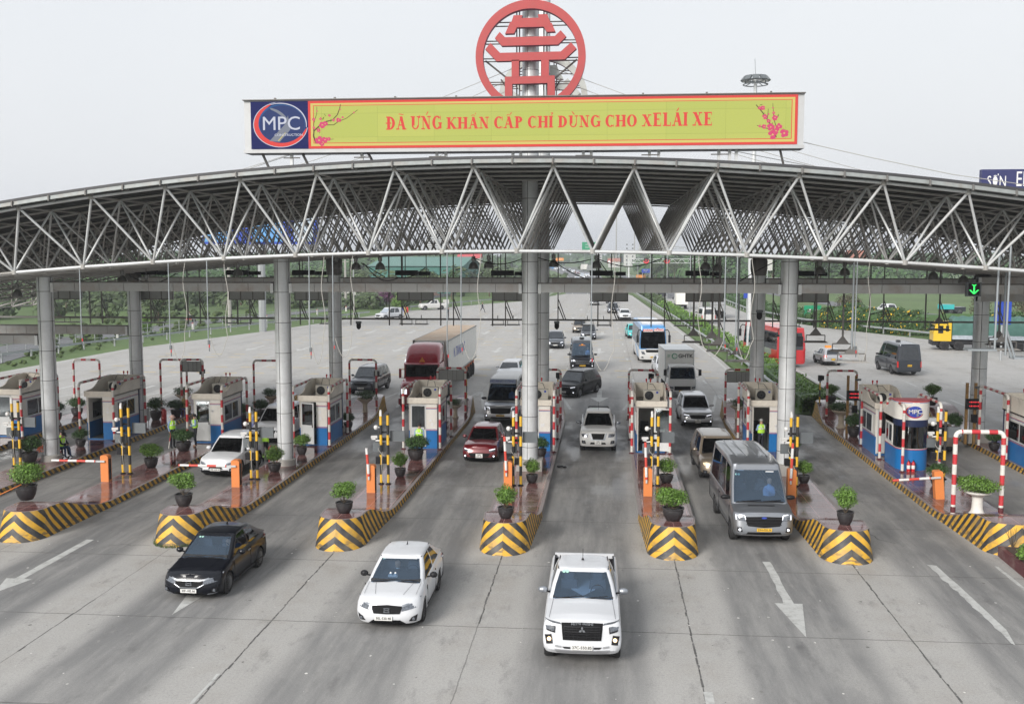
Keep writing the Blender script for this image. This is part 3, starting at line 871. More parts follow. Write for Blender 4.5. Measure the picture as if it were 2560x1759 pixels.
def column(x, y, z1, label=None, r=.36, z0=.24, plinth='round', capz=None):
 c = MB().lathe([(r, z0), (r, z1)], (0, 0, 0), 32)
 z = z0 + 1.05; k = 0
 sm = MB()
 while z < z1:
  sm.lathe([(r + .003, z), (r + .004, z + .022)], (0, 0, 0), 32); z += 1.38
 for a in (R(255), R(75), R(345), R(165)):
  sm.box((math.cos(a) * r, math.sin(a) * r, (z0 + z1) / 2), (.02, .02, z1 - z0))
 o = c.build("column", M['clad'], canopy, smooth=60); o.location = (x, y, 0)
 sm.build("cladding_joint", M['seam'], o, smooth=0)
 if plinth == 'round':
  MB().lathe([(.46, .2), (.46, .52), (.40, .56), (.37, .56)], (0, 0, 0), 28).build("plinth", M['conc'], o)
 else:
  MB().box((0, 0, .48), (1.15, 1.0, .55)).build("plinth", M['conc'], o)
 return o
for k, x in enumerate(COLX):
 z = zbot(x) - .05
 if k == 3:
  column(x, CY1, 24.0, plinth='sq'); column(x, CY2, 24.0, plinth='sq')
 else:
  column(x, CY1, z, plinth='sq' if k > 3 else 'round')
  o = column(x, CY2, z, plinth='sq' if k > 2 else 'round')
  MB().lathe([(.37, z - .9), (.44, z - .55), (.44, z - .1), (.36, z)], (0, 0, 0), 24).build("capital", M['steel_dk'], o)
# cross beams between the columns (lower west of the left column)
def beam(x0, x1, y, z0, z1, first=True):
 mb = MB(); n = max(1, round((x1 - x0) / 1.24))
 for i in range(n):
  a, b = lerp(x0, x1, i / n), lerp(x0, x1, (i + 1) / n)
  mb.box2((a + .012, y - .17, z0), (b - .012, y + .17, z1))
 mb.box2((x0, y - .155, z0 + .012), (x1, y + .155, z1 - .02), 1)
 mb.box2((x0, y - .2, z1), (x1, y + .2, z1 + .05), 1)
 for s, x in ((1, x0), (-1, x1)):
  mb.box2((x, y - .20, z0 - .05), (x + s * .14, y + .2, z1 + .04), 2)
 mb.build("cross_beam", [M['beam'], M['steel_dk'], M['alu']], canopy, smooth=0)
for k in range(len(COLX) - 1):
 a, b = COLX[k], COLX[k + 1]
 if k == 0:
  beam(a + .36, b - .36, CY1, 5.75, 6.15); beam(a + .36, b - .36, CY2, 5.5, 5.95)
 else:
  beam(a + .36, b - .36, CY1, 8.22, 8.60)
  beam(a + .36, b - .36, CY2, 8.22, 8.62)
beam(COLX[4] + 10.6, COLX[5] + 12, CY2 - 1.2, 7.55, 8.75)
# ================================================================ BILLBOARD
BX0, BX1, BY, BZ0, BZ1 = -14.08, 7.27, 40.0, 13.95, 15.83
bill = thing("led_billboard", "long yellow led billboard with red Vietnamese lettering on the canopy roof", "billboard", (0, 0, 0))
fr = MB()
fr.box2((BX0, BY, BZ0), (BX1, BY + .75, BZ1))
fr.box2((BX0 - .02, BY - .1, BZ0 - .13), (BX1 + .02, BY + .85, BZ0 - .003))
fr.box2((BX0 - .03, BY - .12, BZ1 + .003), (BX1 + .03, BY + .80, BZ1 + .035), 1)
for i in range(9):
 x = lerp(BX0 + 1.2, BX1 - 1.2, i / 8); fr.box2((x - .035, BY + .1, BZ1 + .035), (x + .035, BY + .2, BZ1 + .12), 1)
fr.build("frame", [M['bill_frame'], M['steel_dk']], bill, smooth=0)
sup = MB()
for x in (-13.3, -12.3, -11.7, -9.5, -9.1, -6.55, -6.2, -3.6, -3.3, -.9, -.6, 1.6, 1.95, 4.2, 4.6, 4.85, 6.6):
 zr = ztop(x) + .32
 lean = .15 if x in (-13.3, -11.7, -9.1, 6.6) else 0
 sup.box2((x - .055, BY + .2, zr - .03), (x + .055, BY + .32, BZ0 - .13)) if not lean else sup.tube((x + lean, BY + .6, zr), (x - lean, BY + .2, BZ0 - .13), .05, 6, 1)
for x in (-12.3, -9.5, -6.55, -3.6, -.9, 1.6, 4.2):
 sup.box2((x - .3, BY + .18, BZ0 - .32), (x + .35, BY + .22, BZ0 - .28), 1)
sup.build("support_leg", [M['steel'], M['steel_dk']], bill, smooth=0)
YS = BY - .03
def quad(mb, x0, z0, x1, z1, y, mi=0):
 mb.box2((x0, y, z0), (x1, y + .012, z1), mi)
scr = MB()
sx0, sx1, sz0, sz1 = -11.53, 7.03, 13.98, 15.79
quad(scr, sx0, sz0, sx1, sz1, YS, 0)                       # red
quad(scr, sx0 + .10, sz0 + .09, sx1 - .10, sz1 - .09, YS - .006, 1)
quad(scr, sx0 + .20, sz0 + .19, sx1 - .20, sz1 - .17, YS - .012, 0)
quad(scr, sx0 + .23, sz0 + .215, sx1 - .23, sz1 - .195, YS - .018, 2)
quad(scr, -13.81, sz0, sx0 - .003, sz1, YS, 3)
def led_yellow():
 m = M['led_y']; n, l, b = nodes_of(m)
 t = n.new("ShaderNodeTexCoord"); s = n.new("ShaderNodeSeparateXYZ"); l.new(t.outputs["Object"], s.inputs[0])
 br = n.new("ShaderNodeTexBrick"); br.offset = 0; br.inputs["Scale"].default_value = 1; br.inputs["Brick Width"].default_value = 2.2; br.inputs["Row Height"].default_value = .9
 br.inputs["Mortar Size"].default_value = .006; br.inputs["Color1"].default_value = (.57, .60, .14, 1); br.inputs["Color2"].default_value = (.52, .57, .13, 1); br.inputs["Mortar"].default_value = (.40, .43, .10, 1)
 cb = n.new("ShaderNodeCombineXYZ"); l.new(s.outputs[0], cb.inputs[0]); l.new(s.outputs[2], cb.inputs[1])
 l.new(cb.outputs[0], br.inputs["Vector"]); l.new(br.outputs[0], b.inputs["Emission Color"])
led_yellow()
scr.build("screen", [M['led_r'], M['led_y2'], M['led_y'], M['led_navy']], bill, smooth=0)
# serif capitals built from strokes: unit height 1, thick stem w, thin stroke h
SW, SH = .22, .09
def seg(p, q, w):
 """slanted stroke cut horizontally"""
 return [(p[0] - w / 2, p[1]), (p[0] + w / 2, p[1]), (q[0] + w / 2, q[1]), (q[0] - w / 2, q[1])]
def rect(x0, y0, x1, y1): return [(x0, y0), (x1, y0), (x1, y1), (x0, y1)]
def serif(x, y, w=.34): return rect(x - w / 2, y if y == 0 else y - SH, x + w / 2, y + SH if y == 0 else y)
def arc(cx, cy, rx, ry, a0, a1, wx, wh, n=10):
 out = []
 for i in range(n):
  t0, t1 = R(lerp(a0, a1, i / n)), R(lerp(a0, a1, (i + 1) / n))
  q = []
  for t, inner in ((t0, 0), (t1, 0), (t1, 1), (t0, 1)):
   th = inner * 1.0
   q.append((cx + (rx - th * wx) * math.cos(t), cy + (ry - th * wh) * math.sin(t)))
  out.append(q)
 return out
G = {}
G['I'] = (.34, [rect(.17 - SW / 2, 0, .17 + SW / 2, 1), serif(.17, 0), serif(.17, 1)])
G['D'] = (.76, [rect(.10, 0, .10 + SW, 1), rect(.02, 0, .3, SH), rect(.02, 1 - SH, .3, 1)] + arc(.28, .5, .44, .5, -90, 90, SW, SH))
G['Đ'] = (.76, G['D'][1] + [rect(-.02, .46, .42, .54)])
G['A'] = (.78, [seg((.62, 0), (.38, 1), SW), seg((.12, 0), (.38, 1), .07), rect(.2, .3, .6, .3 + SH), serif(.12, 0, .26), serif(.64, 0, .32)])
G['U'] = (.78, [rect(.10, .3, .10 + SW, 1), rect(.60, .3, .66, 1), serif(.18, 1), serif(.63, 1, .26)] + [p for p in arc(.38, .32, .28, .32, 180, 360, .12, .09)])
G['N'] = (.80, [rect(.13, 0, .19, 1), rect(.61, 0, .67, 1), seg((.64, 0), (.16, 1), SW), serif(.16, 0, .28), serif(.64, 1, .28), rect(.0, 1 - SH, .2, 1)])
G['G'] = (.78, arc(.40, .5, .37, .52, 42, 318, SW, SH + .01, 14) + [rect(.58, .04, .58 + SW * .8, .45), rect(.5, .42, .8, .42 + SH), rect(.66, .68, .70, 1.0)])
G['C'] = (.72, arc(.40, .5, .37, .52, 48, 312, SW, SH + .01, 14) + [rect(.64, .66, .69, 1.0), rect(.64, .0, .68, .2)])
G['O'] = (.80, arc(.40, .5, .38, .52, 0, 360, SW, SH, 20))
G['K'] = (.80, [rect(.10, 0, .10 + SW, 1), serif(.18, 0), serif(.18, 1), seg((.25, .42), (.66, 1), .09), seg((.68, 0), (.36, .56), SW + .02), serif(.66, 1, .26), serif(.68, 0, .3)])
G['H'] = (.82, [rect(.10, 0, .10 + SW, 1), rect(.56, 0, .56 + SW, 1), rect(.2, .46, .6, .46 + SH), serif(.18, 0), serif(.18, 1), serif(.645, 0), serif(.645, 1)])
G['P'] = (.66, [rect(.10, 0, .10 + SW, 1), serif(.18, 0), rect(.02, 1 - SH, .3, 1), rect(.2, .46, .34, .46 + SH)] + arc(.30, .73, .32, .27, -90, 90, SW, SH))
G['X'] = (.78, [seg((.62, 0), (.18, 1), SW + .02), seg((.14, 0), (.6, 1), .07), serif(.14, 0, .26), serif(.62, 0, .32), serif(.18, 1, .32), serif(.6, 1, .26)])
G['E'] = (.70, [rect(.10, 0, .10 + SW, 1), rect(.02, 0, .64, SH), rect(.02, 1 - SH, .62, 1), rect(.2, .47, .5, .47 + SH), rect(.6, 0, .64, .26), rect(.58, .76, .62, 1), rect(.46, .38, .5, .62)])
G['L'] = (.66, [rect(.10, 0, .10 + SW, 1), serif(.18, 1), rect(.02, 0, .62, SH), rect(.57, 0, .62, .3)])
ACC = {'~': [rect(.2, 1.14, .36, 1.2), seg((.34, 1.2), (.46, 1.12), .1), rect(.44, 1.1, .58, 1.16)],
    '/': [seg((.34, 1.08), (.5, 1.34), .09)], '\\': [seg((.46, 1.08), (.28, 1.34), .09)],
    '^': [seg((.24, 1.08), (.36, 1.2), .07), seg((.5, 1.08), (.38, 1.2), .07)],
    '?': [rect(.36, 1.06, .42, 1.14), rect(.36, 1.14, .5, 1.19), rect(.44, 1.14, .5, 1.28), rect(.32, 1.24, .5, 1.29)],
    '2': [seg((.24, 1.08), (.36, 1.2), .07), seg((.5, 1.08), (.38, 1.2), .07), seg((.52, 1.16), (.62, 1.36), .07)],
    '3': [seg((.24, 1.08), (.36, 1.2), .07), seg((.5, 1.08), (.38, 1.2), .07), rect(.5, 1.22, .6, 1.26), rect(.56, 1.24, .6, 1.36)],
    '1': [seg((.42, 1.08), (.56, 1.34), .08)], '\'': [rect(.66, .86, .78, .95), rect(.72, .92, .78, 1.08)]}
def glyph(mb, ch, acc, x, z, s, y, xs_=1.0, mi=0):
 w, polys = G[ch]
 P = list(polys)
 for a in acc: P += [[(px + (-.17 if ch == 'I' else 0), pz) for px, pz in q] for q in ACC[a]]
 for i, q in enumerate(P):
  mb.prism([(x + px * s * xs_, z + pz * s) for px, pz in q], y - .0004 * (i % 5), y + .006, mi)
 return w * s * xs_
words = [("Đ", ""), ("A", "~"), None, ("U", "'"), ("N", "1"), ("G", ""), None, ("K", ""), ("H", ""), ("A", "3"), ("N", ""), None, ("C", ""), ("A", "2"), ("P", ""), None,
   ("C", ""), ("H", ""), ("I", "?"), None, ("D", ""), ("U", "\\"), ("N", ""), ("G", ""), None, ("C", ""), ("H", ""), ("O", ""), None, ("X", ""), ("E", ""), ("L", ""), ("A", "/"), ("I", ""), None, ("X", ""), ("E", "")]
total = sum((.30 if w is None else G[w[0]][0] + .06) for w in words)
lx0, lx1 = -8.47, 3.95
s_h = .46
xs_ = (lx1 - lx0) / (total * s_h)
let = MB(); x = lx0
for i, w in enumerate(words):
 hh = .50 if (i < 6 or i > 29) else .44
 if w is None: x += .30 * s_h * xs_; continue
 a, b = w
 glyph(let, a, b, x, 14.66 + .03 * (x - lx0) / 12.4, hh, YS - .032, xs_ * s_h / hh)
 x += (G[a][0] + .06) * s_h * xs_
let.build("lettering", M['led_r'], bill, smooth=0)
# round logo with MPC on the navy panel
def oval(cx, cz, rx, rz, n=40, a0=0, a1=360):
 return [(cx + rx * math.cos(R(lerp(a0, a1, i / n))), cz + rz * math.sin(R(lerp(a0, a1, i / n)))) for i in range(n if a1 - a0 >= 360 else n + 1)]
def crescent(cx, cz, r0, r1, a0, a1, n=26, th0=.01, th1=.16, rz=.82):
 out, inn = [], []
 for i in range(n + 1):
  t = i / n; a = R(lerp(a0, a1, t)); th = th0 + (th1 - th0) * math.sin(math.pi * t) ** .6
  out.append((cx + r1 * math.cos(a), cz + r1 * rz * math.sin(a)))
  inn.append((cx + (r1 - th) * math.cos(a), cz + (r1 - th) * rz * math.sin(a)))
 return out, inn
def band(mb, out, inn, y, mi=0):
 for i in range(len(out) - 1):
  mb.prism([out[i], out[i + 1], inn[i + 1], inn[i]], y, y + .006, mi)
lg = MB(); cx, cz = -12.62, 14.90
lg.prism(oval(cx, cz, .98, .78), YS - .014, YS - .004, 0)
lg.prism(oval(cx + .06, cz, .90, .74), YS - .02, YS - .012, 1)
o1, i1 = crescent(cx, cz, 0, 1.06, 110, 350, th0=.03, th1=.2, rz=.80); band(lg, o1, i1, YS - .027, 2)
o2, i2 = crescent(cx, cz, 0, 1.09, 100, 352, th0=.02, th1=.03, rz=.80); band(lg, o2, i2, YS - .034, 3)
o2, i2 = crescent(cx, cz, 0, 1.04, -8, 112, th0=.02, th1=.05, rz=.80); band(lg, o2, i2, YS - .034, 3)
o3, i3 = crescent(cx - .55, cz - .2, 0, .95, 10, 80, th0=.06, th1=.12, rz=.9); band(lg, o3, i3, YS - .04, 4)
lg.prism([(cx - .45, cz - .62), (cx - .05, cz - .66), (cx + .38, cz - .2), (cx + .30, cz + .35), (cx + .16, cz + .0)], YS - .030, YS - .024, 4)
lg.prism([(cx - .12, cz - .62), (cx - .08, cz - .62), (cx + .20, cz - .30), (cx + .18, cz - .30)], YS - .036, YS - .03, 5)
lg.build("logo_disc", [M['led_blue'], M['led_blue2'], M['led_r'], M['led_white'], M['led_grey'], M['led_y2']], bill, smooth=0)
lt = MB()
text_mb(lt, "MPC", .74, (cx + .03, YS - .055, cz + .02), depth=.01, bold=0, xscale=1.05)
text_mb(lt, "CONSTRUCTION", .13, (cx + .32, YS - .055, cz - .40), depth=.01, xscale=1.1)
lt.build("logo_lettering", M['led_white'], bill, smooth=0)
# plum-blossom branches on both ends of the screen
def blossom(name, base, twigs, flowers, seed):
 rnd = random.Random(seed); mb = MB(); y = YS - .034
 for pts, w in twigs:
  P = [(base[0] + a, base[1] + b) for a, b in pts]
  for i in range(len(P) - 1):
   a, b = Vector(P[i]), Vector(P[i + 1]); d = (b - a).normalized(); nn = Vector((-d.y, d.x)) * w * (1 - .6 * i / len(P))
   mb.prism([tuple(a + nn), tuple(b + nn * .8), tuple(b - nn * .8), tuple(a - nn)], y - .001 * (i % 2), y + .006, 0)
 for a, b, r in flowers:
  cx_, cz_ = base[0] + a, base[1] + b
  for k in range(5):
   t = k * 1.257 + rnd.random()
   px, pz = cx_ + math.cos(t) * r * .62, cz_ + math.sin(t) * r * .62
   mb.prism(oval(px, pz, r * .55, r * .5, 7), y - .008 - .0007 * k, y + .002, 1)
  mb.prism(oval(cx_, cz_, r * .22, r * .22, 6), y - .014, y, 3)
 for k in range(9):
  a, b, r = flowers[k % len(flowers)]
  px, pz = base[0] + a + rnd.uniform(-.16, .16), base[1] + b + rnd.uniform(-.1, .2); t = rnd.random() * 3
  mb.prism([(px, pz), (px + .07 * math.cos(t) + .02, pz + .07 * math.sin(t)), (px + .15 * math.cos(t), pz + .15 * math.sin(t)), (px + .07 * math.cos(t) - .02, pz + .07 * math.sin(t) + .02)], y - .006, y, 2)
 mb.build(name, [M['led_brown'], M['led_pink'], M['led_green'], M['led_y2']], bill, smooth=0)
blossom("blossom_branch", (-11.32, 14.45), [
 ([(0, .0), (.1, -.28)], .03), ([(0, 0), (.02, .2), (.2, .36), (.5, .55), (.75, .6), (.95, .8), (1.05, 1.05), (1.08, 1.2)], .028),
 ([(.5, .42), (.8, .42), (1.0, .55), (1.3, .66), (1.75, .98)], .016), ([(.0, .2), (.02, .5), (.14, .85), (.15, 1.12)], .014),
 ([(.1, -.28), (.3, -.2), (.65, -.13), (.8, -.12)], .014), ([(.2, .36), (.26, .2), (.24, .1)], .012)],
 [(.22, -.16, .15), (.45, -.14, .11), (.6, -.12, .07), (.35, .42, .12), (.47, .47, .09), (.02, .64, .06), (.28, .66, .05), (.64, .78, .05), (.8, .6, .05), (1.0, .6, .09), (1.16, .7, .04), (1.6, .88, .03), (.2, .22, .07), (.15, .95, .03), (.02, .32, .05), (1.06, 1.0, .03), (.33, -.3, .08)], 4)
blossom("blossom_branch", (6.25, 14.33), [
 ([(0, -.1), (-.05, .15), (-.2, .35), (-.45, .75), (-.75, 1.1)], .03), ([(-.1, .2), (-.45, .25), (-.7, .35)], .016),
 ([(0, .3), (-.1, .6), (-.12, .9), (-.14, 1.15)], .014), ([(-.32, .6), (-.3, .95)], .012)],
 [(-.12, -.0, .16), (.3, .05, .15), (.1, .3, .11), (-.2, .28, .13), (-.44, .3, .08), (-.05, .62, .10), (-.42, .66, .09), (-.5, .98, .08), (-.62, .98, .06), (-.1, .8, .05), (-.13, .98, .03), (-.28, .75, .03), (.0, .14, .11), (-.28, .5, .07), (-.6, .32, .05)], 9)
# ================================================================ EMBLEM AND MASTS
def emblem(name, label, cx, y, cz, Ro, face, back, facing=-1):
 t = thing(name, label, "emblem", (cx, y, cz))
 s = Ro / 2.36
 th = .34
 ring = MB()
 n = 72; O, I = [], []
 for i in range(n):
  a = 2 * math.pi * i / n
  O.append((Ro * math.cos(a), Ro * math.sin(a))); I.append((Ro * .865 * math.cos(a), Ro * .845 * math.sin(a) - .01))
 for i in range(n):
  j = (i + 1) % n
  ring.add([(O[i][0], 0, O[i][1]), (O[j][0], 0, O[j][1]), (I[j][0], 0, I[j][1]), (I[i][0], 0, I[i][1])], [(0, 1, 2, 3)], 0)
  ring.add([(O[i][0], th, O[i][1]), (O[j][0], th, O[j][1]), (I[j][0], th, I[j][1]), (I[i][0], th, I[i][1])], [(0, 1, 2, 3)], 2)
  ring.add([(O[i][0], 0, O[i][1]), (O[j][0], 0, O[j][1]), (O[j][0], th, O[j][1]), (O[i][0], th, O[i][1])], [(0, 1, 2, 3)], 1)
  ring.add([(I[i][0], 0, I[i][1]), (I[j][0], 0, I[j][1]), (I[j][0], th, I[j][1]), (I[i][0], th, I[i][1])], [(0, 1, 2, 3)], 1)
 ring.build("ring", [face, M['emblside'], back], t, smooth=30)
 # strokes, from zoom pixels around (1047,655), 269 px per metre
 def Z(p): return [((x - 1047) / 269 * s, (650 - y_) / 269 * s) for x, y_ in p]
 def bar(nm, polys, cuts=()):
  mb = MB()
  for i, p in enumerate(polys): mb.prism(Z(p), 0.003 * i, th - .01 - .003 * i, 0, side=1)
  mb.build(nm, [face, M['emblside']], t, smooth=0)
 bar("roof_stroke", [[(853, 190), (955, 190), (945, 222), (1140, 222), (1132, 184), (1238, 184), (1296, 323), (890, 325), (815, 300)], [(890, 325), (858, 392), (755, 394), (815, 260)], [(1198, 323), (1235, 382), (1334, 380), (1290, 280)]])
 bar("roof_stroke", [[(755, 434), (1327, 430), (1366, 526), (716, 530)], [(755, 434), (716, 530), (636, 442), (692, 372)], [(1327, 430), (1366, 526), (1458, 438), (1394, 367)]])
 bar("roof_stroke", [[(696, 608), (1395, 604), (1440, 694), (655, 702)], [(696, 608), (655, 702), (524, 566), (585, 493)], [(1395, 604), (1440, 694), (1576, 574), (1512, 503)]])
 bar("gate_stroke", [[(830, 690), (916, 690), (916, 884), (830, 884)], [(1172, 690), (1260, 690), (1260, 884), (1172, 884)], [(752, 878), (1328, 872), (1328, 955), (752, 962)]])
 bar("gate_stroke", [[(752, 955), (838, 955), (838, 1300), (752, 1300)], [(1244, 955), (1330, 955), (1330, 1300), (1244, 1300)]])
 fr_ = MB(); b = th + .05
 for z in (1.50, 1.34, .72, .60, -.02, -.14, -1.02, -1.12):
  w = math.sqrt(max(0, 2.15 ** 2 - z * z)) * s
  fr_.tube((-w, b, z * s), (w, b, z * s), .028, 6)
 for x in (-.62, -.5, .55, .68): fr_.tube((x * s, b + .05, -1.9 * s), (x * s, b + .05, 1.95 * s), .028, 6)
 for x in (-1, 1):
  fr_.tube((x * 1.98 * s, b, -.1 * s), (x * 1.0 * s, b + .3, -.85 * s), .04, 6)
  fr_.tube((x * 1.3 * s, b, -.9 * s), (x * .6 * s, b + .5, -1.9 * s), .035, 6)
 fr_.build("mounting_frame", M['steel_dk'], t, smooth=50)
 return t
emblem("round_emblem", "big red ring emblem of stacked roof strokes above the billboard, facing the viewer", -3.30, 45.25, 18.33, 2.36, M['embl'], M['emback'])
e2 = emblem("round_emblem", "grey weathered back of a second ring emblem, seen behind the red one", -3.4, 55.95, 18.1, 2.36, M['emback'], M['emback'])
pl = MB()
for (x, z, w, h) in ((1.2, -1.2, .5, .9), (-1.7, -1.3, .4, .7), (1.7, -.3, .5, .8), (.9, -.2, .6, .5)):
 pl.box((x, -.1, z), (w, .03, h))
pl.build("torn_sheet", M['emback'], e2, smooth=0)
# guy wires from the mast to the roof
gw = MB()
for x, z, x2 in ((-4, 17.4, -24), (-4, 17.0, -19), (-4, 16.6, -15.5), (-4, 16.1, -9.5), (-2.5, 17.4, 18.5), (-2.5, 17.0, 15.5), (-2.5, 16.6, 12.5)):
 a = Vector((x, 46, z + .6)); b = Vector((x2, 45, ztop(x2) + .4)); pts = []
 for i in range(13):
  t = i / 12; p = a.lerp(b, t); p.z -= .5 * math.sin(math.pi * t); pts.append(p)
 gw.path(pts, .012, 4)
gw.path([(x_, 41, z_) for x_, z_ in ((7.25, 14.2), (10, 13.55), (13, 12.9), (17, 12.3))], .014, 4)
gw.path([(x_, 41, z_) for x_, z_ in ((4.6, 13.9), (7, 13.4), (9, 13.0), (12, 12.5))], .012, 4)
gw.path([(x_, 41, z_) for x_, z_ in ((-12.4, 13.9), (-14, 13.4), (-16.5, 12.6))], .012, 4)
tag(gw.build("guy_wires", M['rope'], smooth=0), "thin stay wires slanting down from the mast to the canopy roof", "wires")
# ================================================================ THINGS HUNG UNDER THE CANOPY
def bell_proto():
 t = thing("bell_lamp", None, "ceiling lamp")
 MB().lathe([(.04, .42), (.09, .40), (.10, .22), (.055, .19), (.055, .14)], (0, 0, 0), 16).build("ballast", M['duct'], t)
 MB().lathe([(.05, .16), (.09, .14), (.17, .06), (.22, -.05), (.245, -.18), (.235, -.18), (.2, -.04), (.14, .06)], (0, 0, 0), 20).build("reflector", M['duct'], t)
 MB().tube((0, 0, .40), (0, 0, .85), .015, 6).build("hanger", M['steel_dk'], t)
 return t
bells = [(-28.4, 8.05), (-23.09, 8.73), (-21.9, 8.5), (-17.38, 9.08), (-12.62, 9.4), (-11.68, 9.37), (-10.53, 9.37), (-6.13, 9.40), (-5.42, 9.45), (-2.41, 9.5), (-.45, 9.45), (4.5, 9.39), (5.05, 9.33), (9.6, 9.2), (10.69, 9.15), (14.55, 8.97), (15.86, 8.81)]
bt = ["over the far-left lane by the left silver column", "left of the left rear column", "between the left rear column and the second silver column", "just left of the second silver column",
   "small, close to the right of the second silver column", "left one of the pair before the green warehouse", "right one of the pair before the green warehouse", "left one of the pair left of the central column", "nearest the central column, on its left",
   "small, just right of the central column", "above the pale hanging pipe in the central lane", "left one of the pair before the red-cross gantry", "right one of the pair before the red-cross gantry",
   "just right of the right front column", "second to the right of the right front column", "dark, above the parked green truck's yellow cab", "beside the green arrow signal"]
bp = bell_proto()
for i, (x, z) in enumerate(bells):
 lab = "bell-shaped metal canopy lamp " + bt[i]
 if i == 0: bp.location = (x, 48, z); bp['label'] = lab; bp['group'] = "bell lamps under the canopy"
 else: dup(bp, (x, 48, z), 0, lab, "bell lamps under the canopy")
def lanesign_proto():
 t = thing("lane_sign", None, "lane sign")
 MB().box((0, 0, 0), (1.98, .16, 1.0)).build("back_panel", M['signback'], t, smooth=0)
 mb = MB()
 for x in (-.985, -.34, .34, .985): mb.box((x, -.09, 0), (.04, .04, 1.0))
 for z in (-.5, .5): mb.box((0, -.09, z), (2.02, .05, .045))
 mb.build("frame", M['steel_dk'], t, smooth=0)
 mb = MB(); mb.box((-.42, -.25, .99), (1.22, .28, .27)); mb.box((.55, -.25, .96), (.62, .24, .2))
 mb.build("hood", M['black'], t, smooth=0)
 mb = MB()
 for x in (-.7, -.55, .6): mb.tube((x, 0, .5), (x, 0, 2.0), .025, 5)
 mb.build("hanger", M['steel_dk'], t, smooth=0)
 return t
lsp = lanesign_proto()
LSX = [-30.2, -24.9, -19.7, -14.9 - 1.1, -10.3, -5.1, .18, 5.2, 10.6]
LSL = ["over the far-left lane", "left of the second silver column, nearer the left one", "just left of the second silver column", "just right of the second silver column",
    "midway between the second and the central column", "touching the left side of the central column", "over the central lane", "over the grey van's lane", "just right of the right front column"]
for i, x in enumerate(LSX):
 lab = "grey back of the lane sign " + LSL[i]
 if i == 0: lsp.location = (x, 55.75, 7.92); lsp['label'] = lab; lsp['group'] = "overhead lane signs"
 else: dup(lsp, (x, 55.75, 7.92), 0, lab, "overhead lane signs")
# sensor gantry rail behind the rear columns with trays below
rail = thing("sensor_rail", "thin dark sensor rail hung behind the rear columns on braced rods", "rail")
MB().box2((-38, 59.95, 6.08), (26, 60.05, 6.18)).build("crossbar", M['steel_dk'], rail, smooth=0)
for i in range(19):
 x = -34 + i * 3.05
 mb = MB().box2((x - .035, 59.97, 5.75), (x + .035, 60.03, zbot(x)))
 mb.box2((x + .75 - .03, 59.97, 5.75), (x + .75 + .03, 60.03, zbot(x)))
 mb.tube((x + .78, 60, 6.9), (x + 1.1, 60, 6.1), .035, 6); mb.tube((x + .78, 60, 7.3), (x + 1.22, 60, 6.1), .03, 6)
 mb.build("hanger", M['steel_dk'], rail, smooth=0)
def tray_proto():
 t = thing("sensor_tray", None, "antenna tray")
 MB().box((0, 0, 0), (.82, .55, .05), top=(.86, .9)).build("tray", mat('tray grey', (.32, .30, .28), .6, .2, .25, 3, dirt=(.1, .08, .07), dirt_amt=.5), t, smooth=0)
 mb = MB()
 for x in (-.33, .33): mb.box((x, 0, .13), (.03, .03, .26))
 mb.box((0, 0, .24), (.7, .03, .03)); mb.box((0, 0, .38), (.04, .04, .3))
 mb.build("bracket", M['steel_dk'], t, smooth=0)
 return t
trp = tray_proto(); first = True
TX = [(-32.9, "left"), (-31.9, "right"), (-27.45, "left"), (-26.6, "right"), (-22.2, "left"), (-21.3, "right"), (-16.4, "only"), (-11.64, "left"), (-10.75, "right"), (-6.25, "left"), (-5.35, "right"), (-1.05, "left"), (-.12, "right"), (4.3, "left"), (5.15, "right"), (10.6, "only")]
TP = ["over the far-left lane", "over the far-left lane", "beside the left rear column", "beside the left rear column", "left of the second silver column", "left of the second silver column", "half behind the second rear column",
   "above the white suv parked far back", "above the white suv parked far back", "left of the central column", "left of the central column", "over the central lane", "over the central lane", "above the blue bus", "above the blue bus", "right of the right rear column"]
for i, (x, sd_) in enumerate(TX):
 lab = f"{sd_} flat sensor tray of the rail pair {TP[i]}" if sd_ != "only" else f"single flat sensor tray {TP[i]}"
 if first: trp.location = (x, 60, 5.84); trp['label'] = lab; trp['group'] = "sensor trays on the rear rail"; first = False
 else: dup(trp, (x, 60, 5.84), 0, lab, "sensor trays on the rear rail")
# larger dark reader trays on single rods, in a row over the lane right of centre and over the right lanes
def reader(x, y, z, label, pale=False, w=1.1):
 t = thing("reader_arm", label, "antenna arm", (x, y, z), group="reader trays on single rods")
 m1 = M['beam'] if pale else M['steel_dk']
 MB().box((0, 0, 0), (w, .6, .07), top=(.8, .75)).build("tray", m1, t, smooth=0)
 mb = MB()
 for s in (-.4, .4): mb.box((s * w, 0, .16), (.04, .04, .3))
 mb.box((0, 0, .31), (w * .8, .05, .05)); mb.prism([(-.28, .33), (.28, .33), (.05, .62), (-.05, .62)], -.03, .03)
 mb.build("bracket", M['steel_dk'], t, smooth=0)
 MB().tube((0, 0, .5), (0, 0, zbot(x) - z + .1), .045, 8).build("rod", M['steel_dk'] if not pale else M['pipe_g'], t, smooth=50)
for i, (x, y, z, l_) in enumerate((
 (4.3, 51.5, 5.62, "farthest dark reader tray of the diagonal row above the hedge"), (4.9, 48.5, 5.75, "second dark reader tray of the diagonal row above the hedge"), (5.05, 46.9, 5.62, "nearest dark reader tray of the diagonal row above the hedge"),
 (8.9, 52.0, 5.92, "dark reader tray left of the taxi, nearest the right front column"), (10.0, 50.6, 5.75, "dark reader tray above the white taxi"), (10.6, 47.6, 5.6, "right-hand dark reader tray above the white taxi"),
 (16.9, 54.5, 6.1, "dark reader tray before the yellow flowering bushes"), (18.4, 50.5, 5.7, "reader tray before the parked green truck's wheels"))):
 reader(x, y, z, l_)
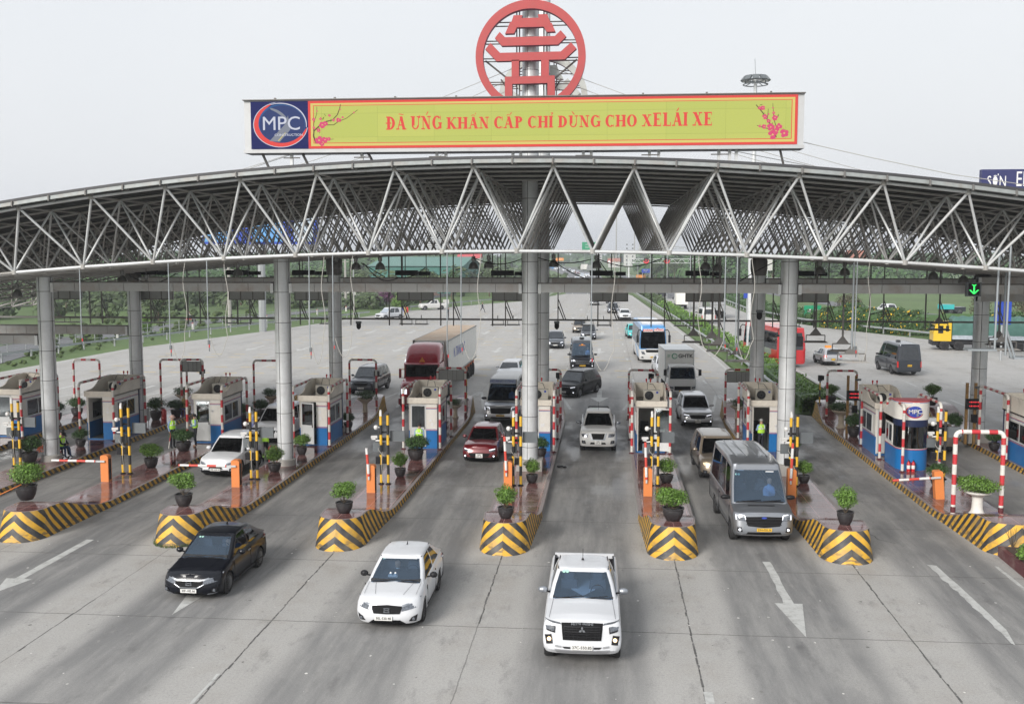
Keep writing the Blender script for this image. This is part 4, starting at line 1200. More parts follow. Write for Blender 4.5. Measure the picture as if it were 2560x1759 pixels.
reader(9.85, 42.6, 5.62, "pale reader tray hanging on a light pipe over the dark grey van", True, 1.35)
reader(16.4, 44.5, 6.0, "pale reader tray beside the dark right-hand rear column", True, 1.3)
reader(6.1, 48.6, 5.0, "pale reader tray above the urn behind the grey van's booth", True, 1.2)
# light conduits with a junction and a looped cable
def conduit(x, y, z0, label, cable=True, side=1, thick=.035):
 t = thing("hanging_conduit", label, "conduit", (x, y, 0), group="pipes hanging from the canopy front")
 zt_ = zbot(x)
 MB().tube((0, 0, z0), (0.02, 0, zt_), thick, 8).build("pipe", M['pipe_g'], t, smooth=50)
 mb = MB(); mb.box((.03, -.02, z0 + .08), (.08, .07, .16), 0); mb.box((.05, -.04, z0 - .05), (.035, .035, .12), 1); mb.box((.05, -.04, z0 - .17), (.03, .03, .16), 0)
 mb.build("camera_joint", [M['grey_box'], M['ext']], t, smooth=0)
 if cable:
  rnd = random.Random(int(x * 7 + 99)); pts = []
  xx = side * rnd.uniform(.45, .9)
  for i in range(16):
   q = i / 15; pts.append((xx + .06 * math.sin(q * 9 + x), .05, lerp(zt_, z0 + rnd.uniform(-.02, .02) + .3, q)))
  for i in range(1, 10):
   q = i / 9; pts.append((lerp(xx, .06, q), .02, z0 + .3 - .75 * math.sin(math.pi * q) + .0 * q))
  MB().path(pts, .013, 5).build("cable", M['rope'], t, smooth=60)
for a in ((-16.48, 38, 6.3, "pale pipe with red camera joint right of the left rear column", True, 1), (-14.98, 38, 6.5, "pale pipe with red joint midway to the second silver column", True, 1), (-19.98, 38, 6.7, "pale pipe hanging right of the left silver column", False, 1),
    (-11.05, 38, 6.25, "slightly slanting pale pipe right of the second silver column", True, 1), (-10.15, 38, 6.5, "pale pipe in front of the second rear column", True, 1),
    (-5.85, 38, 6.2, "pale pipe hanging before the red truck's cab", False, 1), (-5.33, 38, 6.45, "pale pipe with joint beside the white container's side", True, 1), (-.53, 38, 6.1, "pale pipe hanging over the central lane before the black van", True, 1),
    (4.26, 38, 6.65, "left pale pipe near the right rear column", True, -1), (4.68, 38, 6.55, "right pale pipe near the right rear column", True, 1), (9.35, 40, 6.3, "thin pipe with red joint right of the taxi", True, 1)):
 conduit(a[0], a[1], a[2], a[3], a[4], a[5], .022)
lh = thing("ladder_hanger", "pale twin-pipe hanger with a slanting brace at the right edge", "hanger", (14.0, 38.5, 0))
for x, z0 in ((-.1, 6.45), (.28, 6.3), (.95, 6.5)):
 MB().tube((x, 0, z0), (x + .03, 0, 10.2), .04, 8).build("pipe", M['pipe_g'], lh, smooth=50)
mb = MB(); mb.tube((.3, 0, 7.2), (.62, 0, 6.2), .04, 6); mb.tube((.28, 0, 6.9), (.5, 0, 6.2), .035, 6); mb.box((.9, 0, 6.22), (.8, .5, .08)); mb.box((-.6, 0, 6.5), (1.0, .5, .06))
mb.build("tray", M['pipe_g'], lh, smooth=0)
# slack black cables under the bottom chord
cb = MB()
for x0, x1, z0, z1, sag in ((-6.1, -3.7, 9.75, 9.75, .3), (-3.1, -.6, 9.75, 9.7, .22), (-2.4, -.75, 9.6, 8.75, .1), (-.4, 2.5, 9.7, 9.7, .35), (-.3, .35, 9.6, 8.8, .05), (-11.3, -10.2, 9.5, 8.85, .0), (-11.2, -9.6, 9.5, 8.8, .4), (-9.7, -8.3, 8.85, 9.3, .2), (-22.5, -20.2, 8.9, 9.0, .4), (4.2, 5.3, 9.3, 8.8, .1), (6.0, 7.6, 8.7, 9.6, -.05), (4.9, 5.6, 7.5, 5.9, .1)):
 pts = []
 for i in range(13):
  t = i / 12; pts.append((lerp(x0, x1, t), 47.5, lerp(z0, z1, t) - sag * math.sin(math.pi * t)))
 cb.path(pts, .022, 5)
tag(cb.build("slack_cables", M['blackcable'], smooth=60), "slack black cables drooping under the canopy's bottom tube", "cables")
# overhead green arrow signal and small cctv domes
sg = thing("lane_signal", "square lane signal showing a lit green down arrow", "traffic signal", (15.35, 45.2, 8.44))
sg.scale = (.62, .62, .62)
MB().box((0, 0, 0), (.95, .35, .95)).build("housing", M['grey_box'], sg, smooth=0)
MB().box((0, -.178, 0), (.74, .02, .8)).build("face", M['black'], sg, smooth=0)
ar = MB()
for p, q, w in (((0, .3), (0, -.25), .1), ((-.27, -.03), (0, -.3), .12), ((.27, -.03), (0, -.3), .12), ((-.13, .33), (0, .22), .08), ((.13, .33), (0, .22), .08)):
 ar.prism([(p[0] - w / 2, p[1]), (p[0] + w / 2, p[1]), (q[0] + w / 2, q[1]), (q[0] - w / 2, q[1])], -.20, -.189)
ar.build("arrow", M['arrow_g'], sg, smooth=0)
for x, y, z, l_ in ((-14.2, 58.8, 5.78, "white suv"), (-2.76, 58.8, 5.85, "central rear column"), (7.25, 50, 7.0, "right rear column")):
 t = thing("dome_camera", "small dark dome camera hanging near the " + l_, "camera", (x, y, z))
 MB().lathe([(.13, .16), (.14, 0), (.12, -.1), (.05, -.18), (.005, -.19)], (0, 0, 0), 14).build("dome", M['black'], t)
 MB().box((0, 0, .22), (.3, .2, .12)).build("bracket", M['grey_box'], t, smooth=0)
# ================================================================ FOLIAGE
def leaf_cluster(mb, n, c, r, size, rnd, lumps=6, mi=0, flat=.8, up=.5, shell=.45):
 """n leaf quads in uneven clumps inside an ellipsoid of radii r"""
 L = []
 for k in range(lumps):
  while True:
   p = Vector((rnd.uniform(-1, 1), rnd.uniform(-1, 1), rnd.uniform(-1, 1)))
   if p.length < 1: break
  L.append((Vector((p.x * .62, p.y * .62, p.z * .6)), rnd.uniform(.34, .58)))
 for i in range(n):
  q, lr = L[rnd.randrange(lumps)]
  d = Vector((rnd.gauss(0, 1), rnd.gauss(0, 1), rnd.gauss(0, 1))).normalized() * lr * (shell + (1 - shell) * rnd.random())
  p = q + d
  pos = Vector((c[0] + p.x * r[0], c[1] + p.y * r[1], c[2] + p.z * r[2]))
  nrm = (d.normalized() + Vector((rnd.gauss(0, .5), rnd.gauss(0, .5), rnd.gauss(0, .5) + up))).normalized()
  t = nrm.orthogonal().normalized()
  a = rnd.random() * 6.28
  t = (t * math.cos(a) + nrm.cross(t) * math.sin(a))
  b = nrm.cross(t)
  s = size * rnd.uniform(.6, 1.3)
  mb.add([pos - t * s, pos - b * s * .45, pos + t * s, pos + b * s * .45], [(0, 1, 2, 3)], mi)
 return L
def stems(mb, base, top, rnd, n=5, r=.012, spread=.16, mi=0, w=.5):
 for i in range(n):
  a = rnd.random() * 6.28
  e = Vector((top[0] + math.cos(a) * spread * rnd.random() * 1.6, top[1] + math.sin(a) * spread * rnd.random() * 1.6, top[2] + rnd.uniform(-.1, .1)))
  m_ = Vector(base).lerp(e, .5) + Vector((rnd.uniform(-.05, .05), rnd.uniform(-.05, .05), 0)) * w
  mb.path([base, m_, e], r, 5, mi, taper=[1, .8, .5])
def pot_proto(seed, r=.30, plant=(.45, .45, .28), pz=.34, leaf='leaf', n=1300, kind='black', stemh=.2, lsize=.045):
 rnd = random.Random(seed)
 t = thing("potted_plant", None, "potted plant")
 h = r * 1.45
 if kind == 'black':
  MB().lathe([(r * .55, 0), (r * .62, .01), (r * .86, h * .35), (r * 1.0, h * .7), (r * .97, h * .88), (r * 1.06, h * .93), (r * 1.06, h), (r * .92, h), (r * .9, h * .9)], (0, 0, 0), 24).build("pot", M['pot'], t)
  MB().lathe([(r * .9, h * .86), (.01, h * .9)], (0, 0, 0), 16).build("soil", M['soil'], t)
 else:
  h = r * 2.1 if kind == 'stone' else r * 1.7
  pm = M['stonepot'] if kind == 'stone' else M['whitepot']
  pr = [(.50, 0), (.52, .05), (.40, .12), (.30, .25), (.30, .55), (.34, .68), (.62, .80), (.92, .90), (1.02, .95), (1.02, 1.0), (.86, 1.0), (.8, .93)] if kind == 'stone' else [(.55, 0), (.56, .04), (.44, .14), (.38, .3), (.36, .6), (.38, .76), (.5, .83), (.90, .92), (.94, .96), (.94, 1.0), (.8, 1.0)]
  MB().lathe([(a * r, b * h) for a, b in pr], (0, 0, 0), 24).build("urn", pm, t)
  MB().lathe([(r * .8, h * .93), (.01, h * .95)], (0, 0, 0), 16).build("soil", M['soil'], t)
 sm = MB(); stems(sm, (0, 0, h * .85), (0, 0, h + pz - plant[2] * .3), rnd, 7, .014 * (r / .3), plant[0] * .45)
 sm.build("stem", M['bark'], t, smooth=60)
 lf = MB(); leaf_cluster(lf, n, (0, 0, h + pz + plant[2] * .35), plant, lsize, rnd, lumps=26, shell=.6)
 lf.build("foliage", M[leaf], t, smooth=0, recalc=False)
 return t
PP = {
 'a': pot_proto(1, .30, (.54, .54, .38), .36, n=4200, lsize=.036),
 'b': pot_proto(2, .28, (.48, .48, .38), .32, n=3800, lsize=.036),
 'c': pot_proto(3, .31, (.60, .60, .36), .30, n=5000, lsize=.036),
 'd': pot_proto(4, .32, (.58, .58, .38), .24, leaf='leaf2', n=3600, lsize=.04),
 'u': pot_proto(5, .46, (.72, .72, .34), .10, leaf='leaf2', kind='stone', n=1300),
 'w': pot_proto(6, .52, (.86, .86, .36), .16, leaf='leaf', kind='white', n=7000, lsize=.04),
}
PUSED = set()
def pot(kind, x, y, z, s, label, rz=0.0, group="potted plants on the toll islands"):
 p = PP[kind]
 if kind not in PUSED:
  PUSED.add(kind); p.location = (x, y, z); p.rotation_euler = (0, 0, rz); p.scale = (s,) * 3; p['label'] = label; p['group'] = group
  return p
 q = random.Random(int(x * 31 + y * 17)); return dup(p, (x, y, z), rz, label, group, (s * q.uniform(.86, 1.10), s * q.uniform(.86, 1.10), s * q.uniform(.84, 1.16)))
D_ = .253
for a in (
 ('c', -21.0, 35.5, 1.0, 1.18, "big black pot with wide bush on the far-left raised nose, orange strap on it"),
 ('a', -14.9, 35.1, 1.0, 1.0, "black pot with loose green bush on the raised nose behind the black sedan"),
 ('a', -8.95, 34.6, 1.0, .98, "black pot with branching bush on the raised nose left of the white sedan"),
 ('b', -3.32, 34.4, 1.0, .95, "small black pot with upright bush on the nose between white sedan and front pickup"),
 ('c', 2.31, 34.6, 1.0, 1.10, "large round black pot with flat bright bush on the nose left of the grey van"),
 ('b', 7.96, 34.6, 1.0, 1.05, "black pot with compact bush on the nose right of the grey van"),
 ('d', -26.57, 45.3, D_, 1.12, "black pot with dark bush in front of the left silver column"),
 ('c', -20.54, 44.9, D_, .98, "black pot with rounded bush midway along the island left of the white crossover"),
 ('d', -26.35, 49.6, D_, .86, "small black pot beside the seated guards, before the open booth door"),
 ('d', -20.69, 48.9, D_, 1.1, "black pot between the two standing attendants"),
 ('b', -14.66, 44.5, D_, .95, "black pot with bush before the second silver column"),
 ('c', -14.6, 48.5, D_, .86, "black pot with bush below the booth with the ajar white door"),
 ('b', -8.87, 44.0, D_, .94, "small brownish black pot beside the raised barrier, left of the red hatchback"),
 ('d', -8.89, 47.8, D_, 1.12, "black pot with wide dark bush hiding an attendant"),
 ('b', -3.06, 43.3, D_, 1.0, "black pot with tall bush at the foot of the central column"),
 ('b', 2.62, 43.8, D_, .95, "black pot with upright bush beside the pole left of the grey van"),
 ('b', 8.43, 44.3, D_, .95, "brown-black pot with bush behind the orange gate right of the grey van"),
 ('d', 13.2, 56.1, D_, .98, "black pot with dense round bush left of the round-fronted booth"),
 ('d', 19.18, 52.6, D_, .92, "black pot with sparse plant right of the near portal, before the dark rear column"),
 ('d', 18.5, 56.3, D_, 1.0, "black pot with tall dark shrub left of the dark rear column"),
 ('d', -31.7, 57.0, D_, 1.0, "black pot half hidden behind the left silver column"),
 ('d', -31.6, 59.2, D_, 1.08, "black pot with dark bush left of the open-door booth's red-white post"),
 ('d', -26.2, 58.1, D_, 1.12, "black pot with dark bush right of the grey cabinet, behind the open-door booth"),
 ('d', -25.6, 59.6, D_, 1.0, "dark pot beside the khaki-clad man on the blue stool"),
 ('d', -20.34, 59.5, D_, .94, "black pot with shrub behind the white crossover, right one of two"),
 ('d', -20.8, 57.9, D_, .90, "black pot with shrub behind the white crossover, left one of two"),
 ('d', -14.2, 56.0, D_, .9, "dark shrub in a pot at the back corner of the ajar-door booth"),
 ('d', -3.0, 48.9, D_, .8, "small shrub beside the blue base of the booth behind the central column"),
 ('d', 8.9, 49.6, D_, .9, "dark bushy pot by the doorway where the capped worker stands"),
 ('u', -26.25, 62.2, D_, 1.0, "stone urn with spreading plant behind the man on the blue stool"),
 ('u', -20.45, 61.8, D_, 1.0, "stone urn half hidden by the second silver column"),
 ('u', -14.5, 61.4, D_, 1.12, "stone urn with bushy plant before the dark 4x4's portal"),
 ('u', -8.84, 60.5, D_, .92, "stone urn behind the air conditioner, right of the red truck's nose"),
 ('u', 7.73, 61.1, D_, .98, "stone urn with dark plant left of the grey van's far booth"),
 ('u', 13.14, 58.8, D_, 1.05, "stone urn with loose plant on the wide island behind the round booth"),
 ('w', 13.86, 39.44, D_, 1.0, "white pedestal urn with spreading bright bush inside the red-white portal"),
 ('a', 13.6, 63.6, 1.0, 1.0, "black pot with tree-like bush on the far nose behind the round booth"),
 ('a', 19.3, 63.0, 1.0, 1.0, "black pot with tree-like bush on the far nose at the right edge"),
 ('d', 13.9, 44.3, D_, .95, "dark plant in a pot behind the leaning orange gate")):
 pot(a[0], a[1], a[2], a[3], a[4], a[5], rz=a[1] * 1.7)
strap = MB(); strap.path([(-21.0, 35.2, 1.62), (-21.6, 34.3, 1.3), (-22.4, 33.2, .9)], .02, 6)
tag(strap.build("strap", M['orange'], smooth=60), "orange strap stretched from the big pot at the left edge", "strap")
# planter with a red kerb at the lower right corner
t = thing("kerbed_planter", "low planter with chipped dark red kerb and bright shrubs in the lower right corner", "planter", (13.9, 32.9, 0))
mb = MB()
PL = [(-.95, 1.9), (-1.02, -.4), (-1.0, -3.5), (1.6, -3.5), (1.6, 1.9)]
mb.prism([(a * 1.0, b) for a, b in PL], 0, .33, axis='z')
mb.build("kerb", mat('dark red kerb', (.10, .03, .035), .7, var=.3, scale=4, dirt=(.3, .25, .22), dirt_amt=.5), t, smooth=0)
MB().prism([(a * .85, b * .93) for a, b in PL], .335, .345, axis='z').build("soil", M['soil'], t, smooth=0)
rnd = random.Random(21); lf = MB()
for i in range(16):
 leaf_cluster(lf, 330, (rnd.uniform(-.75, 1.2), rnd.uniform(-3.2, 1.7), .60), (.5, .5, .34), .06, rnd, lumps=6)
lf.build("foliage", M['leaf'], t, smooth=0, recalc=False)
mb = MB(); stems(mb, (-.55, 1.75, .3), (-.5, 1.8, 1.0), rnd, 8, .012, .3); mb.build("stem", M['bark'], t, smooth=60)
# tufts at the foot of the second nose
mb = MB(); rnd = random.Random(2)
for i in range(160):
 a = rnd.uniform(-.85, .75); y = 34.3 - 1.0 * math.sqrt(max(0, 1 - (a / .86) ** 2)) - rnd.uniform(0.0, .12)
 x = -14.68 + a; h = rnd.uniform(.06, .2); dx = rnd.uniform(-.08, .08)
 mb.add([(x - .008, y, 0), (x + .008, y, 0), (x + dx, y - rnd.uniform(0, .05), h)], [(0, 1, 2)])
o = mb.build("weeds", M['weed'], smooth=0, recalc=False); tag(o, "weeds growing at the foot of the striped nose behind the black sedan", "weeds", kind='stuff')
# ================================================================ BOOTHS
def booth(cx, y0, label, door='closed', ac=True, depth=3.1, w=1.42):
 t = thing("toll_booth", label, "toll booth", (cx, y0, .25), group="toll booths on the islands")
 hw = w / 2; H1, H2, H3 = .90, 2.27, 2.55
 wl = MB()
 # side walls: blue dado, pillar, lintel around the window
 for s in (-1, 1):
  x0, x1 = s * (hw - .05), s * hw
  wl.box2((x0, .0, .06), (x1, depth, H1), 0)
  wl.box2((x0, .0, H1), (x1, .55, H2), 1)
  wl.box2((x0, depth - .55, H1), (x1, depth, H2), 1)
  wl.box2((x0, .55, H1), (x1, depth - .55, H1 + .12), 1)
  wl.box2((x0, .55, H2 - .38), (x1, depth - .55, H2), 1)
  xo = s * (hw + .004)
  for z, m_ in ((H1 + .015, 2), (H1 + .055, 3), (H2 - .28, 3), (H2 - .24, 2)):
   wl.box2((s * (hw - .01), .0, z - .012), (xo, depth - .12, z + .012), m_)
  wl.box2((s * (hw - .01), depth - .10, H1 - .5), (s * (hw + .02), depth + .02, H2 + .1), 4)
 wl.box2((-hw, depth - .05, .06), (hw, depth, H2), 1)
 # front pillar right of the door
 px = .16
 wl.box2((px, 0, .06), (hw - .052, .05, H1), 0); wl.box2((px, 0, H1), (hw - .052, .05, H2), 1)
 wl.box2((-hw + .052, 0, H2 - .07), (px, .05, H2), 1)
 wl.box2((-hw + .052, 0, .06), (-hw + .10, .05, H2 - .07), 1)
 for z, m_ in ((H1 + .015, 2), (H1 + .055, 3), (H2 - .28, 3), (H2 - .24, 2)):
  wl.box2((px, -.006, z - .012), (hw + .003, .012, z + .012), m_)
 wl.box2((-hw + .052, .05, .02), (hw - .052, depth - .052, .06), 5)
 wl.box2((-hw, -.02, 0), (hw, depth, .055), 0)
 wl.build("wall", [M['blue'], M['boothw'], M['redline'], M['blueline'], M['navyp'], M['boothin']], t, smooth=0)
 # interior furniture
 it = MB(); it.box2((.1, .4, .06), (hw - .06, depth - .5, .85), 0); it.box2((.25, 1.0, .85), (.5, 1.4, 1.2), 1); it.box((-.25, 1.6, .7), (.45, .45, .1), 1); it.box((-.25, 1.85, 1.0), (.4, .06, .5), 1)
 it.build("desk", [M['boothin'], M['black']], t, smooth=0)
 # windows
 for s in (-1, 1):
  x = s * (hw + .006)
  fr = MB(); ya, yb, za, zb = .55, depth - .55, H1 + .12, H2 - .38
  for a in (ya, (ya + yb) / 2 + .1, yb): fr.box2((x - .03, a - .03, za), (x + .01, a + .03, zb))
  for z in (za, zb): fr.box2((x - .028, ya, z - .03), (x + .014, yb, z + .03))
  f = fr.build("window", M['alu'], t, smooth=0)
  MB().box2((x - .018, ya, za), (x - .012, yb, zb)).build("pane", M['glass_dk'], f, smooth=0)
 # door
 dw = px - (-hw + .10)
 def leaf(parent_loc, rz):
  d = MB()
  d.box2((0, -.02, .02), (.06, .02, H2 - .16)); d.box2((dw - .06, -.02, .02), (dw, .02, H2 - .16))
  d.box2((.06, -.02, H2 - .22), (dw - .06, .02, H2 - .16)); d.box2((.06, -.02, .88), (dw - .06, .02, .98)); d.box2((.06, -.012, .02), (dw - .06, .012, .88))
  o = d.build("door", M['alu'], t, smooth=0, loc=parent_loc, rz=rz)
  MB().box2((.06, -.005, .98), (dw - .06, .005, H2 - .22)).build("pane", M['glass_b'], o, smooth=0)
  MB().box((dw - .07, -.045, .95), (.03, .05, .14)).build("handle", M['steel_dk'], o, smooth=0)
 if door == 'closed': leaf((-hw + .10, .0, .08), 0)
 elif door == 'ajar': leaf((-hw + .10, -.02, .08), -.35)
 elif door == 'open_right':
  o = leaf((px + .02, -.06, .08), -.22)
 # roof parapet
 pr = MB()
 pr.box2((-hw - .07, -.10, H2), (hw + .07, -.04, H3), 0)
 pr.box2((-hw - .07, -.04, H2), (hw + .07, depth + .06, H2 + .05), 1)
 prof = [(-.04, H2), (-.04, H3), (.75, H3 + .04), (1.0, H3 + .12), (1.55, H3 + .42), (1.95, H3 + .50), (depth + .02, H3 + .52), (depth + .02, H2)]
 for s in (-1, 1):
  pr.prism(prof, s * (hw + .01), s * (hw + .07), 0, axis='x', side=0)
 pr.box2((-hw - .008, depth - .03, H2 + .05), (hw + .008, depth + .03, H3 + .52), 0)
 pr.build("parapet", [M['cream'], M['conc']], t, smooth=0)
 q = random.Random(int(cx * 9)); mb = MB()
 for k in range(2): MB().box((q.uniform(.24, .52), -.010, q.uniform(1.1, 1.8)), (q.uniform(.08, .16), .008, q.uniform(.1, .2))).build("paper_notice", M['signwhite'], t, smooth=0)
 for x in (-.12, .10):
  mb = MB(); mb.tube((x, depth, H3 + .5), (x, depth, H3 + .62), .025, 6); mb.lathe([(.04, 0), (.045, .1), (.02, .13)], (x, depth, H3 + .6), 10)
  mb.build("beacon", M['ext'], t)
 if ac:
  a = MB().box((.1, 1.75, H2 + .33), (.82, .32, .52)).build("air_conditioner", M['ac'], t, smooth=0)
  f = MB(); f.lathe([(.22, 0), (.22, .015), (.19, .02), (.05, .022), (.05, .04), (.005, .045)], (0, 0, 0), 24)
  for k in range(12):
   f.box((math.cos(k * math.pi / 6) * .12, math.sin(k * math.pi / 6) * .12, .03), (.17, .008, .008), 1, rz=k * math.pi / 6)
  f.T = Matrix.Identity(4)
  fo = f.build("fan_grille", [M['black'], M['grey_box']], a, smooth=40)
  fo.location = (-.03, 1.585, H2 + .33); fo.rotation_euler = (math.pi / 2, 0, 0)
  MB().box((.37, 1.585, H2 + .48), (.10, .012, .10)).build("badge", M['mpcblue'], a, smooth=0)
  mb = MB(); mb.path([(.35, 1.9, H2 + .55), (.2, 2.4, H2 + .8), (.05, depth - .05, H3 + .45)], .012, 5); mb.path([(-.1, 1.9, H2 + .55), (-.1, 2.3, H2 + .9), (-.02, depth - .04, H3 + .5)], .012, 5)
  mb.build("cable", M['blackcable'], t, smooth=60)
 return t
def guard(cx, y0, depth, label, group="red and white guard rails beside the booths", h=3.0, x2=None):
 """inverted U of pipe standing along y"""
 cx += 0
 t = thing("guard_rail", label, "guard rail", (cx, y0, .25), group=group)
 r = .066
 v = MB().tube((0, 0, 0), (0, 0, h - .22), r, 12)
 v.build("post", M['pipe_rw'], t, smooth=50)
 MB().tube((0, depth, 0), (0, depth, h - .22), r, 12).build("post", M['pipe_rw'], t, smooth=50)
 bend = []
 for i in range(6):
  a = math.pi / 2 * i / 5; bend.append((0, .22 - .22 * math.cos(a), h - .22 + .22 * math.sin(a)))
 for q in (0, 1):
  tb = MB(); tb.path([(0, abs(depth * q - p[1]), p[2]) for p in bend], r, 12)
  bpy_b = tb.build("top_bend", M['boothw'], t, smooth=60)
 MB().tube((0, .22, h), (0, depth - .22, h), r, 12).build("top_bar", M['pipe_rwy'], t, smooth=50)
 for y in (0, depth): MB().lathe([(.14, 0), (.14, .015), (.07, .05), (.06, .12), (.056, .3)], (0, y, 0), 12).build("post_foot", mat('dark red foot', (.10, .02, .025), .6), t)
 return t
def portal(cx, y0, label, w=1.66, h=2.95, panel=False, r=.066, group="red and white portal frames"):
 t = thing("portal_frame", label, "barrier frame", (cx, y0, .25), group=group)
 for s in (-1, 1):
  MB().tube((s * w / 2, 0, 0), (s * w / 2, 0, h - .2), r, 12).build("post", M['pipe_rw'], t, smooth=50)
 bend = []
 for i in range(6):
  a = math.pi / 2 * i / 5; bend.append((-w / 2 + .2 - .2 * math.cos(a), 0, h - .2 + .2 * math.sin(a)))
 MB().path(bend, r, 12).path([(-p[0], 0, p[2]) for p in bend], r, 12).build("bend", M['boothw'], t, smooth=60)
 MB().tube((-w / 2 + .2, 0, h), (w / 2 - .2, 0, h), r, 12).build("top_bar", M['pipe_rwx'], t, smooth=50)
 fb = MB()
 for s in (-1, 1): fb.lathe([(.15, 0), (.15, .015), (.08, .05), (r + .012, .14), (r + .003, .3)], (s * w / 2, 0, 0), 12)
 fb.build("foot", mat('dark red foot', (.10, .02, .025), .6), t)
 if panel:
  p = MB().box((0, .02, h - .42), (w - .16, .08, .62)); p.build("panel", M['signback'], t, smooth=0)
  q = MB()
  for x in (-w / 2 + .09, -.22, .08, .32, w / 2 - .09): q.box((x, -.03, h - .42), (.025, .02, .62))
  for z in (h - .11, h - .73): q.box((0, -.03, z), (w - .16, .025, .025))
  q.build("panel_frame", M['steel_dk'], t, smooth=0)
 return t
BI = [(0, 52.0, 'closed', "toll booth with dark side window at the picture's left edge"),
   (1, 51.6, 'open', "toll booth with a wide open doorway behind the seated guards"),
   (2, 51.2, 'closed', "toll booth with closed white door behind the two standing attendants"),
   (3, 51.0, 'ajar', "toll booth with its white door ajar, right of the second silver column"),
   (4, 50.7, 'closed', "toll booth with closed door in front of the dark red truck"),
   (5, 50.5, 'closed', "toll booth half hidden by the central silver column"),
   (6, 50.6, 'open_right', "toll booth with door swung right, left of the silver crossover's lane"),
   (7, 51.3, 'open', "toll booth with the capped worker in its doorway, left of the right front column"),
   (8, 50.9, 'closed', "rear toll booth standing behind the round-fronted one"),
   (9, 48.4, 'closed', "large cream and blue booth cut off by the right edge")]
for i, y, dr, lab in BI:
 cx = IX[i] - .05
 if i == 1: cx = -26.3
 if i == 2: cx = -20.35
 if i == 9: booth(20.05, 47.0, lab, dr, True, 4.2, 2.0)
 else: booth(cx, y, lab, dr, True, 3.1)
 if i == 9: continue
 wn_ = ['booth at the left picture edge', 'open-doorway booth behind the seated guards', 'closed booth behind the two standing attendants', 'booth with the ajar door', 'booth in front of the dark red truck', 'booth behind the central column', 'booth with its door swung right', 'booth where the capped worker stands', ''][i]
 if i != 8:
  guard(cx - .92, y - .35, 3.7, "left guard rail of the " + wn_)
  guard(cx + .92, y - .35, 3.7, "right guard rail of the " + wn_)
guard(12.95, 49.8, 3.6, "guard rail at the left of the rear booth, behind the round-fronted one")
guard(13.2, 46.9, 2.7, "front left guard rail of the round-fronted booth")
guard(15.0, 47.6, 3.4, "right guard rail of the round-fronted booth")
guard(18.78, 50.0, 3.6, "guard rail beside the large booth at the right edge", h=3.1)
# far portals across each island
for i, y, pn, lab in ((0, 60.5, False, "far portal frame at the left edge, its corner visible"), (1, 61.0, False, "far portal frame behind the open-door booth"), (2, 61.0, False, "far portal frame behind the closed-door booth, partly behind the second column"),
       (3, 62.0, False, "far portal frame around the dark 4x4"), (4, 60.6, True, "far portal frame with grey panel before the red truck"),
       (5, 60.3, False, "far portal frame right of the central column, by the dark suv"), (6, 60.5, False, "far portal frame left of the white box truck"), (7, 61.2, True, "far portal frame with grey panel by the right rear column"), (8, 61.2, False, "far portal frame near the hedge end on the wide island")):
 portal(IX[i] - (.08 if i != 1 else .4), y, lab, panel=pn, h=3.25 if i < 4 else 2.95)
portal(-24.8, 60.2, "far portal frame with grey panel above the khaki-clad man", w=1.35, panel=True, h=3.35)
portal(13.82, 39.35, "near portal frame standing over the white urn", w=1.72, h=3.12, r=.085)
# round-fronted booth
t = thing("round_booth", "round-fronted toll booth with blue base and white header bearing an oval logo", "toll booth", (13.82, 47.3, .25))
def dshape(r, d, yback, n=16):
 P = [(-r, yback)]
 for i in range(n + 1):
  a = math.pi * i / n; P.append((-r * math.cos(a), d - d * math.sin(a) if True else 0))
 P.append((r, yback)); return P
def dpr(mb, r, d, yb, z0, z1, mi=0): mb.prism(dshape(r, d, yb), z0, z1, mi, axis='z', side=mi)
mb = MB(); dpr(mb, .70, .62, 2.3, 0, .93); mb.build("base_wall", M['blue'], t, smooth=35)
mb = MB(); dpr(mb, .712, .63, 2.3, .93, .965, 0); dpr(mb, .708, .625, 2.3, .965, .99, 1); mb.build("trim_line", [M['redline'], M['alu']], t, smooth=35)
mb = MB()
P = dshape(.69, .61, 1.0)
mb.grid([[(x, y, .99) for x, y in P], [(x, y, 1.97) for x, y in P]])
mb.build("curved_window", M['glass_dk'], t, smooth=35)
mb = MB(); mb.box2((-.6, .9, .2), (.6, 2.2, 1.9)); mb.build("interior", M['boothin'], t, smooth=0)
mb = MB()
for s in (-1, 1): mb.box2((s * .66, 1.0, .99), (s * .70, 2.3, 2.3))
mb.box2((-.7, 2.26, 0), (.7, 2.3, 2.3)); mb.build("side_wall", M['boothw'], t, smooth=0)
for s in (-1, 1):
 fr = MB()
 for a in (1.1, 1.65, 2.15): fr.box2((s * .70, a - .03, 1.1), (s * .72, a + .03, 1.9))
 for z in (1.1, 1.9): fr.box2((s * .70, 1.1, z - .03), (s * .723, 2.15, z + .03))
 f = fr.build("window", M['alu'], t, smooth=0); MB().box2((s * .701, 1.1, 1.1), (s * .705, 2.15, 1.9)).build("pane", M['glass_dk'], f, smooth=0)
mb = MB(); dpr(mb, .70, .62, 2.3, 1.97, 2.28); mb.build("navy_band", M['navyp'], t, smooth=35)
mb = MB(); dpr(mb, .76, .68, 1.2, 2.28, 3.08)
for s in (-1, 1): mb.prism([(1.2, 2.28), (1.2, 3.0), (1.5, 2.9), (1.9, 2.6), (2.4, 2.5), (2.4, 2.28)], s * .70, s * .76, 0, axis='x', side=0)
mb.build("header", M['boothw'], t, smooth=35)
mb = MB(); dpr(mb, .775, .69, 1.2, 3.08, 3.13, 0); dpr(mb, .765, .685, 1.2, 3.04, 3.06, 1); mb.build("header_rim", [M['redline'], M['blueline']], t, smooth=35)
lgb = MB()
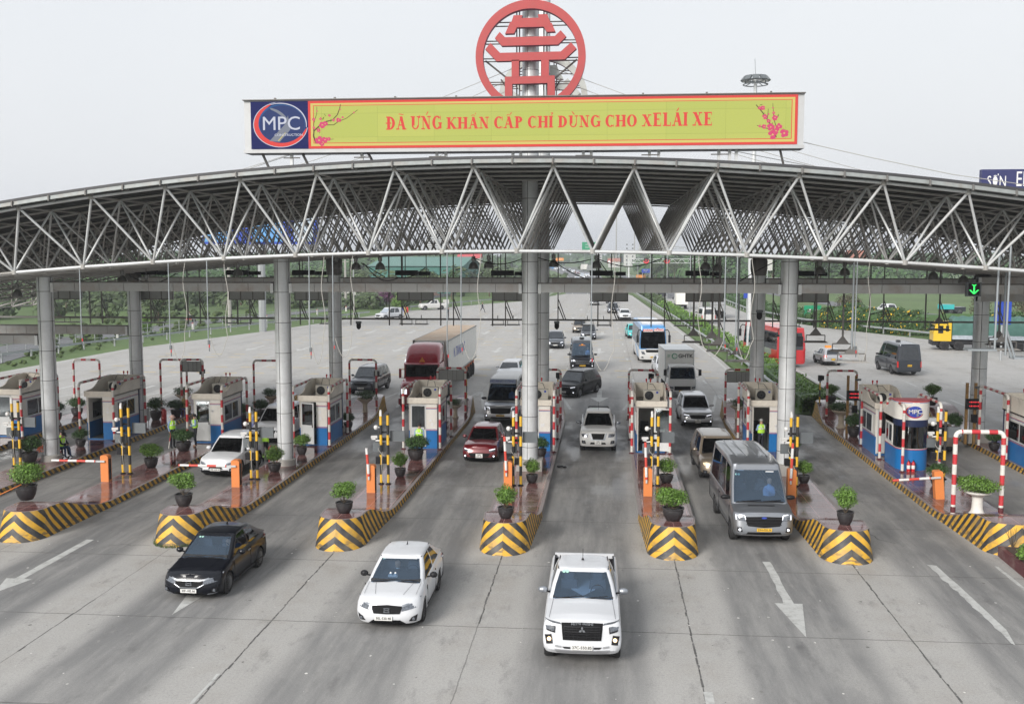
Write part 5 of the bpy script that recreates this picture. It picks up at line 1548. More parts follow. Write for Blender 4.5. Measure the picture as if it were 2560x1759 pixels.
def curved(poly, off, mi):
 P = []
 for x, z in poly:
  y = .68 - .68 * math.sqrt(max(0, 1 - (x / .76) ** 2)) - off; P.append((x, y, z))
 lgb.add(P, [tuple(range(len(P)))], mi)
for i in range(24):
 xa, xb = lerp(-.375, .295, i / 24), lerp(-.375, .295, (i + 1) / 24)
 ha, hb_ = [.25 * math.sqrt(max(0, 1 - ((q + .04) / .335) ** 2)) for q in (xa, xb)]
 curved([(xa, 2.66 - ha), (xb, 2.66 - hb_), (xb, 2.66 + hb_), (xa, 2.66 + ha)], .008, 0)
o1, i1 = crescent(-.04, 2.66, 0, .39, 120, 345, th0=.01, th1=.06, rz=.74)
for i in range(len(o1) - 1): curved([o1[i], o1[i + 1], i1[i + 1], i1[i]], .014, 1)
curved([(.02, 2.45), (.12, 2.45), (.12, 2.72), (.04, 2.85)], .014, 3)
lo = lgb.build("logo", [M['mpcblue'], M['ext'], M['signwhite'], M['led_grey']], t, smooth=0, recalc=False)
mt = MB(); text_mb(mt, "MPC", .27, (-.04, -.04, 2.665), depth=.05, bold=0, xscale=1.15); mt.build("lettering", M['signwhite'], lo, smooth=0)
# ================================================================ GATES, POLES, BOXES
def gate(x, y, label, boom='left', lean=0.0, L=2.0, ang=0.0):
 t = thing("barrier_gate", label, "barrier gate", (x, y, .25), group="orange barrier gates on the islands")
 t.rotation_euler = (0, lean, 0)
 g = MB().box2((-.17, -.16, 0), (.17, .16, 1.0)); g.prism([(-.17, 1.0), (.17, 1.0), (.17, 1.08), (.10, 1.14), (-.12, 1.14), (-.17, 1.10)], -.16, .16)
 g.build("cabinet", M['orange'], t, smooth=0)
 MB().box2((.171, -.09, .08), (.178, .10, .98)).build("side_panel", M['black'], t, smooth=0)
 if boom == 'left':
  mb = MB().box2((-.42 - .0, -.235, .86), (.05, -.175, .93)); mb.build("arm_bracket", M['steel'], t, smooth=0)
  o = MB().tube((-L - .3, -.21, .90), (-.35, -.21, .895), .05, 10, r2=.055).build("boom", M['boom'], t, smooth=50)
 else:
  a = ang
  MB().box2((-.09, -.24, .55), (-.03, -.175, 1.2)).build("arm_bracket", M['steel'], t, smooth=0)
  o = MB().tube((-.06, -.21, .7), (-.06 + math.sin(a) * L, -.21, .7 + L * math.cos(a)), .055, 10).build("boom", M['boomv'], t, smooth=50)
 return t
gate(-21.22, 42.0, "orange barrier gate with lowered arm left of the white crossover's lane", 'left')
gate(-15.3, 41.5, "orange barrier gate with lowered arm in front of the white crossover", 'left', L=2.1)
gate(-9.46, 41.0, "orange barrier gate with short raised arm left of the dark red hatchback's lane", 'up', L=1.15, ang=-.07)
gate(-3.97, 42.2, "orange barrier gate with white raised arm beside the dark red hatchback", 'up', L=1.5, ang=-.05)
gate(1.74, 41.4, "orange barrier gate with pink-tipped raised arm left of the grey van", 'up', L=1.5, ang=-.04)
gate(7.45, 41.7, "orange barrier gate with raised arm right of the grey van", 'up', L=1.5, ang=.03)
gate(13.25, 41.9, "leaning orange barrier gate with red-white arm lowered to the left", 'left', lean=-.09, L=1.5)
def pole_set(cx, y, label, dx=.30, extra=0):
 """pair of yellow-black poles carrying cameras, display box and lights: one rigid assembly"""
 t = thing("camera_pole", label, "camera pole", (cx, y, .25), group="yellow-black camera poles in front of the booths")
 for x in (0, dx):
  MB().tube((x, 0, 0), (x, 0, 3.02 if x else 2.9), .06, 10).build("pole", M['pole_yb'], t, smooth=50)
 MB().lathe([(.13, 0), (.13, .02), (.06, .06), (.055, .1)], (0, 0, 0), 12).lathe([(.13, 0), (.13, .02), (.06, .06), (.055, .1)], (dx, 0, 0), 12).build("foot", M['black'], t)
 MB().box((dx + .12 + .25, .22, 2.02), (.62, .10, .45)).build("display_back", M['grey_box'], t, smooth=0)
 MB().box((-.12, .18, 1.55), (.52, .12, .40)).build("display_back", M['grey_box'], t, smooth=0)
 mb = MB(); mb.box((.12, .1, 1.9), (.5, .04, .12)); mb.box((.12, .1, 2.2), (.45, .04, .08)); mb.build("bracket", M['black'], t, smooth=0)
 tl = MB(); tl.box((-.12, .02, 1.02), (.2, .2, .3)); tl.box((.14, .04, 1.02), (.18, .16, .28)); tl.build("traffic_light", M['black'], t, smooth=0)
 c1 = MB(); c1.box((-.28, -.05, 2.02), (.26, .11, .10), rz=.3); c1.box((-.30, -.05, 1.93), (.16, .08, .05)); c1.box((-.12, 0, 1.86), (.22, .06, .05)); c1.build("camera", M['cammat'], t, smooth=0)
 c2 = MB(); c2.lathe([(.005, -.10), (.07, -.08), (.10, 0), (.07, .08), (.005, .1)], (-.2, -.03, 2.42), 14); c2.box((-.12, 0, 2.42), (.12, .05, .05)); c2.build("flood_lamp", M['cammat'], t)
 c3 = MB(); c3.box((0, -.02, 2.98), (.09, .09, .16)); c3.lathe([(.05, 0), (.05, .08), (.02, .1)], (0, 0, 3.06), 10); c3.build("antenna", M['cammat'], t)
 wv = MB(); wv.path([(-.04, -.06, 1.75), (-.1, -.1, 1.5), (.05, -.12, 1.3), (.16, -.08, 1.22)], .015, 5); wv.path([(.06, -.06, 1.4), (.04, -.08, .8), (.07, -.06, .15)], .012, 5); wv.build("cable", M['rope'], t, smooth=60)
 return t
pole_set(-26.9, 44.6, "yellow-black camera pole pair cut by the left edge")
pole_set(-21.2, 43.5, "yellow-black camera poles left of the white crossover", .33)
pole_set(-15.16, 42.9, "yellow-black camera poles in front of the white crossover, by its gate", .27)
pole_set(-9.38, 42.5, "yellow-black camera poles left of the dark red hatchback", .3)
pole_set(-3.8, 42.7, "yellow-black camera poles in front of the central column", .31)
pole_set(1.96, 43.2, "yellow-black camera poles left of the grey van", .27)
pole_set(7.72, 43.6, "yellow-black camera poles right of the grey van", .27)
pole_set(14.25, 45.6, "yellow-black camera poles before the round-fronted booth's right side", .33)
def rear_pole(x, y, z, label, h=1.62):
 t = thing("signal_pole", label, "signal pole", (x, y, z), group="short signal poles on the far noses")
 MB().tube((0, 0, 0), (0, 0, h), .045, 8).build("pole", M['pole_yb'], t, smooth=50)
 MB().lathe([(.13, 0), (.13, .03), (.05, .08)], (0, 0, 0), 10).build("foot", M['black'], t)
 mb = MB(); mb.box((.0, 0, h - .08), (.24, .16, .34)); mb.box((.16, -.02, h - .06), (.1, .2, .26)); mb.build("signal_head", M['black'], t, smooth=0)
for i, lab in ((1, "short yellow-black signal pole behind the open-door booth's island"), (2, "short yellow-black signal pole behind the booth with the closed door"), (3, "short yellow-black signal pole left of the second rear column"), (4, "short yellow-black signal pole right of the dark 4x4"), (5, "short yellow-black signal pole beyond the red truck's cab"), (6, "short yellow-black signal pole before the dark suv, right of the central column"), (7, "short yellow-black signal pole left of the white box truck"), (8, "short yellow-black signal pole at the end of the hedge")):
 xx = IX[i] - 5.64 * 0 + (.45 if i != 8 else -.9)
 rear_pole(xx, 63.3, .98, lab)
# tall display poles on the right-hand outbound islands
for (x, y, lab) in ((13.05, 57.0, "dark rusty pole pair with red digits left of the round booth"), (18.35, 54.3, "dark rusty pole pair with red digit display left of the dark rear column")):
 t = thing("display_pole", lab, "display pole", (x, y, .25))
 for d in (0, .42): MB().box2((d - .06, -.06, 0), (d + .06, .06, 3.15)).build("pole", mat('rusty yellow pole', (.28, .16, .05), .7, dirt=(.03, .02, .02), dirt_amt=.9, dscale=3), t, smooth=0)
 MB().box((.30, -.15, 2.1), (.78, .16, .52)).build("display", M['black'], t, smooth=0)
 mb = MB()
 for r_ in range(2):
  for q in range(6): mb.box((.08 + q * .085, -.235, 2.2 - r_ * .2), (.06, .01, .07 if q % 2 else .04))
 mb.build("digits", M['led_red_on'], t, smooth=0)
 MB().box((.5, -.12, 2.95), (.3, .12, .1), rz=.5).build("camera", M['grey_box'], t, smooth=0)
 MB().box((.35, -.12, 1.35), (.26, .2, .4), rz=0).build("traffic_light", M['black'], t, smooth=0)
# small things on the islands
t = thing("equipment_cabinet", "grey cabinet on thin legs beside the first rear column", "cabinet", (-26.05, 56.2, .25))
MB().box((0, 0, .62), (.5, .4, .72)).build("box", M['signback'], t, smooth=0)
mb = MB()
for a in (-.2, .2):
 for b in (-.15, .15): mb.tube((a, b, 0), (a, b, .28), .02, 6)
mb.build("legs", M['steel_dk'], t, smooth=0)
for x, lab in ((13.52, "left of the two red fire extinguishers by the round booth"), (13.72, "right of the two red fire extinguishers by the round booth")):
 t = thing("fire_extinguisher", lab, "fire extinguisher", (x, 47.08, .25))
 MB().lathe([(.075, 0), (.08, .02), (.08, .38), (.055, .44), (.02, .46), (.02, .5)], (0, 0, 0), 16).build("cylinder", M['ext'], t)
 MB().lathe([(.0815, .14), (.0815, .3)], (0, 0, 0), 16).build("label_band", M['signwhite'], t)
 mb = MB(); mb.box((0, -.03, .51), (.03, .14, .03)); mb.path([(.02, -.04, .48), (.09, -.06, .4), (.09, -.05, .1)], .012, 5); mb.build("hose", M['black'], t, smooth=0)
for x, y, lab in ((-25.75, 58.2, "red fire extinguisher between the dark pots at the back of the left island"),):
 t = thing("fire_extinguisher", lab, "fire extinguisher", (x, y, .25))
 MB().lathe([(.14, 0), (.15, .03), (.15, .55), (.1, .64), (.03, .68)], (0, 0, 0), 16).build("cylinder", M['ext'], t)
 mb = MB(); mb.box((0, -.03, .7), (.04, .2, .04)); mb.build("handle", M['black'], t, smooth=0)
t = thing("hydrant_stub", "ochre bollard stub wrapped with orange ribbon beside the left column", "bollard", (-26.33, 46.35, .25))
MB().lathe([(.2, 0), (.2, .05), (.14, .12), (.12, .5), (.15, .62), (.1, .7)], (0, 0, 0), 16).build("body", M['orange'], t)
rb = MB(); rnd = random.Random(3)
for i in range(26):
 a = rnd.random() * 6.28; rb.path([(math.cos(a) * .12, math.sin(a) * .12, .55 + rnd.random() * .1), (math.cos(a) * .36, math.sin(a) * .34, .52 + rnd.random() * .2), (math.cos(a + .5) * .42, math.sin(a + .5) * .4, .3 + rnd.random() * .2)], .02, 4)
rb.build("ribbon", mat('orange ribbon', (.75, .16, .05), .5, island=.3), t, smooth=0)
# hand trolley frame by the second column, debris in the lane
mb = MB().path([(-.18, 0, .3), (-.18, 0, .95), (-.1, 0, 1.03), (.1, 0, 1.03), (.18, 0, .95), (.18, 0, .3)], .018, 6)
tag(mb.build("trolley_handle", M['ext'], loc=(-14.95, 45.2, .25)), "thin red trolley handle at the foot of the second silver column", "handle")
mb = MB(); rnd = random.Random(8)
for i in range(9): mb.box((rnd.uniform(-.15, .15), rnd.uniform(-.1, .1), .03 + rnd.random() * .04), (rnd.uniform(.08, .2), rnd.uniform(.08, .16), .05), rz=rnd.random() * 3)
tag(mb.build("debris", M['black'], loc=(-2.0, 47.8, 0), smooth=0), "black crumpled debris on the lane beside the central island's kerb", "debris")
# ================================================================ VEHICLES
class Car:
 """local frame: y=0 is the front bumper, +y towards the rear, x to the side"""
 def __init__(s, L, W, sh, sill=.22, wheels=(.9, 3.5), wr=.32, tw=.2, lev=None, rx=.55, ryf=.32, ryr=.22, bow=.03,
     crown=((0, .05), (9, .05)), cab=None, bed=None, arch=.06):
  s.L, s.hw, s.sh, s.sill, s.wheels, s.wr, s.tw = L, W / 2, sh, sill, wheels, wr, tw
  s.lev = lev or [(0, .95, .07, .05), (.22, .985, .0, .0), (.45, 1, .0, .0), (.72, .99, .05, .04), (.92, .965, .10, .07), (1, .93, .14, .10)]
  s.rx, s.ryf, s.ryr, s.bow, s.crown, s.cab, s.bed, s.arch = rx * s.hw, ryf, ryr, bow, crown, cab, bed, arch
 def ys(s):
  y = set()
  a, b = s.ryf + .12, s.L - s.ryr - .12
  for w in s.wheels:
   ra = s.wr + s.arch
   for i in range(9): y.add(round(w - ra * math.cos(math.pi * i / 8), 4))
  n = 16
  for i in range(n + 1):
   v = lerp(a, b, i / n)
   if all(abs(v - q) > .09 for q in y): y.add(round(v, 4))
  return sorted(v for v in y if a <= v <= b)
 def out(s, l):
  t, wf, df, dr = l
  hw = s.hw * wf; yf, yr = df, s.L - dr
  P = []
  for q in (0, .4, .75): P.append((q * (hw - s.rx), yf + s.bow * (q * (hw - s.rx) / s.hw) ** 2))
  bo = s.bow * ((hw - s.rx) / s.hw) ** 2
  for i in range(7):
   a = math.pi / 2 * i / 6; P.append((hw - s.rx + s.rx * math.sin(a), yf + bo + s.ryf * (1 - math.cos(a)) ** 1.0))
  for y in s.ys(): P.append((hw, y))
  for i in range(7):
   a = math.pi / 2 * (6 - i) / 6; P.append((hw - s.rx + s.rx * math.sin(a), yr - s.ryr * (1 - math.cos(a))))
  for q in (.75, .4, 0): P.append((q * (hw - s.rx), yr))
  return P
 def z(s, t, y): return s.sill + (interp(s.sh, y) - s.sill) * t
 def lparam(s, z, y=0.1):
  t = (z - s.sill) / (interp(s.sh, y) - s.sill); t = min(1, max(0, t))
  for a, b in zip(s.lev, s.lev[1:]):
   if t <= b[0]:
    k = (t - a[0]) / (b[0] - a[0]); return [lerp(a[i], b[i], k) for i in range(4)]
  return s.lev[-1]
 def seam(s, parent, xa, ya, xb, yb):
  '''shut lines on the bonnet'''
  mb = MB()
  for sg in (-1, 1):
   P = []
   for i in range(9):
    x, y = lerp(xa, xb, i / 8), lerp(ya, yb, i / 8); P.append((sg * x, y, interp(s.sh, y) + interp(s.crown, y) * (1 - (x / s.hw) ** 2) + .004))
   mb.path(P, .0035, 4)
  mb.build("bonnet_seam", M['black'], parent, smooth=0)
 def front(s, x, z):
  _, wf, df, dr = s.lparam(z); hw = s.hw * wf; x = min(abs(x), hw * .999)
  if x < hw - s.rx: return df + s.bow * (x / s.hw) ** 2
  a = math.asin(min(1, (x - hw + s.rx) / s.rx)); return df + s.bow * ((hw - s.rx) / s.hw) ** 2 + s.ryf * (1 - math.cos(a))
 def rear(s, x, z):
  _, wf, df, dr = s.lparam(z, s.L - .1); hw = s.hw * wf; x = min(abs(x), hw * .999)
  if x < hw - s.rx: return s.L - dr
  a = math.asin(min(1, (x - hw + s.rx) / s.rx)); return s.L - dr - s.ryr * (1 - math.cos(a))
 def patch(s, mb, c, mi=0, off=.012, n=6, m=3, rear=False, both=True, depth=.03):
  """c: four (x,z) corners, mapped on the front (or rear) surface"""
  for sg in ((1, -1) if both else (1,)):
   rows = []
   for j in range(m + 1):
    r = []
    for i in range(n + 1):
     u, v = i / n, j / m
     x = lerp(lerp(c[0][0], c[1][0], u), lerp(c[3][0], c[2][0], u), v); z = lerp(lerp(c[0][1], c[1][1], u), lerp(c[3][1], c[2][1], u), v)
     y = s.rear(x, z) + off if rear else s.front(x, z) - off
     r.append((sg * x, y, z))
    rows.append(r)
   mb.grid(rows, mi)
   k = -depth if rear else depth
   ring = rows[0] + [r[-1] for r in rows[1:]] + rows[-1][-2::-1] + [r[0] for r in rows[-2:0:-1]]
   mb.grid([ring + [ring[0]], [(x, y + k, z) for x, y, z in ring + [ring[0]]]], mi)
 def body(s, parent, paint, lower=None):
  mb = MB()
  for sg in (1, -1):
   rows = []
   for l in s.lev:
    r = []
    for (x, y) in s.out(l):
     z = s.z(l[0], y)
     for w in s.wheels:
      ra = s.wr + s.arch
      if abs(y - w) < ra - 1e-4 and abs(x) > s.hw * .8: z = max(z, s.wr + math.sqrt(max(0, ra * ra - (y - w) ** 2)))
     r.append((sg * x, y, z))
    rows.append(r)
   mb.grid(rows, mifn=(lambda i, j: 2 if (lower and i < lower) else 0))
   top = s.lev[-1]; O = s.out(top); R_ = []
   def zt(x, y, u):
    b = interp(s.sh, y) + interp(s.crown, y) * (1 - u ** 2)
    if s.bed and s.bed[0] < y < s.bed[1] and u < .93: b = s.bed[2]
    return b
   for u in (1, .94, .92, .75, .4, 0): R_.append([(sg * x * u, y, zt(x, y, u)) for x, y in O])
   mb.grid(R_, mifn=(lambda i, j: 1 if (s.bed and i >= 1 and s.bed[0] < (O[j][1] + O[min(j + 1, len(O) - 1)][1]) / 2 < s.bed[1]) else 0))
  mb.build("body", [paint, M['black'], M['black']], parent, smooth=38, merge=True)
  ub = MB(); ub.box2((-s.hw + s.tw + .04, .35, s.sill - .04), (s.hw - s.tw - .04, s.L - .3, s.sill + .30))
  ub.build("underbody", M['black'], parent, smooth=0)
 def wheels_(s, parent, rim='rim', spokes=10):
  for i, w in enumerate(s.wheels):
   for sg in (-1, 1):
    r, tw = s.wr, s.tw
    T = MB(); T.lathe([(r * .62, 0), (r * .93, 0), (r, .03), (r, tw - .03), (r * .93, tw), (r * .62, tw)], (0, 0, 0), 24)
    o = T.build("wheel", M['rubber'], parent, smooth=50)
    o.location = (sg * (s.hw - .015), w, r); o.rotation_euler = (0, -sg * math.pi / 2, 0)
    q = MB(); q.lathe([(r * .66, .012), (r * .60, .015), (r * .56, .06), (r * .1, .07), (.001, .07)], (0, 0, 0), 24, 1)
    q.lathe([(r * .68, .0), (r * .68, .02), (r * .60, .02)], (0, 0, 0), 24, 0); q.lathe([(r * .16, .06), (r * .15, .015), (.001, .01)], (0, 0, 0), 12, 0)
    for k in range(spokes):
     a = 2 * math.pi * k / spokes; q.box((math.cos(a) * r * .36, math.sin(a) * r * .36, .035), (r * .56, r * .11, .03), 0, rz=a)
    ro = q.build("rim", [M[rim], M['black']], o, smooth=40)
 def cabin(s, parent, paint, glass='glass', seats=True, rows_mid=(.06, .94), pil=((.06, .47), (.51, .83)), sunroof=False, roofm=None, side_glass=True, rear_glass=True, driver=None, dark=False, dash=True):
  c = s.cab   # yb0, yb1 belt front/rear ; yt0,yt1 roof front/rear; hb, ht half widths; zr roof z (list), ry
  mb = MB(); g = {k: MB() for k in ('windscreen', 'left', 'right', 'left2', 'right2', 'rear')}
  lv = [0, rows_mid[0], .5, rows_mid[1], 1.0]
  fx = (0, .5, 1.0); nf = 5
  sf = [0, pil[0][0], pil[0][1], pil[1][0], pil[1][1], 1]
  def ring(t):
   hw = lerp(c['hb'], c['ht'], t) + .018 * math.sin(math.pi * t); yf, yr = lerp(c['yb0'], c['yt0'], t), lerp(c['yb1'], c['yt1'], t)
   P = []
   rf, rr = lerp(.16, .10, t) * c.get('ryk', 1), .10
   cx_ = hw - .14
   for q in fx: P.append((q * cx_, yf))
   for i in range(nf):
    a = math.pi / 2 * i / (nf - 1); P.append((cx_ + .14 * math.sin(a), yf + rf * (1 - math.cos(a)) + .03))
   for q in sf[1:-1]: P.append((hw, lerp(yf + rf + .03, yr - rr, q)))
   for i in range(4):
    a = math.pi / 2 * (3 - i) / 3; P.append((cx_ + .14 * math.sin(a), yr - rr * (1 - math.cos(a))))
   for q in (.9, .5, 0): P.append((q * cx_, yr + .02))
   def zz(x, y):
    zb = interp(s.sh, y) + interp(s.crown, y) * (1 - (x / s.hw) ** 2) - .04; return lerp(zb, interp(c['zr'], y), t)
   return [(x, y, zz(x, y)) for x, y in P]
  R_ = [ring(t) for t in lv]
  n = len(R_[0]); i0 = 3 + nf
  for sg in (1, -1):
   RR = [[(sg * x, y, z) for x, y, z in r] for r in R_]
   for i in range(len(lv) - 1):
    for j in range(n - 1):
     q = [RR[i][j], RR[i][j + 1], RR[i + 1][j + 1], RR[i + 1][j]]
     key = None
     if 1 <= i <= 2:
      if j < 4: key = 'windscreen'
      elif side_glass and j == i0: key = 'left' if sg > 0 else 'right'
      elif side_glass and j == i0 + 2: key = 'left2' if sg > 0 else 'right2'
      elif rear_glass and j >= n - 3: key = 'rear'
     (g[key] if key else mb).add(q, [(0, 1, 2, 3)])
   # roof
   top = RR[-1]; ctr = []
   zr = c['zr']
   for u, dz in ((1, 0), (.97, .022), (.88, .042), (.6, .058), (0, .062)):
    ctr.append([(x * u, y + (0 if u > .9 else 0), z + dz) for x, y, z in top])
   mb.grid(ctr)
  mb.build("cabin", roofm or paint, parent, smooth=42, merge=True)
  nm = {'windscreen': 'windscreen', 'left': 'side_window', 'right': 'side_window', 'left2': 'side_window', 'right2': 'side_window', 'rear': 'rear_window'}
  for k, m_ in g.items():
   if m_.f: m_.build(nm[k], M[glass if k in ('windscreen',) else ('glass_dk' if glass == 'glass' else glass)], parent, smooth=60, merge=True)
  if dash:
   # black surround of the windscreen and wipers
   w = MB(); yb = lerp(c['yb0'], c['yt0'], rows_mid[0]); hb = c['hb'] - .16; zb = R_[1][0][2]
   z0 = R_[1][0]; z1 = R_[3][0]
   w.tube((-hb * .75, z0[1] - .02, z0[2] + .01), (hb * .05, z0[1] + .02, z0[2] + .05), .012, 5); w.tube((hb * .12, z0[1] - .02, z0[2] + .01), (hb * .9, z0[1] + .02, z0[2] + .05), .012, 5)
   w.grid([[(x, lerp(R_[1][0][1], R_[0][0][1], .55) - .012, lerp(R_[1][0][2], R_[0][0][2], .35) + .012), (x, R_[1][0][1] - .006, R_[1][0][2] + .012)] for x in (-hb, -hb / 2, 0, hb / 2, hb)])
   w.build("wiper", M['black'], parent, smooth=0)
  it = MB(); zf = interp(s.sh, (c['yb0'] + c['yb1']) / 2)
  it.box2((-c['hb'] + .1, c['yb0'] + .12, zf - .06), (c['hb'] - .1, c['yb1'] - .15, zf + .02 + s.crown[0][1]), 0)
  if seats:
   y0 = lerp(c['yb0'], c['yb1'], .36)
   for yy in (y0, lerp(c['yb0'], c['yb1'], .66)):
    for x in (-.37, .37):
     it.box((x, yy, zf + .12), (.46, .14, .32), 1, top=(.85, .8)); it.box((x, yy + .03, zf + .36), (.24, .10, .17), 1)
   it.path([(.37 + .17 * math.cos(a), y0 - .42 + .05 * math.sin(a), zf + .10 + .16 * math.sin(a)) for a in [k * math.pi / 8 for k in range(17)]], .015, 5, 0)
   it.build("interior", [M['inner'], M['seatc']], parent, smooth=0)
  else: it.build("interior", [M['inner'], M['seatc']], parent, smooth=0)
  return R_
 def mirrors(s, parent, y, z, m, x=None, w=.22):
  x = x or s.hw
  for sg in (-1, 1):
   mb = MB(); mb.tube((sg * (x - .08), y + .04, z - .06), (sg * (x + .06), y, z - .02), .025, 6, 1)
   mb.lathe([(.001, -.5), (.6, -.42), (.95, -.1), (1, .2), (.85, .5), (.001, .55)], (0, 0, 0), 12, 0)
   k = len(mb.v) - 72
   for i in range(k, len(mb.v)):
    px, py, pz = mb.v[i]; mb.v[i] = (sg * (x + .10) + px * w * .56, y + .02 + pz * .13, z + py * .085)
   mb.build("mirror", [m, M['black']], parent, smooth=50)
 def driver(s, parent, x, mat_, yk=.30, z=None):
  c = s.cab; zf = interp(s.sh, (c['yb0'] + c['yb1']) / 2); y = lerp(c['yb0'], c['yb1'], yk)
 def plate(s, parent, txt, z, x=0.0, w=.47, h=.11, yellow=False, rear=False, two=None):
  y = (s.rear(x, z) + .03) if rear else (s.front(x, z) - .03)
  o = MB().box((0, 0, 0), (w, .015, h)).build("plate", M['plate_y' if yellow else 'plate_w'], parent, smooth=0, loc=(x, y, z))
  mb = MB(); sgn = 1 if rear else -1
  if two:
   text_mb(mb, two, h * .5, (0, sgn * .010, h * .22), right=(-sgn, 0, 0), depth=.003, bold=.001); text_mb(mb, txt, h * .5, (0, sgn * .010, -h * .22), right=(-sgn, 0, 0), depth=.003, bold=.001)
  else: text_mb(mb, txt, h * .86, (0, sgn * .010, 0), right=(-sgn, 0, 0), depth=.003, bold=.0015, xscale=w / (.47) * .95)
  mb.build("plate_lettering", M['ink'], o, smooth=0)
def occupant(parent, x, y, z, shirt, cap=None):
 mb = MB()
 mb.lathe([(.05, -.25), (.19, -.22), (.20, 0), (.16, .12), (.06, .17), (.05, .22)], (0, 0, 0), 14, 0)
 for i in range(len(mb.v)): px, py, pz = mb.v[i]; mb.v[i] = (x + px * 1.12, y + py * .6, z + pz)
 mb.lathe([(.02, -.11), (.07, -.09), (.09, 0), (.085, .07), (.04, .11), (.005, .12)], (x, y - .02, z + .33), 12, 1)
 mb.lathe([(.093, .0), (.09, .08), (.045, .13), (.005, .135)], (x, y + .01, z + .33), 12, 2)
 mb.tube((x - .15, y - .05, z + .05), (x - .10, y - .38, z - .02), .045, 6, 0); mb.tube((x + .15, y - .05, z + .05), (x + .10, y - .38, z - .02), .045, 6, 0)
 mb.build("driver", [shirt, M['skin'], M['hair']], parent, smooth=50)
def mkthing(name, label, cat, x, y, rz=0.0, group=None):
 return thing(name, label, cat, (x, y, 0), rz, group)
# ---- white pickup, foreground
v = mkthing("pickup_truck", "white double-cab pickup in the foreground with black grille and lit fog lamps", "pickup", -.50, 24.1, R(.6))
sh = [(0, 1.04), (.18, 1.10), (.5, 1.14), (1.45, 1.20), (2.2, 1.22), (5.2, 1.25)]
C = Car(5.36, 1.90, sh, sill=.36, wheels=(.92, 4.05), wr=.385, tw=.26, rx=.34, ryf=.20, ryr=.12, bow=.10, crown=((0, .03), (.5, .08), (1.5, .07), (5, .04)),
  lev=[(0, .93, .10, .04), (.16, .975, .0, .0), (.34, .99, .0, .0), (.42, 1, .08, .0), (.75, .99, .09, .03), (.92, .965, .11, .03), (1, .93, .15, .04)],
  cab=dict(yb0=1.46, yb1=3.72, yt0=2.32, yt1=3.62, hb=.86, ht=.67, zr=[(2.2, 1.73), (2.8, 1.76), (3.5, 1.70)]), bed=(3.86, 5.22, .80))
C.body(v, M['white']); C.wheels_(v, 'rim_dk'); C.cabin(v, M['white'])
occupant(v, .38, 2.45, 1.14, M['seatc']); occupant(v, -.38, 2.5, 1.12, M['dark_cloth'])
g = MB(); C.patch(g, [(0, .70), (.46, .70), (.50, 1.10), (0, 1.12)], 0, .02)
for z in (.79, .85, .96, 1.02): C.patch(g, [(0, z), (.44, z), (.44, z + .02), (0, z + .02)], 1, .045, n=5, m=1)
for x in (.1, .2, .3, .4): C.patch(g, [(x, .74), (x + .015, .74), (x + .045, 1.04), (x + .03, 1.04)], 1, .04, n=1, m=2)
C.patch(g, [(0, .895), (.44, .905), (.44, .935), (0, .93)], 1, .05, n=4, m=1)
g.build("grille", [M['mesh_dk'], M['black']], v, smooth=0)
g = MB(); C.patch(g, [(.655, .86), (.85, .90), (.90, 1.06), (.64, 1.02)], 0, .016); g.build("headlamp", [M['lamp']], v)
g = MB(); C.patch(g, [(.66, .875), (.86, .915), (.865, .94), (.665, .90)], 0, .028); C.patch(g, [(.64, 1.0), (.655, .86), (.67, .87), (.66, 1.01)], 0, .025, n=1); g.build("lamp_bezel", M['black'], v)
g = MB(); C.patch(g, [(.50, 1.055), (.72, 1.085), (.90, 1.145), (.52, 1.10)], 0, .018); g.build("daytime_lamp", [M['lamp']], v)
g = MB(); C.patch(g, [(.70, .62), (.86, .60), (.90, .78), (.74, .82)], 0, .018); g.build("lamp_bezel", M['black'], v)
for sg in (-1, 1):
 MB().lathe([(.05, 0), (.045, .02), (.001, .03)], (0, 0, 0), 14).build("fog_lamp", M['lamp_warm'], v, loc=(sg * .79, C.front(.79, .71) - .03, .71)).rotation_euler = (math.pi / 2, 0, 0)
g = MB(); C.patch(g, [(0, .40), (.60, .40), (.66, .50), (0, .48)], 0, .03); C.patch(g, [(.28, .52), (.42, .52), (.47, .56), (.28, .56)], 1, .02); C.patch(g, [(.50, .54), (.64, .56), (.64, .60), (.50, .58)], 0, .03); g.build("bumper_trim", [M['silver_lt'], M['black']], v)
g = MB()
yb = C.front(0, .99) - .07
for a in (90, 210, 330):
 ca, sa = math.cos(R(a)), math.sin(R(a)); px, pz = -sa, ca
 g.prism([(0, .965), (ca * .045 + px * .026, .965 + sa * .045 + pz * .026), (ca * .09, .965 + sa * .09), (ca * .045 - px * .026, .965 + sa * .045 - pz * .026)], yb, yb + .015)
g.build("badge", M['chrome'], v, smooth=0)
g = MB(); text_mb(g, "MITSUBISHI", .085, (0, C.front(0, 1.085) - .03, 1.085), depth=.01, bold=.002, xscale=1.25); g.build("badge_lettering", M['chrome'], v, smooth=0)
C.plate(v, "37C-550.85", .56, w=.50, h=.115)
C.mirrors(v, 1.98, 1.30, M['chrome'], x=.93, w=.24); C.seam(v, .80, .38, .74, 1.5)
g = MB(); g.path([(-.02, 2.9, 1.85), (-.02, 3.0, 1.98), (-.02, 3.03, 2.1)], .008, 5); g.lathe([(.04, 0), (.02, .05)], (-.02, 2.88, 1.84), 8)
for sg in (-1, 1): g.tube((sg * .645, 2.35, 1.765), (sg * .635, 3.6, 1.735), .014, 5)
g.build("aerial", M['black'], v, smooth=0)
g = MB()
for sg in (-1, 1): g.box2((sg * .80, 3.88, 1.26), (sg * .84, 5.2, 1.285))
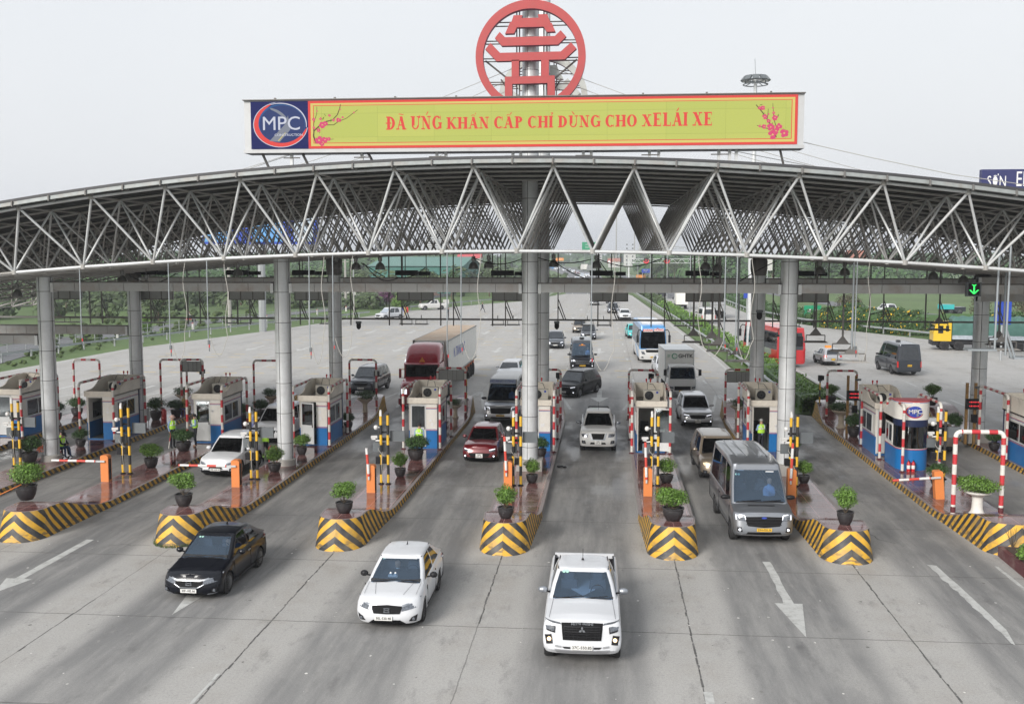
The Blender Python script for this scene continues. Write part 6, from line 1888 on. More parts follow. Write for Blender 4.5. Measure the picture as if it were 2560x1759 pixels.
g.box2((-.84, 3.80, 1.26), (.84, 3.88, 1.30)); g.build("bed_rail", M['black'], v, smooth=0); MB().box2((-.84, 5.20, 1.2), (.84, 5.27, 1.33)).build("tailgate", M['white'], v, smooth=0)
st_ = MB(); st_.lathe([(.055, 0), (.055, .004)], (0, 0, 0), 14); 
for xx in (-.50, -.41):
 o = MB().lathe([(.042, 0), (.042, .004)], (0, 0, 0), 14).build("inspection_sticker", mat('sticker green', (.35, .6, .5), .5), v, loc=(xx, 2.255, 1.715)); o.rotation_euler = (R(52), 0, 0)
# ---- generic sedan/hatch/suv front dressing
def std_front(C, v, lamp=None, on=False, grille=None, gm='mesh_dk', chromebar=None, fog=None, lower=None, fogm=None):
 if grille:
  g = MB(); C.patch(g, grille, 0, .018); g.build("grille", M[gm], v, smooth=0)
 if lamp:
  g = MB(); C.patch(g, lamp, 0, .014, n=8, m=3); g.build("headlamp", M['lamp'], v)
  (x0, z0), (x1, z1), (x2, z2), (x3, z3) = lamp
  g = MB(); C.patch(g, [(lerp(x0, x3, .7), lerp(z0, z3, .7)), (lerp(x1, x2, .7), lerp(z1, z2, .7)), (x2, z2), (x3, z3)], 0, .022, n=8, m=1); g.build("daytime_lamp", M['lamp_on' if on else 'chrome'], v)
 if chromebar:
  g = MB()
  for c in chromebar: C.patch(g, c, 0, .026, n=6, m=1)
  g.build("chrome_trim", M['chrome'], v)
 if lower:
  g = MB(); C.patch(g, lower, 0, .015); g.build("lower_intake", M['mesh_dk'], v)
 if fog:
  g = MB(); C.patch(g, fog, 0, .016); g.build("fog_recess", M['black'], v)
  cx_, cz_ = sum(p[0] for p in fog) / 4, sum(p[1] for p in fog) / 4
  for sg in (-1, 1):
   o = MB().lathe([(.045, 0), (.04, .02), (.001, .028)], (0, 0, 0), 12).build("fog_lamp", M[fogm or 'lamp'], v, loc=(sg * cx_, C.front(cx_, cz_) - .02, cz_)); o.rotation_euler = (math.pi / 2, 0, 0)
def std_rear(C, v, tail, hatch=None):
 g = MB(); C.patch(g, tail, 0, .012, rear=True); g.build("tail_lamp", M['tail'], v)
def doors(C, v, m='black', zs=.92):
 """door seams and handles"""
 c = C.cab; mb = MB(); x = C.hw
 ya, yb, yc = c['yb0'] + .25, lerp(c['yb0'], c['yb1'], .50), c['yb1'] - .28
 hd = MB()
 for sg in (-1, 1):
  for y in (ya, yb, yc):
   mb.box2((sg * (x - .02), y - .006, C.sill + .12), (sg * (x + .003), y + .006, interp(C.sh, y) * .93))
  mb.box2((sg * (x - .02), ya, C.sill + .10), (sg * (x + .003), yc, C.sill + .115))
  for y in (yb - .14, yc - .14): hd.box2((sg * (x - .01), y - .09, interp(C.sh, y) * .86), (sg * (x + .02), y + .09, interp(C.sh, y) * .86 + .03))
 mb.build("door_seam", M['black'], v, smooth=0); hd.build("door_handle", M[m] if m in M else m, v, smooth=0)
SEDLEV = [(0, .95, .07, .05), (.22, .985, .0, .0), (.45, 1, .0, .0), (.72, .99, .05, .04), (.92, .945, .10, .08), (1, .885, .15, .13)]
# ---- white sedan
v = mkthing("sedan", "white sedan with driver in pale shirt and slim led headlamps, beside the front pickup", "car", -5.69, 26.2, R(.3))
sh = [(0, .72), (.12, .76), (.35, .81), (1.2, .92), (2, .93), (3.4, .99), (4.2, 1.03), (4.58, 1.0)]
C = Car(4.58, 1.76, sh, sill=.19, wheels=(.90, 3.49), wr=.315, rx=.62, ryf=.42, ryr=.45, bow=.06, crown=((0, .03), (.5, .07), (1.3, .06), (3.5, .07), (4.5, .10)), lev=SEDLEV,
  cab=dict(yb0=1.12, yb1=4.40, yt0=2.06, yt1=3.55, hb=.785, ht=.60, zr=[(2.0, 1.40), (2.6, 1.46), (3.2, 1.43), (3.6, 1.38), (4, 1.3)]),)
C.body(v, M['white']); C.wheels_(v, 'rim_dk', 10); C.cabin(v, M['white']); doors(C, v, M['white'])
occupant(v, -.12, 2.25, .82, M['cammat'])
std_front(C, v, lamp=[(.40, .545), (.78, .61), (.85, .82), (.40, .69)], grille=[(0, .47), (.35, .48), (.42, .66), (0, .69)], lower=[(0, .19), (.50, .20), (.36, .31), (0, .31)], fog=[(.58, .27), (.76, .24), (.80, .43), (.66, .38)], chromebar=[[(.42, .665), (.84, .795), (.84, .812), (.42, .69)]])
C.plate(v, "30L-520.48", .36, x=-.08, w=.47)
g = MB(); y_ = C.front(0, .565) - .035
for b in ((-.055, -.045, -.045, .045), (.045, -.045, .055, .045), (-.045, -.006, .045, .006)): g.box2((b[0], y_, .565 + b[1]), (b[2], y_ + .012, .565 + b[3]))
for a in range(1): g.path([(-.075, y_, .51), (-.08, y_, .615), (.08, y_, .615), (.075, y_, .51), (-.075, y_, .51)], .008, 4)
g.build("badge", M['chrome'], v, smooth=0)
C.mirrors(v, 1.70, 1.02, M['black'], x=.88, w=.2); C.seam(v, .70, .5, .72, 1.3); C.seam(v, .38, .42, .52, 1.15)
std_rear(C, v, [(.5, .80), (.84, .80), (.86, .93), (.52, .90)])
g = MB()
for sg in (-1, 1): g.tube((sg * .575, 2.10, 1.42), (sg * .565, 3.4, 1.445), .012, 5)
g.prism([(2.95, 1.50), (3.08, 1.49), (3.10, 1.57)], -.01, .01, axis='x'); g.build("roof_trim", M['black'], v, smooth=0)
o = MB().lathe([(.035, 0), (.035, .004)], (0, 0, 0), 14).build("inspection_sticker", mat('sticker green', (.35, .6, .5), .5), v, loc=(-.46, 2.0, 1.365)); o.rotation_euler = (R(30), 0, 0)
g = MB(); g.box((-.12, 1.5, 1.03), (.26, .12, .06)); g.lathe([(.035, -.03), (.04, .02), (.01, .05)], (-.18, 1.5, 1.09), 8); g.lathe([(.035, -.03), (.04, .02), (.01, .05)], (-.05, 1.5, 1.09), 8); g.build("dashboard_toy", M['cammat'], v)
# ---- black sedan
v = mkthing("sedan", "shiny black sedan with chrome grille bars leaving the striped nose", "car", -11.82, 28.0, R(-1.0))
sh = [(0, .68), (.12, .72), (.35, .78), (1.2, .92), (2, .94), (3.3, 1.0), (4.1, 1.03), (4.44, .98)]
C = Car(4.44, 1.74, sh, sill=.19, wheels=(.88, 3.48), wr=.315, rx=.62, ryf=.40, ryr=.42, bow=.06, crown=((0, .03), (.5, .07), (1.3, .06), (3.5, .07), (4.5, .10)), lev=SEDLEV,
  cab=dict(yb0=1.08, yb1=4.26, yt0=1.98, yt1=3.42, hb=.78, ht=.60, zr=[(2.0, 1.42), (2.6, 1.47), (3.1, 1.44), (3.5, 1.39), (4, 1.3)]))
C.body(v, M['blackp']); C.wheels_(v, 'rim', 10); C.cabin(v, M['blackp']); doors(C, v, 'chrome')
occupant(v, .36, 2.2, .82, M['dark_cloth'])
std_front(C, v, lamp=[(.40, .50), (.78, .57), (.86, .77), (.42, .65)], grille=[(0, .44), (.34, .45), (.42, .57), (0, .58)], lower=[(0, .20), (.36, .20), (.40, .28), (0, .28)], fog=[(.60, .26), (.78, .28), (.80, .40), (.66, .38)],
    chromebar=[[(0, .59), (.44, .615), (.44, .645), (0, .62)], [(0, .405), (.26, .41), (.26, .43), (0, .425)], [(.26, .41), (.44, .50), (.44, .525), (.26, .435)], [(.50, .20), (.72, .22), (.78, .25), (.54, .24)]])
C.plate(v, "30F-185.66", .33, w=.47)
g = MB(); y_ = C.front(0, .565) - .045
for b in ((-.06, -.05, -.05, .05), (.05, -.05, .06, .05), (-.05, -.006, .05, .006)): g.box2((b[0], y_, .54 + b[1]), (b[2], y_ + .012, .54 + b[3]))
g.path([(-.085, y_, .48), (-.09, y_, .60), (.09, y_, .60), (.085, y_, .48), (-.085, y_, .48)], .009, 4)
g.build("badge", M['chrome'], v, smooth=0)
C.mirrors(v, 1.62, 1.03, M['blackp'], x=.87, w=.2); C.seam(v, .40, .42, .50, 1.1)
std_rear(C, v, [(.5, .80), (.83, .78), (.85, .95), (.52, .92)])
g = MB(); g.prism([(2.9, 1.51), (3.05, 1.50), (3.08, 1.58)], -.01, .01, axis='x'); g.build("shark_fin", M['black'], v, smooth=0)
for x in (-.42, -.34):
 o = MB().lathe([(.032, 0), (.032, .004)], (0, 0, 0), 14).build("inspection_sticker", mat('sticker green', (.35, .6, .5), .5), v, loc=(x, 1.90, 1.375)); o.rotation_euler = (R(30), 0, 0)
# ---- vans
def van(label, x, y, paint, W=2.06, L=5.9, H=2.52, rz=0.0, on=True, yellow=True, plate="29H-020.36", grille_m='mesh_dk', hood=.85, text=None, roofm=None, glass='glass', dress=True, front_text=None, chrome=False):
 v = mkthing("van", label, "van", x, y, rz)
 sh = [(0, 1.06), (.15, 1.10), (hood, 1.26), (1.3, 1.30), (L, 1.32)]
 C = Car(L, W, sh, sill=.34, wheels=(.98, L - 1.55), wr=.36, tw=.24, rx=.36, ryf=.26, ryr=.12, bow=.10, crown=((0, .03), (.6, .07), (1.4, .04), (L, .02)),
   lev=[(0, .92, .12, .04), (.14, .965, .0, .0), (.34, .985, .0, .0), (.5, 1, .04, .0), (.8, .99, .07, .02), (.94, .98, .10, .02), (1, .965, .16, .02)],
   cab=dict(yb0=hood + .0, yb1=L - .03, yt0=1.75, yt1=L - .12, hb=W / 2 - .045, ht=W / 2 - .20, ryk=.9, zr=[(1.7, H - .17), (2.3, H - .06), (3.2, H - .04), (L, H - .10)]))
 C.body(v, paint); C.wheels_(v, 'rim', 7)
 C.cabin(v, paint, pil=((.05, .22), (.27, .93)), rows_mid=(.06, .88), roofm=roofm, glass=glass)
 if glass == 'glass': occupant(v, .5, 1.85, 1.55, M['shirtb'])
 std_front(C, v, lamp=[(.62, .86), (.86, .88), (.92, 1.06), (.66, 1.03)], on=False, grille=[(0, .66), (.54, .70), (.66, 1.0), (0, 1.02)], gm=grille_m, lower=[(0, .40), (.6, .42), (.55, .50), (0, .50)], fog=[(.72, .50), (.88, .50), (.90, .64), (.76, .66)], fogm='lamp_on' if on else 'lamp')
 g = MB()
 if on:
  C.patch(g, [(.66, 1.045), (.93, 1.07), (.93, 1.09), (.66, 1.062)], 0, .03, n=5, m=1); C.patch(g, [(.912, .90), (.935, .90), (.94, 1.06), (.922, 1.06)], 0, .035, n=1, m=2); C.patch(g, [(.61, .92), (.63, .91), (.655, 1.04), (.635, 1.04)], 0, .03, n=1, m=2)
  g.build("daytime_lamp", M['lamp_on'], v)
 g = MB()
 for z in (.74, .82, .94): C.patch(g, [(0, z), (.58, z), (.60, z + .018), (0, z + .018)], 0, .03, n=5, m=1)
 g.build("grille_bar", M['chrome' if chrome else 'black'], v)
 g = MB(); C.patch(g, [(0, .36), (.82, .38), (.84, .42), (0, .40)], 0, .02); g.build("bumper_trim", M['silver_lt'], v)
 C.plate(v, plate, .59, w=.50, yellow=yellow)
 C.mirrors(v, 1.25, 1.42, M['black'], x=W / 2 + .0, w=.30)
 g = MB(); g.box((0, .62, interp(sh, .62) + .075), (.9, .07, .012)); g.build("hood_vent", M['black'], v, smooth=0)
 std_rear(C, v, [(.88, .7), (1.0, .7), (1.0, 1.2), (.90, 1.2)])
 doors(C, v, 'black')
 return v, C
v, C = van("grey metallic high-roof van with yellow plate and lit lamps leaving the right-centre lane", 5.43, 35.2, M['silver'], L=6.2, H=2.62, rz=R(2.4))
g = MB(); g.prism(oval(0, .985, .09, .035, 16), C.front(0, .985) - .045, C.front(0, .985) - .03); g.build("badge", M['mpcblue'], v)
g = MB(); g.box((-.55, 1.66, 2.30), (.22, .01, .04)); g.box((.45, 1.60, 2.26), (.28, .01, .045)); g.build("sun_strip", M['cammat'], v, smooth=0)
for xx in (-.72, -.63):
 o = MB().lathe([(.04, 0), (.04, .004)], (0, 0, 0), 14).build("inspection_sticker", mat('sticker green', (.35, .6, .5), .5), v, loc=(xx, 1.56, 2.17)); o.rotation_euler = (R(65), 0, 0)
# ribs on the van roof
g = MB()
for x in (-.55, -.2, .2, .55): g.box2((x - .02, 2.5, 2.635), (x + .02, 5.7, 2.66))
g.build("roof_rib", M['silver'], v, smooth=0)
v, C = van("white high-roof van with a lettered roof board behind the dark red hatchback", -6.05, 59.4, M['silver_lt'], W=2.04, L=5.9, H=2.6, roofm=M['white2'], rz=R(-1))
g = MB(); C2 = MB(); C2.box((0, 1.36, 2.42), (1.5, .06, .28)); o = C2.build("header_board", mat('pale blue board', (.45, .52, .62), .5), v, smooth=0); o.rotation_euler = (0, 0, 0)
g = MB(); text_mb(g, "HOÀNG CÔNG", .21, (0, 1.32, 2.42), depth=.01, bold=0, xscale=1.05); g.build("board_lettering", M['mpcblue'], o, smooth=0)
v, C = van("black high-roof van with chrome grille and yellow plate, waiting behind the dark suv", -1.9, 87.0, M['blackp'], W=2.02, L=5.9, H=2.65, roofm=M['navy'], rz=R(3), chrome=True)
g = MB(); g.prism([(-.22, 2.20), (.22, 2.20), (.3, 2.16), (-.3, 2.16)], 1.50, 1.51); g.prism(oval(0, 2.24, .1, .06, 12), 1.50, 1.51); g.build("screen_emblem", M['signorange'], v, smooth=0)
g = MB(); g.lathe([(.22, 0), (.2, .08), (.12, .1)], (0, 2.6, 2.68), 14); g.build("roof_vent", M['black'], v)
# outbound: dark grey van seen from behind, white minibus
v, C = van("dark grey van seen from behind with yellow rear plate, outbound on the right", 24.35, 92.8, M['navy'], W=2.04, L=5.9, H=2.65, rz=math.pi + R(4), on=False, glass='glass_dk')
C.plate(v, "29H-635.32", .86, w=.36, h=.16, yellow=True, rear=True)
g = MB(); g.lathe([(.2, 0), (.2, .08), (.12, .1)], (.2, 3.6, 2.68), 14); g.build("roof_vent", M['black'], v)
v, C = van("white outbound minibus seen from behind near the tipper truck", 14.2, 156.0, M['white2'], W=1.95, L=5.2, H=2.25, rz=math.pi + R(6), on=False, glass='glass_dk')
# ---- suv / hatch factory
def suv(label, x, y, paint, L=4.5, W=1.8, H=1.68, rz=0.0, on=False, name="suv", cat="car", steep=.45, roofm=None, plate="30H-512.68", lite=False, rim='rim', hoodz=.96, rails=True, sill=.24, wr=.34, fogon=False, two=None, bar=True, glass='glass_dk', grille=None, yellow=False, rearplate=None):
 v = mkthing(name, label, cat, x, y, rz)
 sh = [(0, hoodz - .2), (.12, hoodz - .16), (.35, hoodz - .09), (1.1, hoodz), (2, hoodz + .02), (L * .8, hoodz + .07), (L, hoodz + .05)]
 C = Car(L, W, sh, sill=sill, wheels=(.86, L - .92), wr=wr, rx=.5, ryf=.32, ryr=.2, bow=.07, crown=((0, .03), (.5, .07), (1.2, .06), (L, .04)),
   cab=dict(yb0=1.12, yb1=L - .06, yt0=1.85, yt1=L - steep, hb=W / 2 - .06, ht=W / 2 - .235, zr=[(1.8, H - .07), (2.4, H - .02), (L - .6, H - .05), (L, H - .1)]))
 C.body(v, paint, lower=1); C.wheels_(v, rim, 8 if not lite else 6); C.cabin(v, paint, roofm=roofm, glass=glass, seats=not lite, pil=((.06, .40), (.44, .72)))
 z0 = hoodz - .40; w_ = W / 1.8
 std_front(C, v, lamp=[(.50 * w_, z0 + .04), (.80 * w_, z0 + .08), (.84 * w_, z0 + .20), (.50 * w_, z0 + .15)], on=on, grille=grille or [(0, z0 - .06), (.40 * w_, z0 - .04), (.48 * w_, z0 + .16), (0, z0 + .17)], lower=[(0, sill + .02), (.5 * w_, sill + .02), (.46 * w_, sill + .11), (0, sill + .11)],
     fog=[(.64 * w_, sill + .08), (.80 * w_, sill + .10), (.82 * w_, sill + .24), (.66 * w_, sill + .24)], fogm='lamp_on' if (fogon or on) else None, chromebar=[[(0, z0 + .165), (.46 * w_, z0 + .15), (.46 * w_, z0 + .175), (0, z0 + .19)]] if bar else None)
 C.plate(v, plate, sill + .19, w=.47 if not two else .33, h=.11 if not two else .19, two=two, yellow=yellow)
 C.mirrors(v, 1.52, hoodz + .14, paint, x=W / 2, w=.2)
 std_rear(C, v, [(.60 * w_, hoodz - .18), (.86 * w_, hoodz - .18), (.86 * w_, hoodz + .0), (.62 * w_, hoodz)])
 if rearplate: C.plate(v, rearplate, sill + .35, w=.34, h=.16, rear=True, yellow=yellow)
 if not lite: doors(C, v, paint)
 if rails:
  g = MB()
  for sg in (-1, 1): g.path([(sg * (W / 2 - .33), 1.95, H - .03), (sg * (W / 2 - .31), 2.15, H + .03), (sg * (W / 2 - .31), L - .9, H + .02), (sg * (W / 2 - .33), L - .65, H - .05)], .018, 5)
  g.build("roof_rail", M['silver_lt'], v, smooth=60)
 return v, C
# near queue
v, C = suv("white compact crossover with black-tinted screen stopped at a lowered barrier", -17.15, 43.9, M['white'], L=4.03, W=1.71, H=1.63, rz=R(-2), name="crossover", hoodz=.97, plate="30K-628.04", grille=[(0, .48), (.34, .44), (.22, .62), (0, .64)], bar=False)
g = MB(); C.patch(g, [(0, .30), (.62, .30), (.56, .40), (0, .40)], 0, .02); g.build("lower_intake", M['mesh_dk'], v)
v, C = suv("dark red hatchback with lit lamps in the lane left of the central column", -5.93, 48.3, M['red'], L=3.8, W=1.68, H=1.50, rz=R(-1.5), name="hatchback", hoodz=.92, rails=False, on=True, plate="522.49", two="30G", steep=.3, sill=.2, wr=.31, grille=[(0, .32), (.42, .34), (.52, .50), (0, .52)], bar=False)
v, C = suv("bronze suv with roof rails, its front hidden by the grey van", 5.15, 45.4, M['brown'], L=4.62, W=1.83, H=1.70, rz=R(2.0), hoodz=1.0, plate="30E-144.27")
g = MB(); C.patch(g, [(.55, .66), (.80, .70), (.84, .84), (.56, .80)], 0, .03); g.build("headlamp", mat('warm headlamp', (.75, .6, .4), .15, emit=(1, .7, .4), es=.5, coat=1), v)
v, C = suv("silver-white crossover with lit fog lamps, behind the bronze suv", 5.3, 59.4, M['silver_lt'], L=4.45, W=1.78, H=1.68, rz=R(1.5), on=True, hoodz=1.0, plate="30K-552.71", fogon=True, two="30K", name="crossover")
g = MB(); C.patch(g, [(0, .42), (.62, .42), (.70, .50), (0, .50)], 0, .02); g.build("bumper_trim", M['silver_lt'], v)
v, C = suv("dark suv turning left across the central lane, right of the central column", -2.9, 71.4, M['blackp'], L=4.65, W=1.84, H=1.72, rz=R(-24), on=True, hoodz=1.0, plate="30A-777.21", steep=.6)
v, C = suv("dark grey 4x4 framed by a far portal, left of the red truck", -17.15, 71.3, M['navy'], L=5.06, W=1.86, H=1.84, rz=R(-3), hoodz=1.12, plate="29A-728.51", wr=.38, sill=.34)
v, C = suv("white suv half hidden behind the second silver column", -17.6, 52.2, M['white'], L=4.7, W=1.85, H=1.75, rz=R(-2), hoodz=1.02, plate="30H-190.33")
# oncoming white pickup
v = mkthing("pickup_truck", "oncoming white pickup with v-shaped chrome grille in the central lane", "pickup", -.33, 51.4, R(.2))
sh = [(0, .98), (.18, 1.04), (.5, 1.09), (1.4, 1.14), (2.2, 1.16), (5.2, 1.2)]
C = Car(5.25, 1.86, sh, sill=.34, wheels=(.90, 4.0), wr=.37, tw=.25, rx=.46, ryf=.28, ryr=.12, bow=.08, crown=((0, .03), (.5, .08), (1.5, .07), (5, .04)),
  cab=dict(yb0=1.42, yb1=3.62, yt0=2.25, yt1=3.42, hb=.81, ht=.62, zr=[(2.1, 1.72), (2.8, 1.78), (3.5, 1.74)]), bed=(3.76, 5.12, .8))
C.body(v, M['white2']); C.wheels_(v, 'rim_dk', 6); C.cabin(v, M['white2'], glass='glass_dk'); doors(C, v, M['white2'])
std_front(C, v, lamp=[(.50, .80), (.80, .83), (.86, 1.0), (.52, .97)], grille=[(0, .70), (.26, .70), (.34, .98), (0, .98)], lower=[(0, .46), (.40, .46), (.36, .55), (0, .55)], fog=[(.60, .48), (.80, .50), (.82, .64), (.64, .64)], chromebar=[[(.26, .68), (.34, .68), (.46, 1.0), (.38, 1.0)], [(0, .66), (.34, .66), (.34, .70), (0, .70)]])
C.plate(v, "137.41", .56, w=.33, h=.19, two="19C"); C.mirrors(v, 1.85, 1.27, M['chrome'], x=.92, w=.24)
g = MB(); g.path([(0, 2.5, 1.83), (0, 2.6, 1.98), (0, 2.63, 2.25)], .008, 5); g.build("aerial", M['black'], v, smooth=0)
g = MB()
for sg in (-1, 1): g.tube((sg * .78, 3.8, 1.22), (sg * .5, 3.85, 1.8), .03, 6); 
g.tube((-.5, 3.85, 1.8), (.5, 3.85, 1.8), .03, 6); g.build("bed_rail", M['black'], v, smooth=0)
# mid-distance cars
for (lab, x, y, p, rz, kw) in (
 ("dark grey suv with lit lamps behind the black van", -5.25, 108.6, 'navy', 1, dict(on=True, H=1.72, W=1.85)),
 ("blue-grey suv left of the blue bus, waiting", -2.0, 120.4, 'navy', 0, dict(on=True, W=1.82)),
 ("beige suv just behind the blue-grey suv", -3.3, 131, 'brown', 0, dict(W=1.8)),
 ("turquoise taxi peeking out left of the blue bus", 3.5, 122.8, 'cyan', 4, dict(W=1.75, H=1.6)),
 ("dark suv driving up the middle of the plaza", 1.3, 175.5, 'navy', 2, dict(on=True, W=1.9)),
 ("white car driving up behind the blue bus", 3.0, 159.0, 'white', 3, dict(on=True, W=1.8, H=1.5)),
 ("silver suv under the central lane sign", -2.1, 203, 'silver_lt', 2, dict(W=1.8)),
 ("dark car under the central lane sign, right of the silver suv", 1.0, 211, 'navy', 2, dict(W=1.8, on=True, H=1.5)),
 ("white car left of the red truck cab", -16.5, 88.0, 'white', -4, dict(W=1.78, H=1.62, on=True)),
 ("white car left of the central column, nearer one", -6.7, 72.6, 'white', -3, dict(W=1.78, H=1.5)),
 ("white car left of the central column, farther one", -7.6, 79.5, 'white', -3, dict(W=1.78, H=1.5)),
 ("white car mostly hidden behind the white box truck", 5.0, 84.4, 'white', 3, dict(W=1.75, H=1.5)),
 ("white police suv parked at the far left roadside", -34.6, 155.5, 'white', -36, dict(W=1.85, H=1.75, L=4.8))):
 suv(lab, x, y, M[p], rz=R(rz), lite=True, rails=kw.get('H', 1.68) > 1.65, **kw)
suv("white and orange taxi hatchback seen from behind, outbound right of the hedge", 19.95, 98.2, M['silver_lt'], rz=math.pi + R(4), lite=True, L=4.0, W=1.7, H=1.5, rails=False, name="taxi", yellow=True, rearplate="29A-416.52")
t_ = [o for o in col.objects if o.get('label', '').startswith("white and orange taxi")][0]
MB().box((0, 2.2, 1.6), (.55, .2, .16)).build("roof_sign", M['signorange'], t_, smooth=0)
suv("white suv on the right service road beyond the yellow flowers", 46.3, 181, M['white'], rz=math.pi + R(12), lite=True, W=1.85, H=1.7)
suv("grey-brown sedan leaving behind the round-fronted booth", 16.3, 57.2, M['brown'], rz=math.pi + R(4), lite=True, W=1.8, H=1.5, rails=False, name="sedan", rearplate="30E-220.19", L=4.6)
# parked pickup far left
v = mkthing("pickup_truck", "white police pickup parked side-on at the far left edge of the plaza", "pickup", -33.3, 183.6, R(-62))
C = Car(5.25, 1.86, sh, sill=.34, wheels=(.90, 4.0), wr=.37, tw=.25, rx=.46, ryf=.28, ryr=.12, bow=.08, crown=((0, .03), (.5, .08), (1.5, .07), (5, .04)), cab=C.cab, bed=C.bed)
C.body(v, M['white2']); C.wheels_(v, 'rim', 6); C.cabin(v, M['white2'], glass='glass_dk', seats=False)
MB().box((0, 2.6, 1.88), (1.0, .2, .12)).build("light_bar", M['mpcblue'], v, smooth=0)
# ---- red tractor with white refrigerated container
v = mkthing("container_truck", "dark red long-nose truck towing a white refrigerated container", "truck", -12.05, 65.2, R(0))
hood = MB()
def section(hw, zb, zt, y, r=.25, n=6):
 P = [(0, y, zb), (hw * .8, y, zb), (hw, y, zb + .1)]
 for i in range(n + 1):
  a = math.pi / 2 * i / n; P.append((hw - r + r * math.cos(a), y, zt - r + r * math.sin(a)))
 P.append((0, y, zt + .03)); return P
rows = [section(.55, .75, 1.45, 0, .2), section(.95, .55, 1.62, .10, .3), section(1.10, .5, 1.72, .4, .32), section(1.18, .55, 1.80, 1.0, .32), section(1.20, .6, 1.88, 1.9, .3)]
for sg in (1, -1): hood.grid([[(sg * x, y, z) for x, y, z in r] for r in rows]); hood.add([(sg * x, y, z) for x, y, z in rows[0]], [tuple(range(len(rows[0])))])
hood.build("hood", M['truckred'], v, smooth=50, merge=True)
cab = MB()
rows = [section(1.16, .7, 2.0, 1.85, .1), section(1.16, .7, 2.05, 1.9, .1)]
prof = [(1.85, 1.0, 1.85, 1.16), (1.92, 1.0, 1.9, 1.16)]
CW = 1.16
cab.box2((-CW, 1.9, .7), (CW, 2.0, 1.86)); cab.box2((-CW, 2.0, .7), (-CW + .06, 4.3, 2.7)); cab.box2((CW - .06, 2.0, .7), (CW, 4.3, 2.7)); cab.box2((-CW, 4.24, .7), (CW, 4.3, 2.7)); cab.box2((-CW + .06, 2.4, .7), (CW - .06, 4.2, 1.7), 1)
for sg in (-1, 1): cab.prism([(1.9, 1.86), (2.02, 1.86), (2.28, 2.64), (2.16, 2.64)], sg * (CW - .10), sg * CW, axis='x')
cab.build("cab", [M['truckred'], M['inner']], v, smooth=0)
wg = MB(); wg.grid([[(-CW + .1, 1.93, 1.86), (CW - .1, 1.93, 1.86)], [(-CW + .1, 2.19, 2.64), (CW - .1, 2.19, 2.64)]]); wg.build("windscreen", M['glass_dk'], v, smooth=0)
vz = MB(); vz.prism([(2.0, 2.70), (2.2, 2.62), (2.4, 2.7), (2.2, 2.78)], -CW - .03, CW + .03, axis='x'); vz.build("sun_visor", M['truckred'], v, smooth=0)
rf = MB(); rows = []
for y, hw, z in ((2.15, 1.06, 2.70), (2.30, 1.12, 3.0), (2.6, 1.14, 3.45), (3.0, 1.13, 3.80), (3.4, 1.1, 3.92), (4.3, 1.08, 3.95)): rows.append(section(hw, 2.66, z, y, min(.35, (z - 2.66) * .7)))
for sg in (1, -1): rf.grid([[(sg * x, y, z) for x, y, z in r] for r in rows]); rf.add([(sg * x, y, z) for x, y, z in rows[-1]], [tuple(range(len(rows[-1])))])
rf.build("roof_fairing", M['truckred'], v, smooth=50, merge=True)
fp = MB(); fp.box2((-1.12, 4.3, .9), (1.12, 4.5, 3.2)); fp.build("side_fairing", M['truckred'], v, smooth=0)
tr = MB(); tr.prism([(-.24, 2.78), (.24, 2.78), (0, 3.16)], 2.20, 2.23); tr.build("warning_triangle", M['signorange'], v, smooth=0); 
g = MB(); g.box2((-.42, -.02, .75), (.42, .02, 1.4)); g.build("grille", M['chrome'], v, smooth=0)
g = MB()
for sg in (-1, 1): g.box2((sg * .62, -.0, .98), (sg * .98, .16, 1.3), 0)
g.build("headlamp", M['lamp_on'], v, smooth=0)
g = MB(); g.box2((-1.15, -.1, .32), (1.15, .2, .72)); g.build("bumper", M['truckred'], v, smooth=0)
for sg in (-1, 1):
 g = MB(); g.box((sg * 1.42, 1.95, 2.1), (.14, .2, .62)); g.tube((sg * 1.15, 2.0, 1.8), (sg * 1.42, 1.95, 1.8), .02, 5); g.tube((sg * 1.15, 2.0, 2.35), (sg * 1.42, 1.95, 2.35), .02, 5); g.build("mirror", M['truckred'], v, smooth=0)
def wheelset(v, y, hw, r=.5, w=.28, rim='rim'):
 for sg in (-1, 1):
  o = MB().lathe([(r * .6, 0), (r * .94, 0), (r, .03), (r, w - .03), (r * .94, w), (r * .6, w)], (0, 0, 0), 22).build("wheel", M['rubber'], v, smooth=50)
  o.location = (sg * hw, y, r); o.rotation_euler = (0, -sg * math.pi / 2, 0)
  MB().lathe([(r * .62, .0), (r * .58, .05), (r * .3, .07), (r * .28, .02), (.001, .02)], (0, 0, 0), 18).build("rim", M[rim], o)
for y in (1.05, 5.6, 6.9): wheelset(v, y, 1.2)
g = MB(); g.box2((-.5, 2.0, .55), (.5, 17.6, .95)); g.box2((-1.0, 4.4, .7), (1.0, 5.0, 1.1)); g.build("frame_rail", M['black'], v, smooth=0)
g = MB(); g.box2((-.9, 14.8, .9), (.9, 21, 1.22)); 
for sg in (-1, 1):
 for k in range(4): g.box2((sg * 1.0, 15.4 + k * 1.4, .75), (sg * 1.18, 15.8 + k * 1.4, 1.22))
g.build("trailer_chassis", M['chassis'], v, smooth=0)
for y in (17.0, 18.3, 19.6): wheelset(v, y, 1.22)
ct = MB(); ct.box2((-1.22, 5.6, 1.28), (1.22, 21.3, 3.98), 0); ct.box2((-1.20, 5.62, 3.983), (1.20, 21.28, 3.99), 1)
for sg in (-1, 1):
 ct.box2((sg * 1.14, 5.48, 1.28), (sg * 1.24, 5.6, 4.0), 2); ct.box2((sg * 1.22, 5.6, 1.28), (sg * 1.24, 21.3, 1.4), 3); ct.box2((sg * 1.22, 5.6, 3.9), (sg * 1.24, 21.3, 4.0), 3)
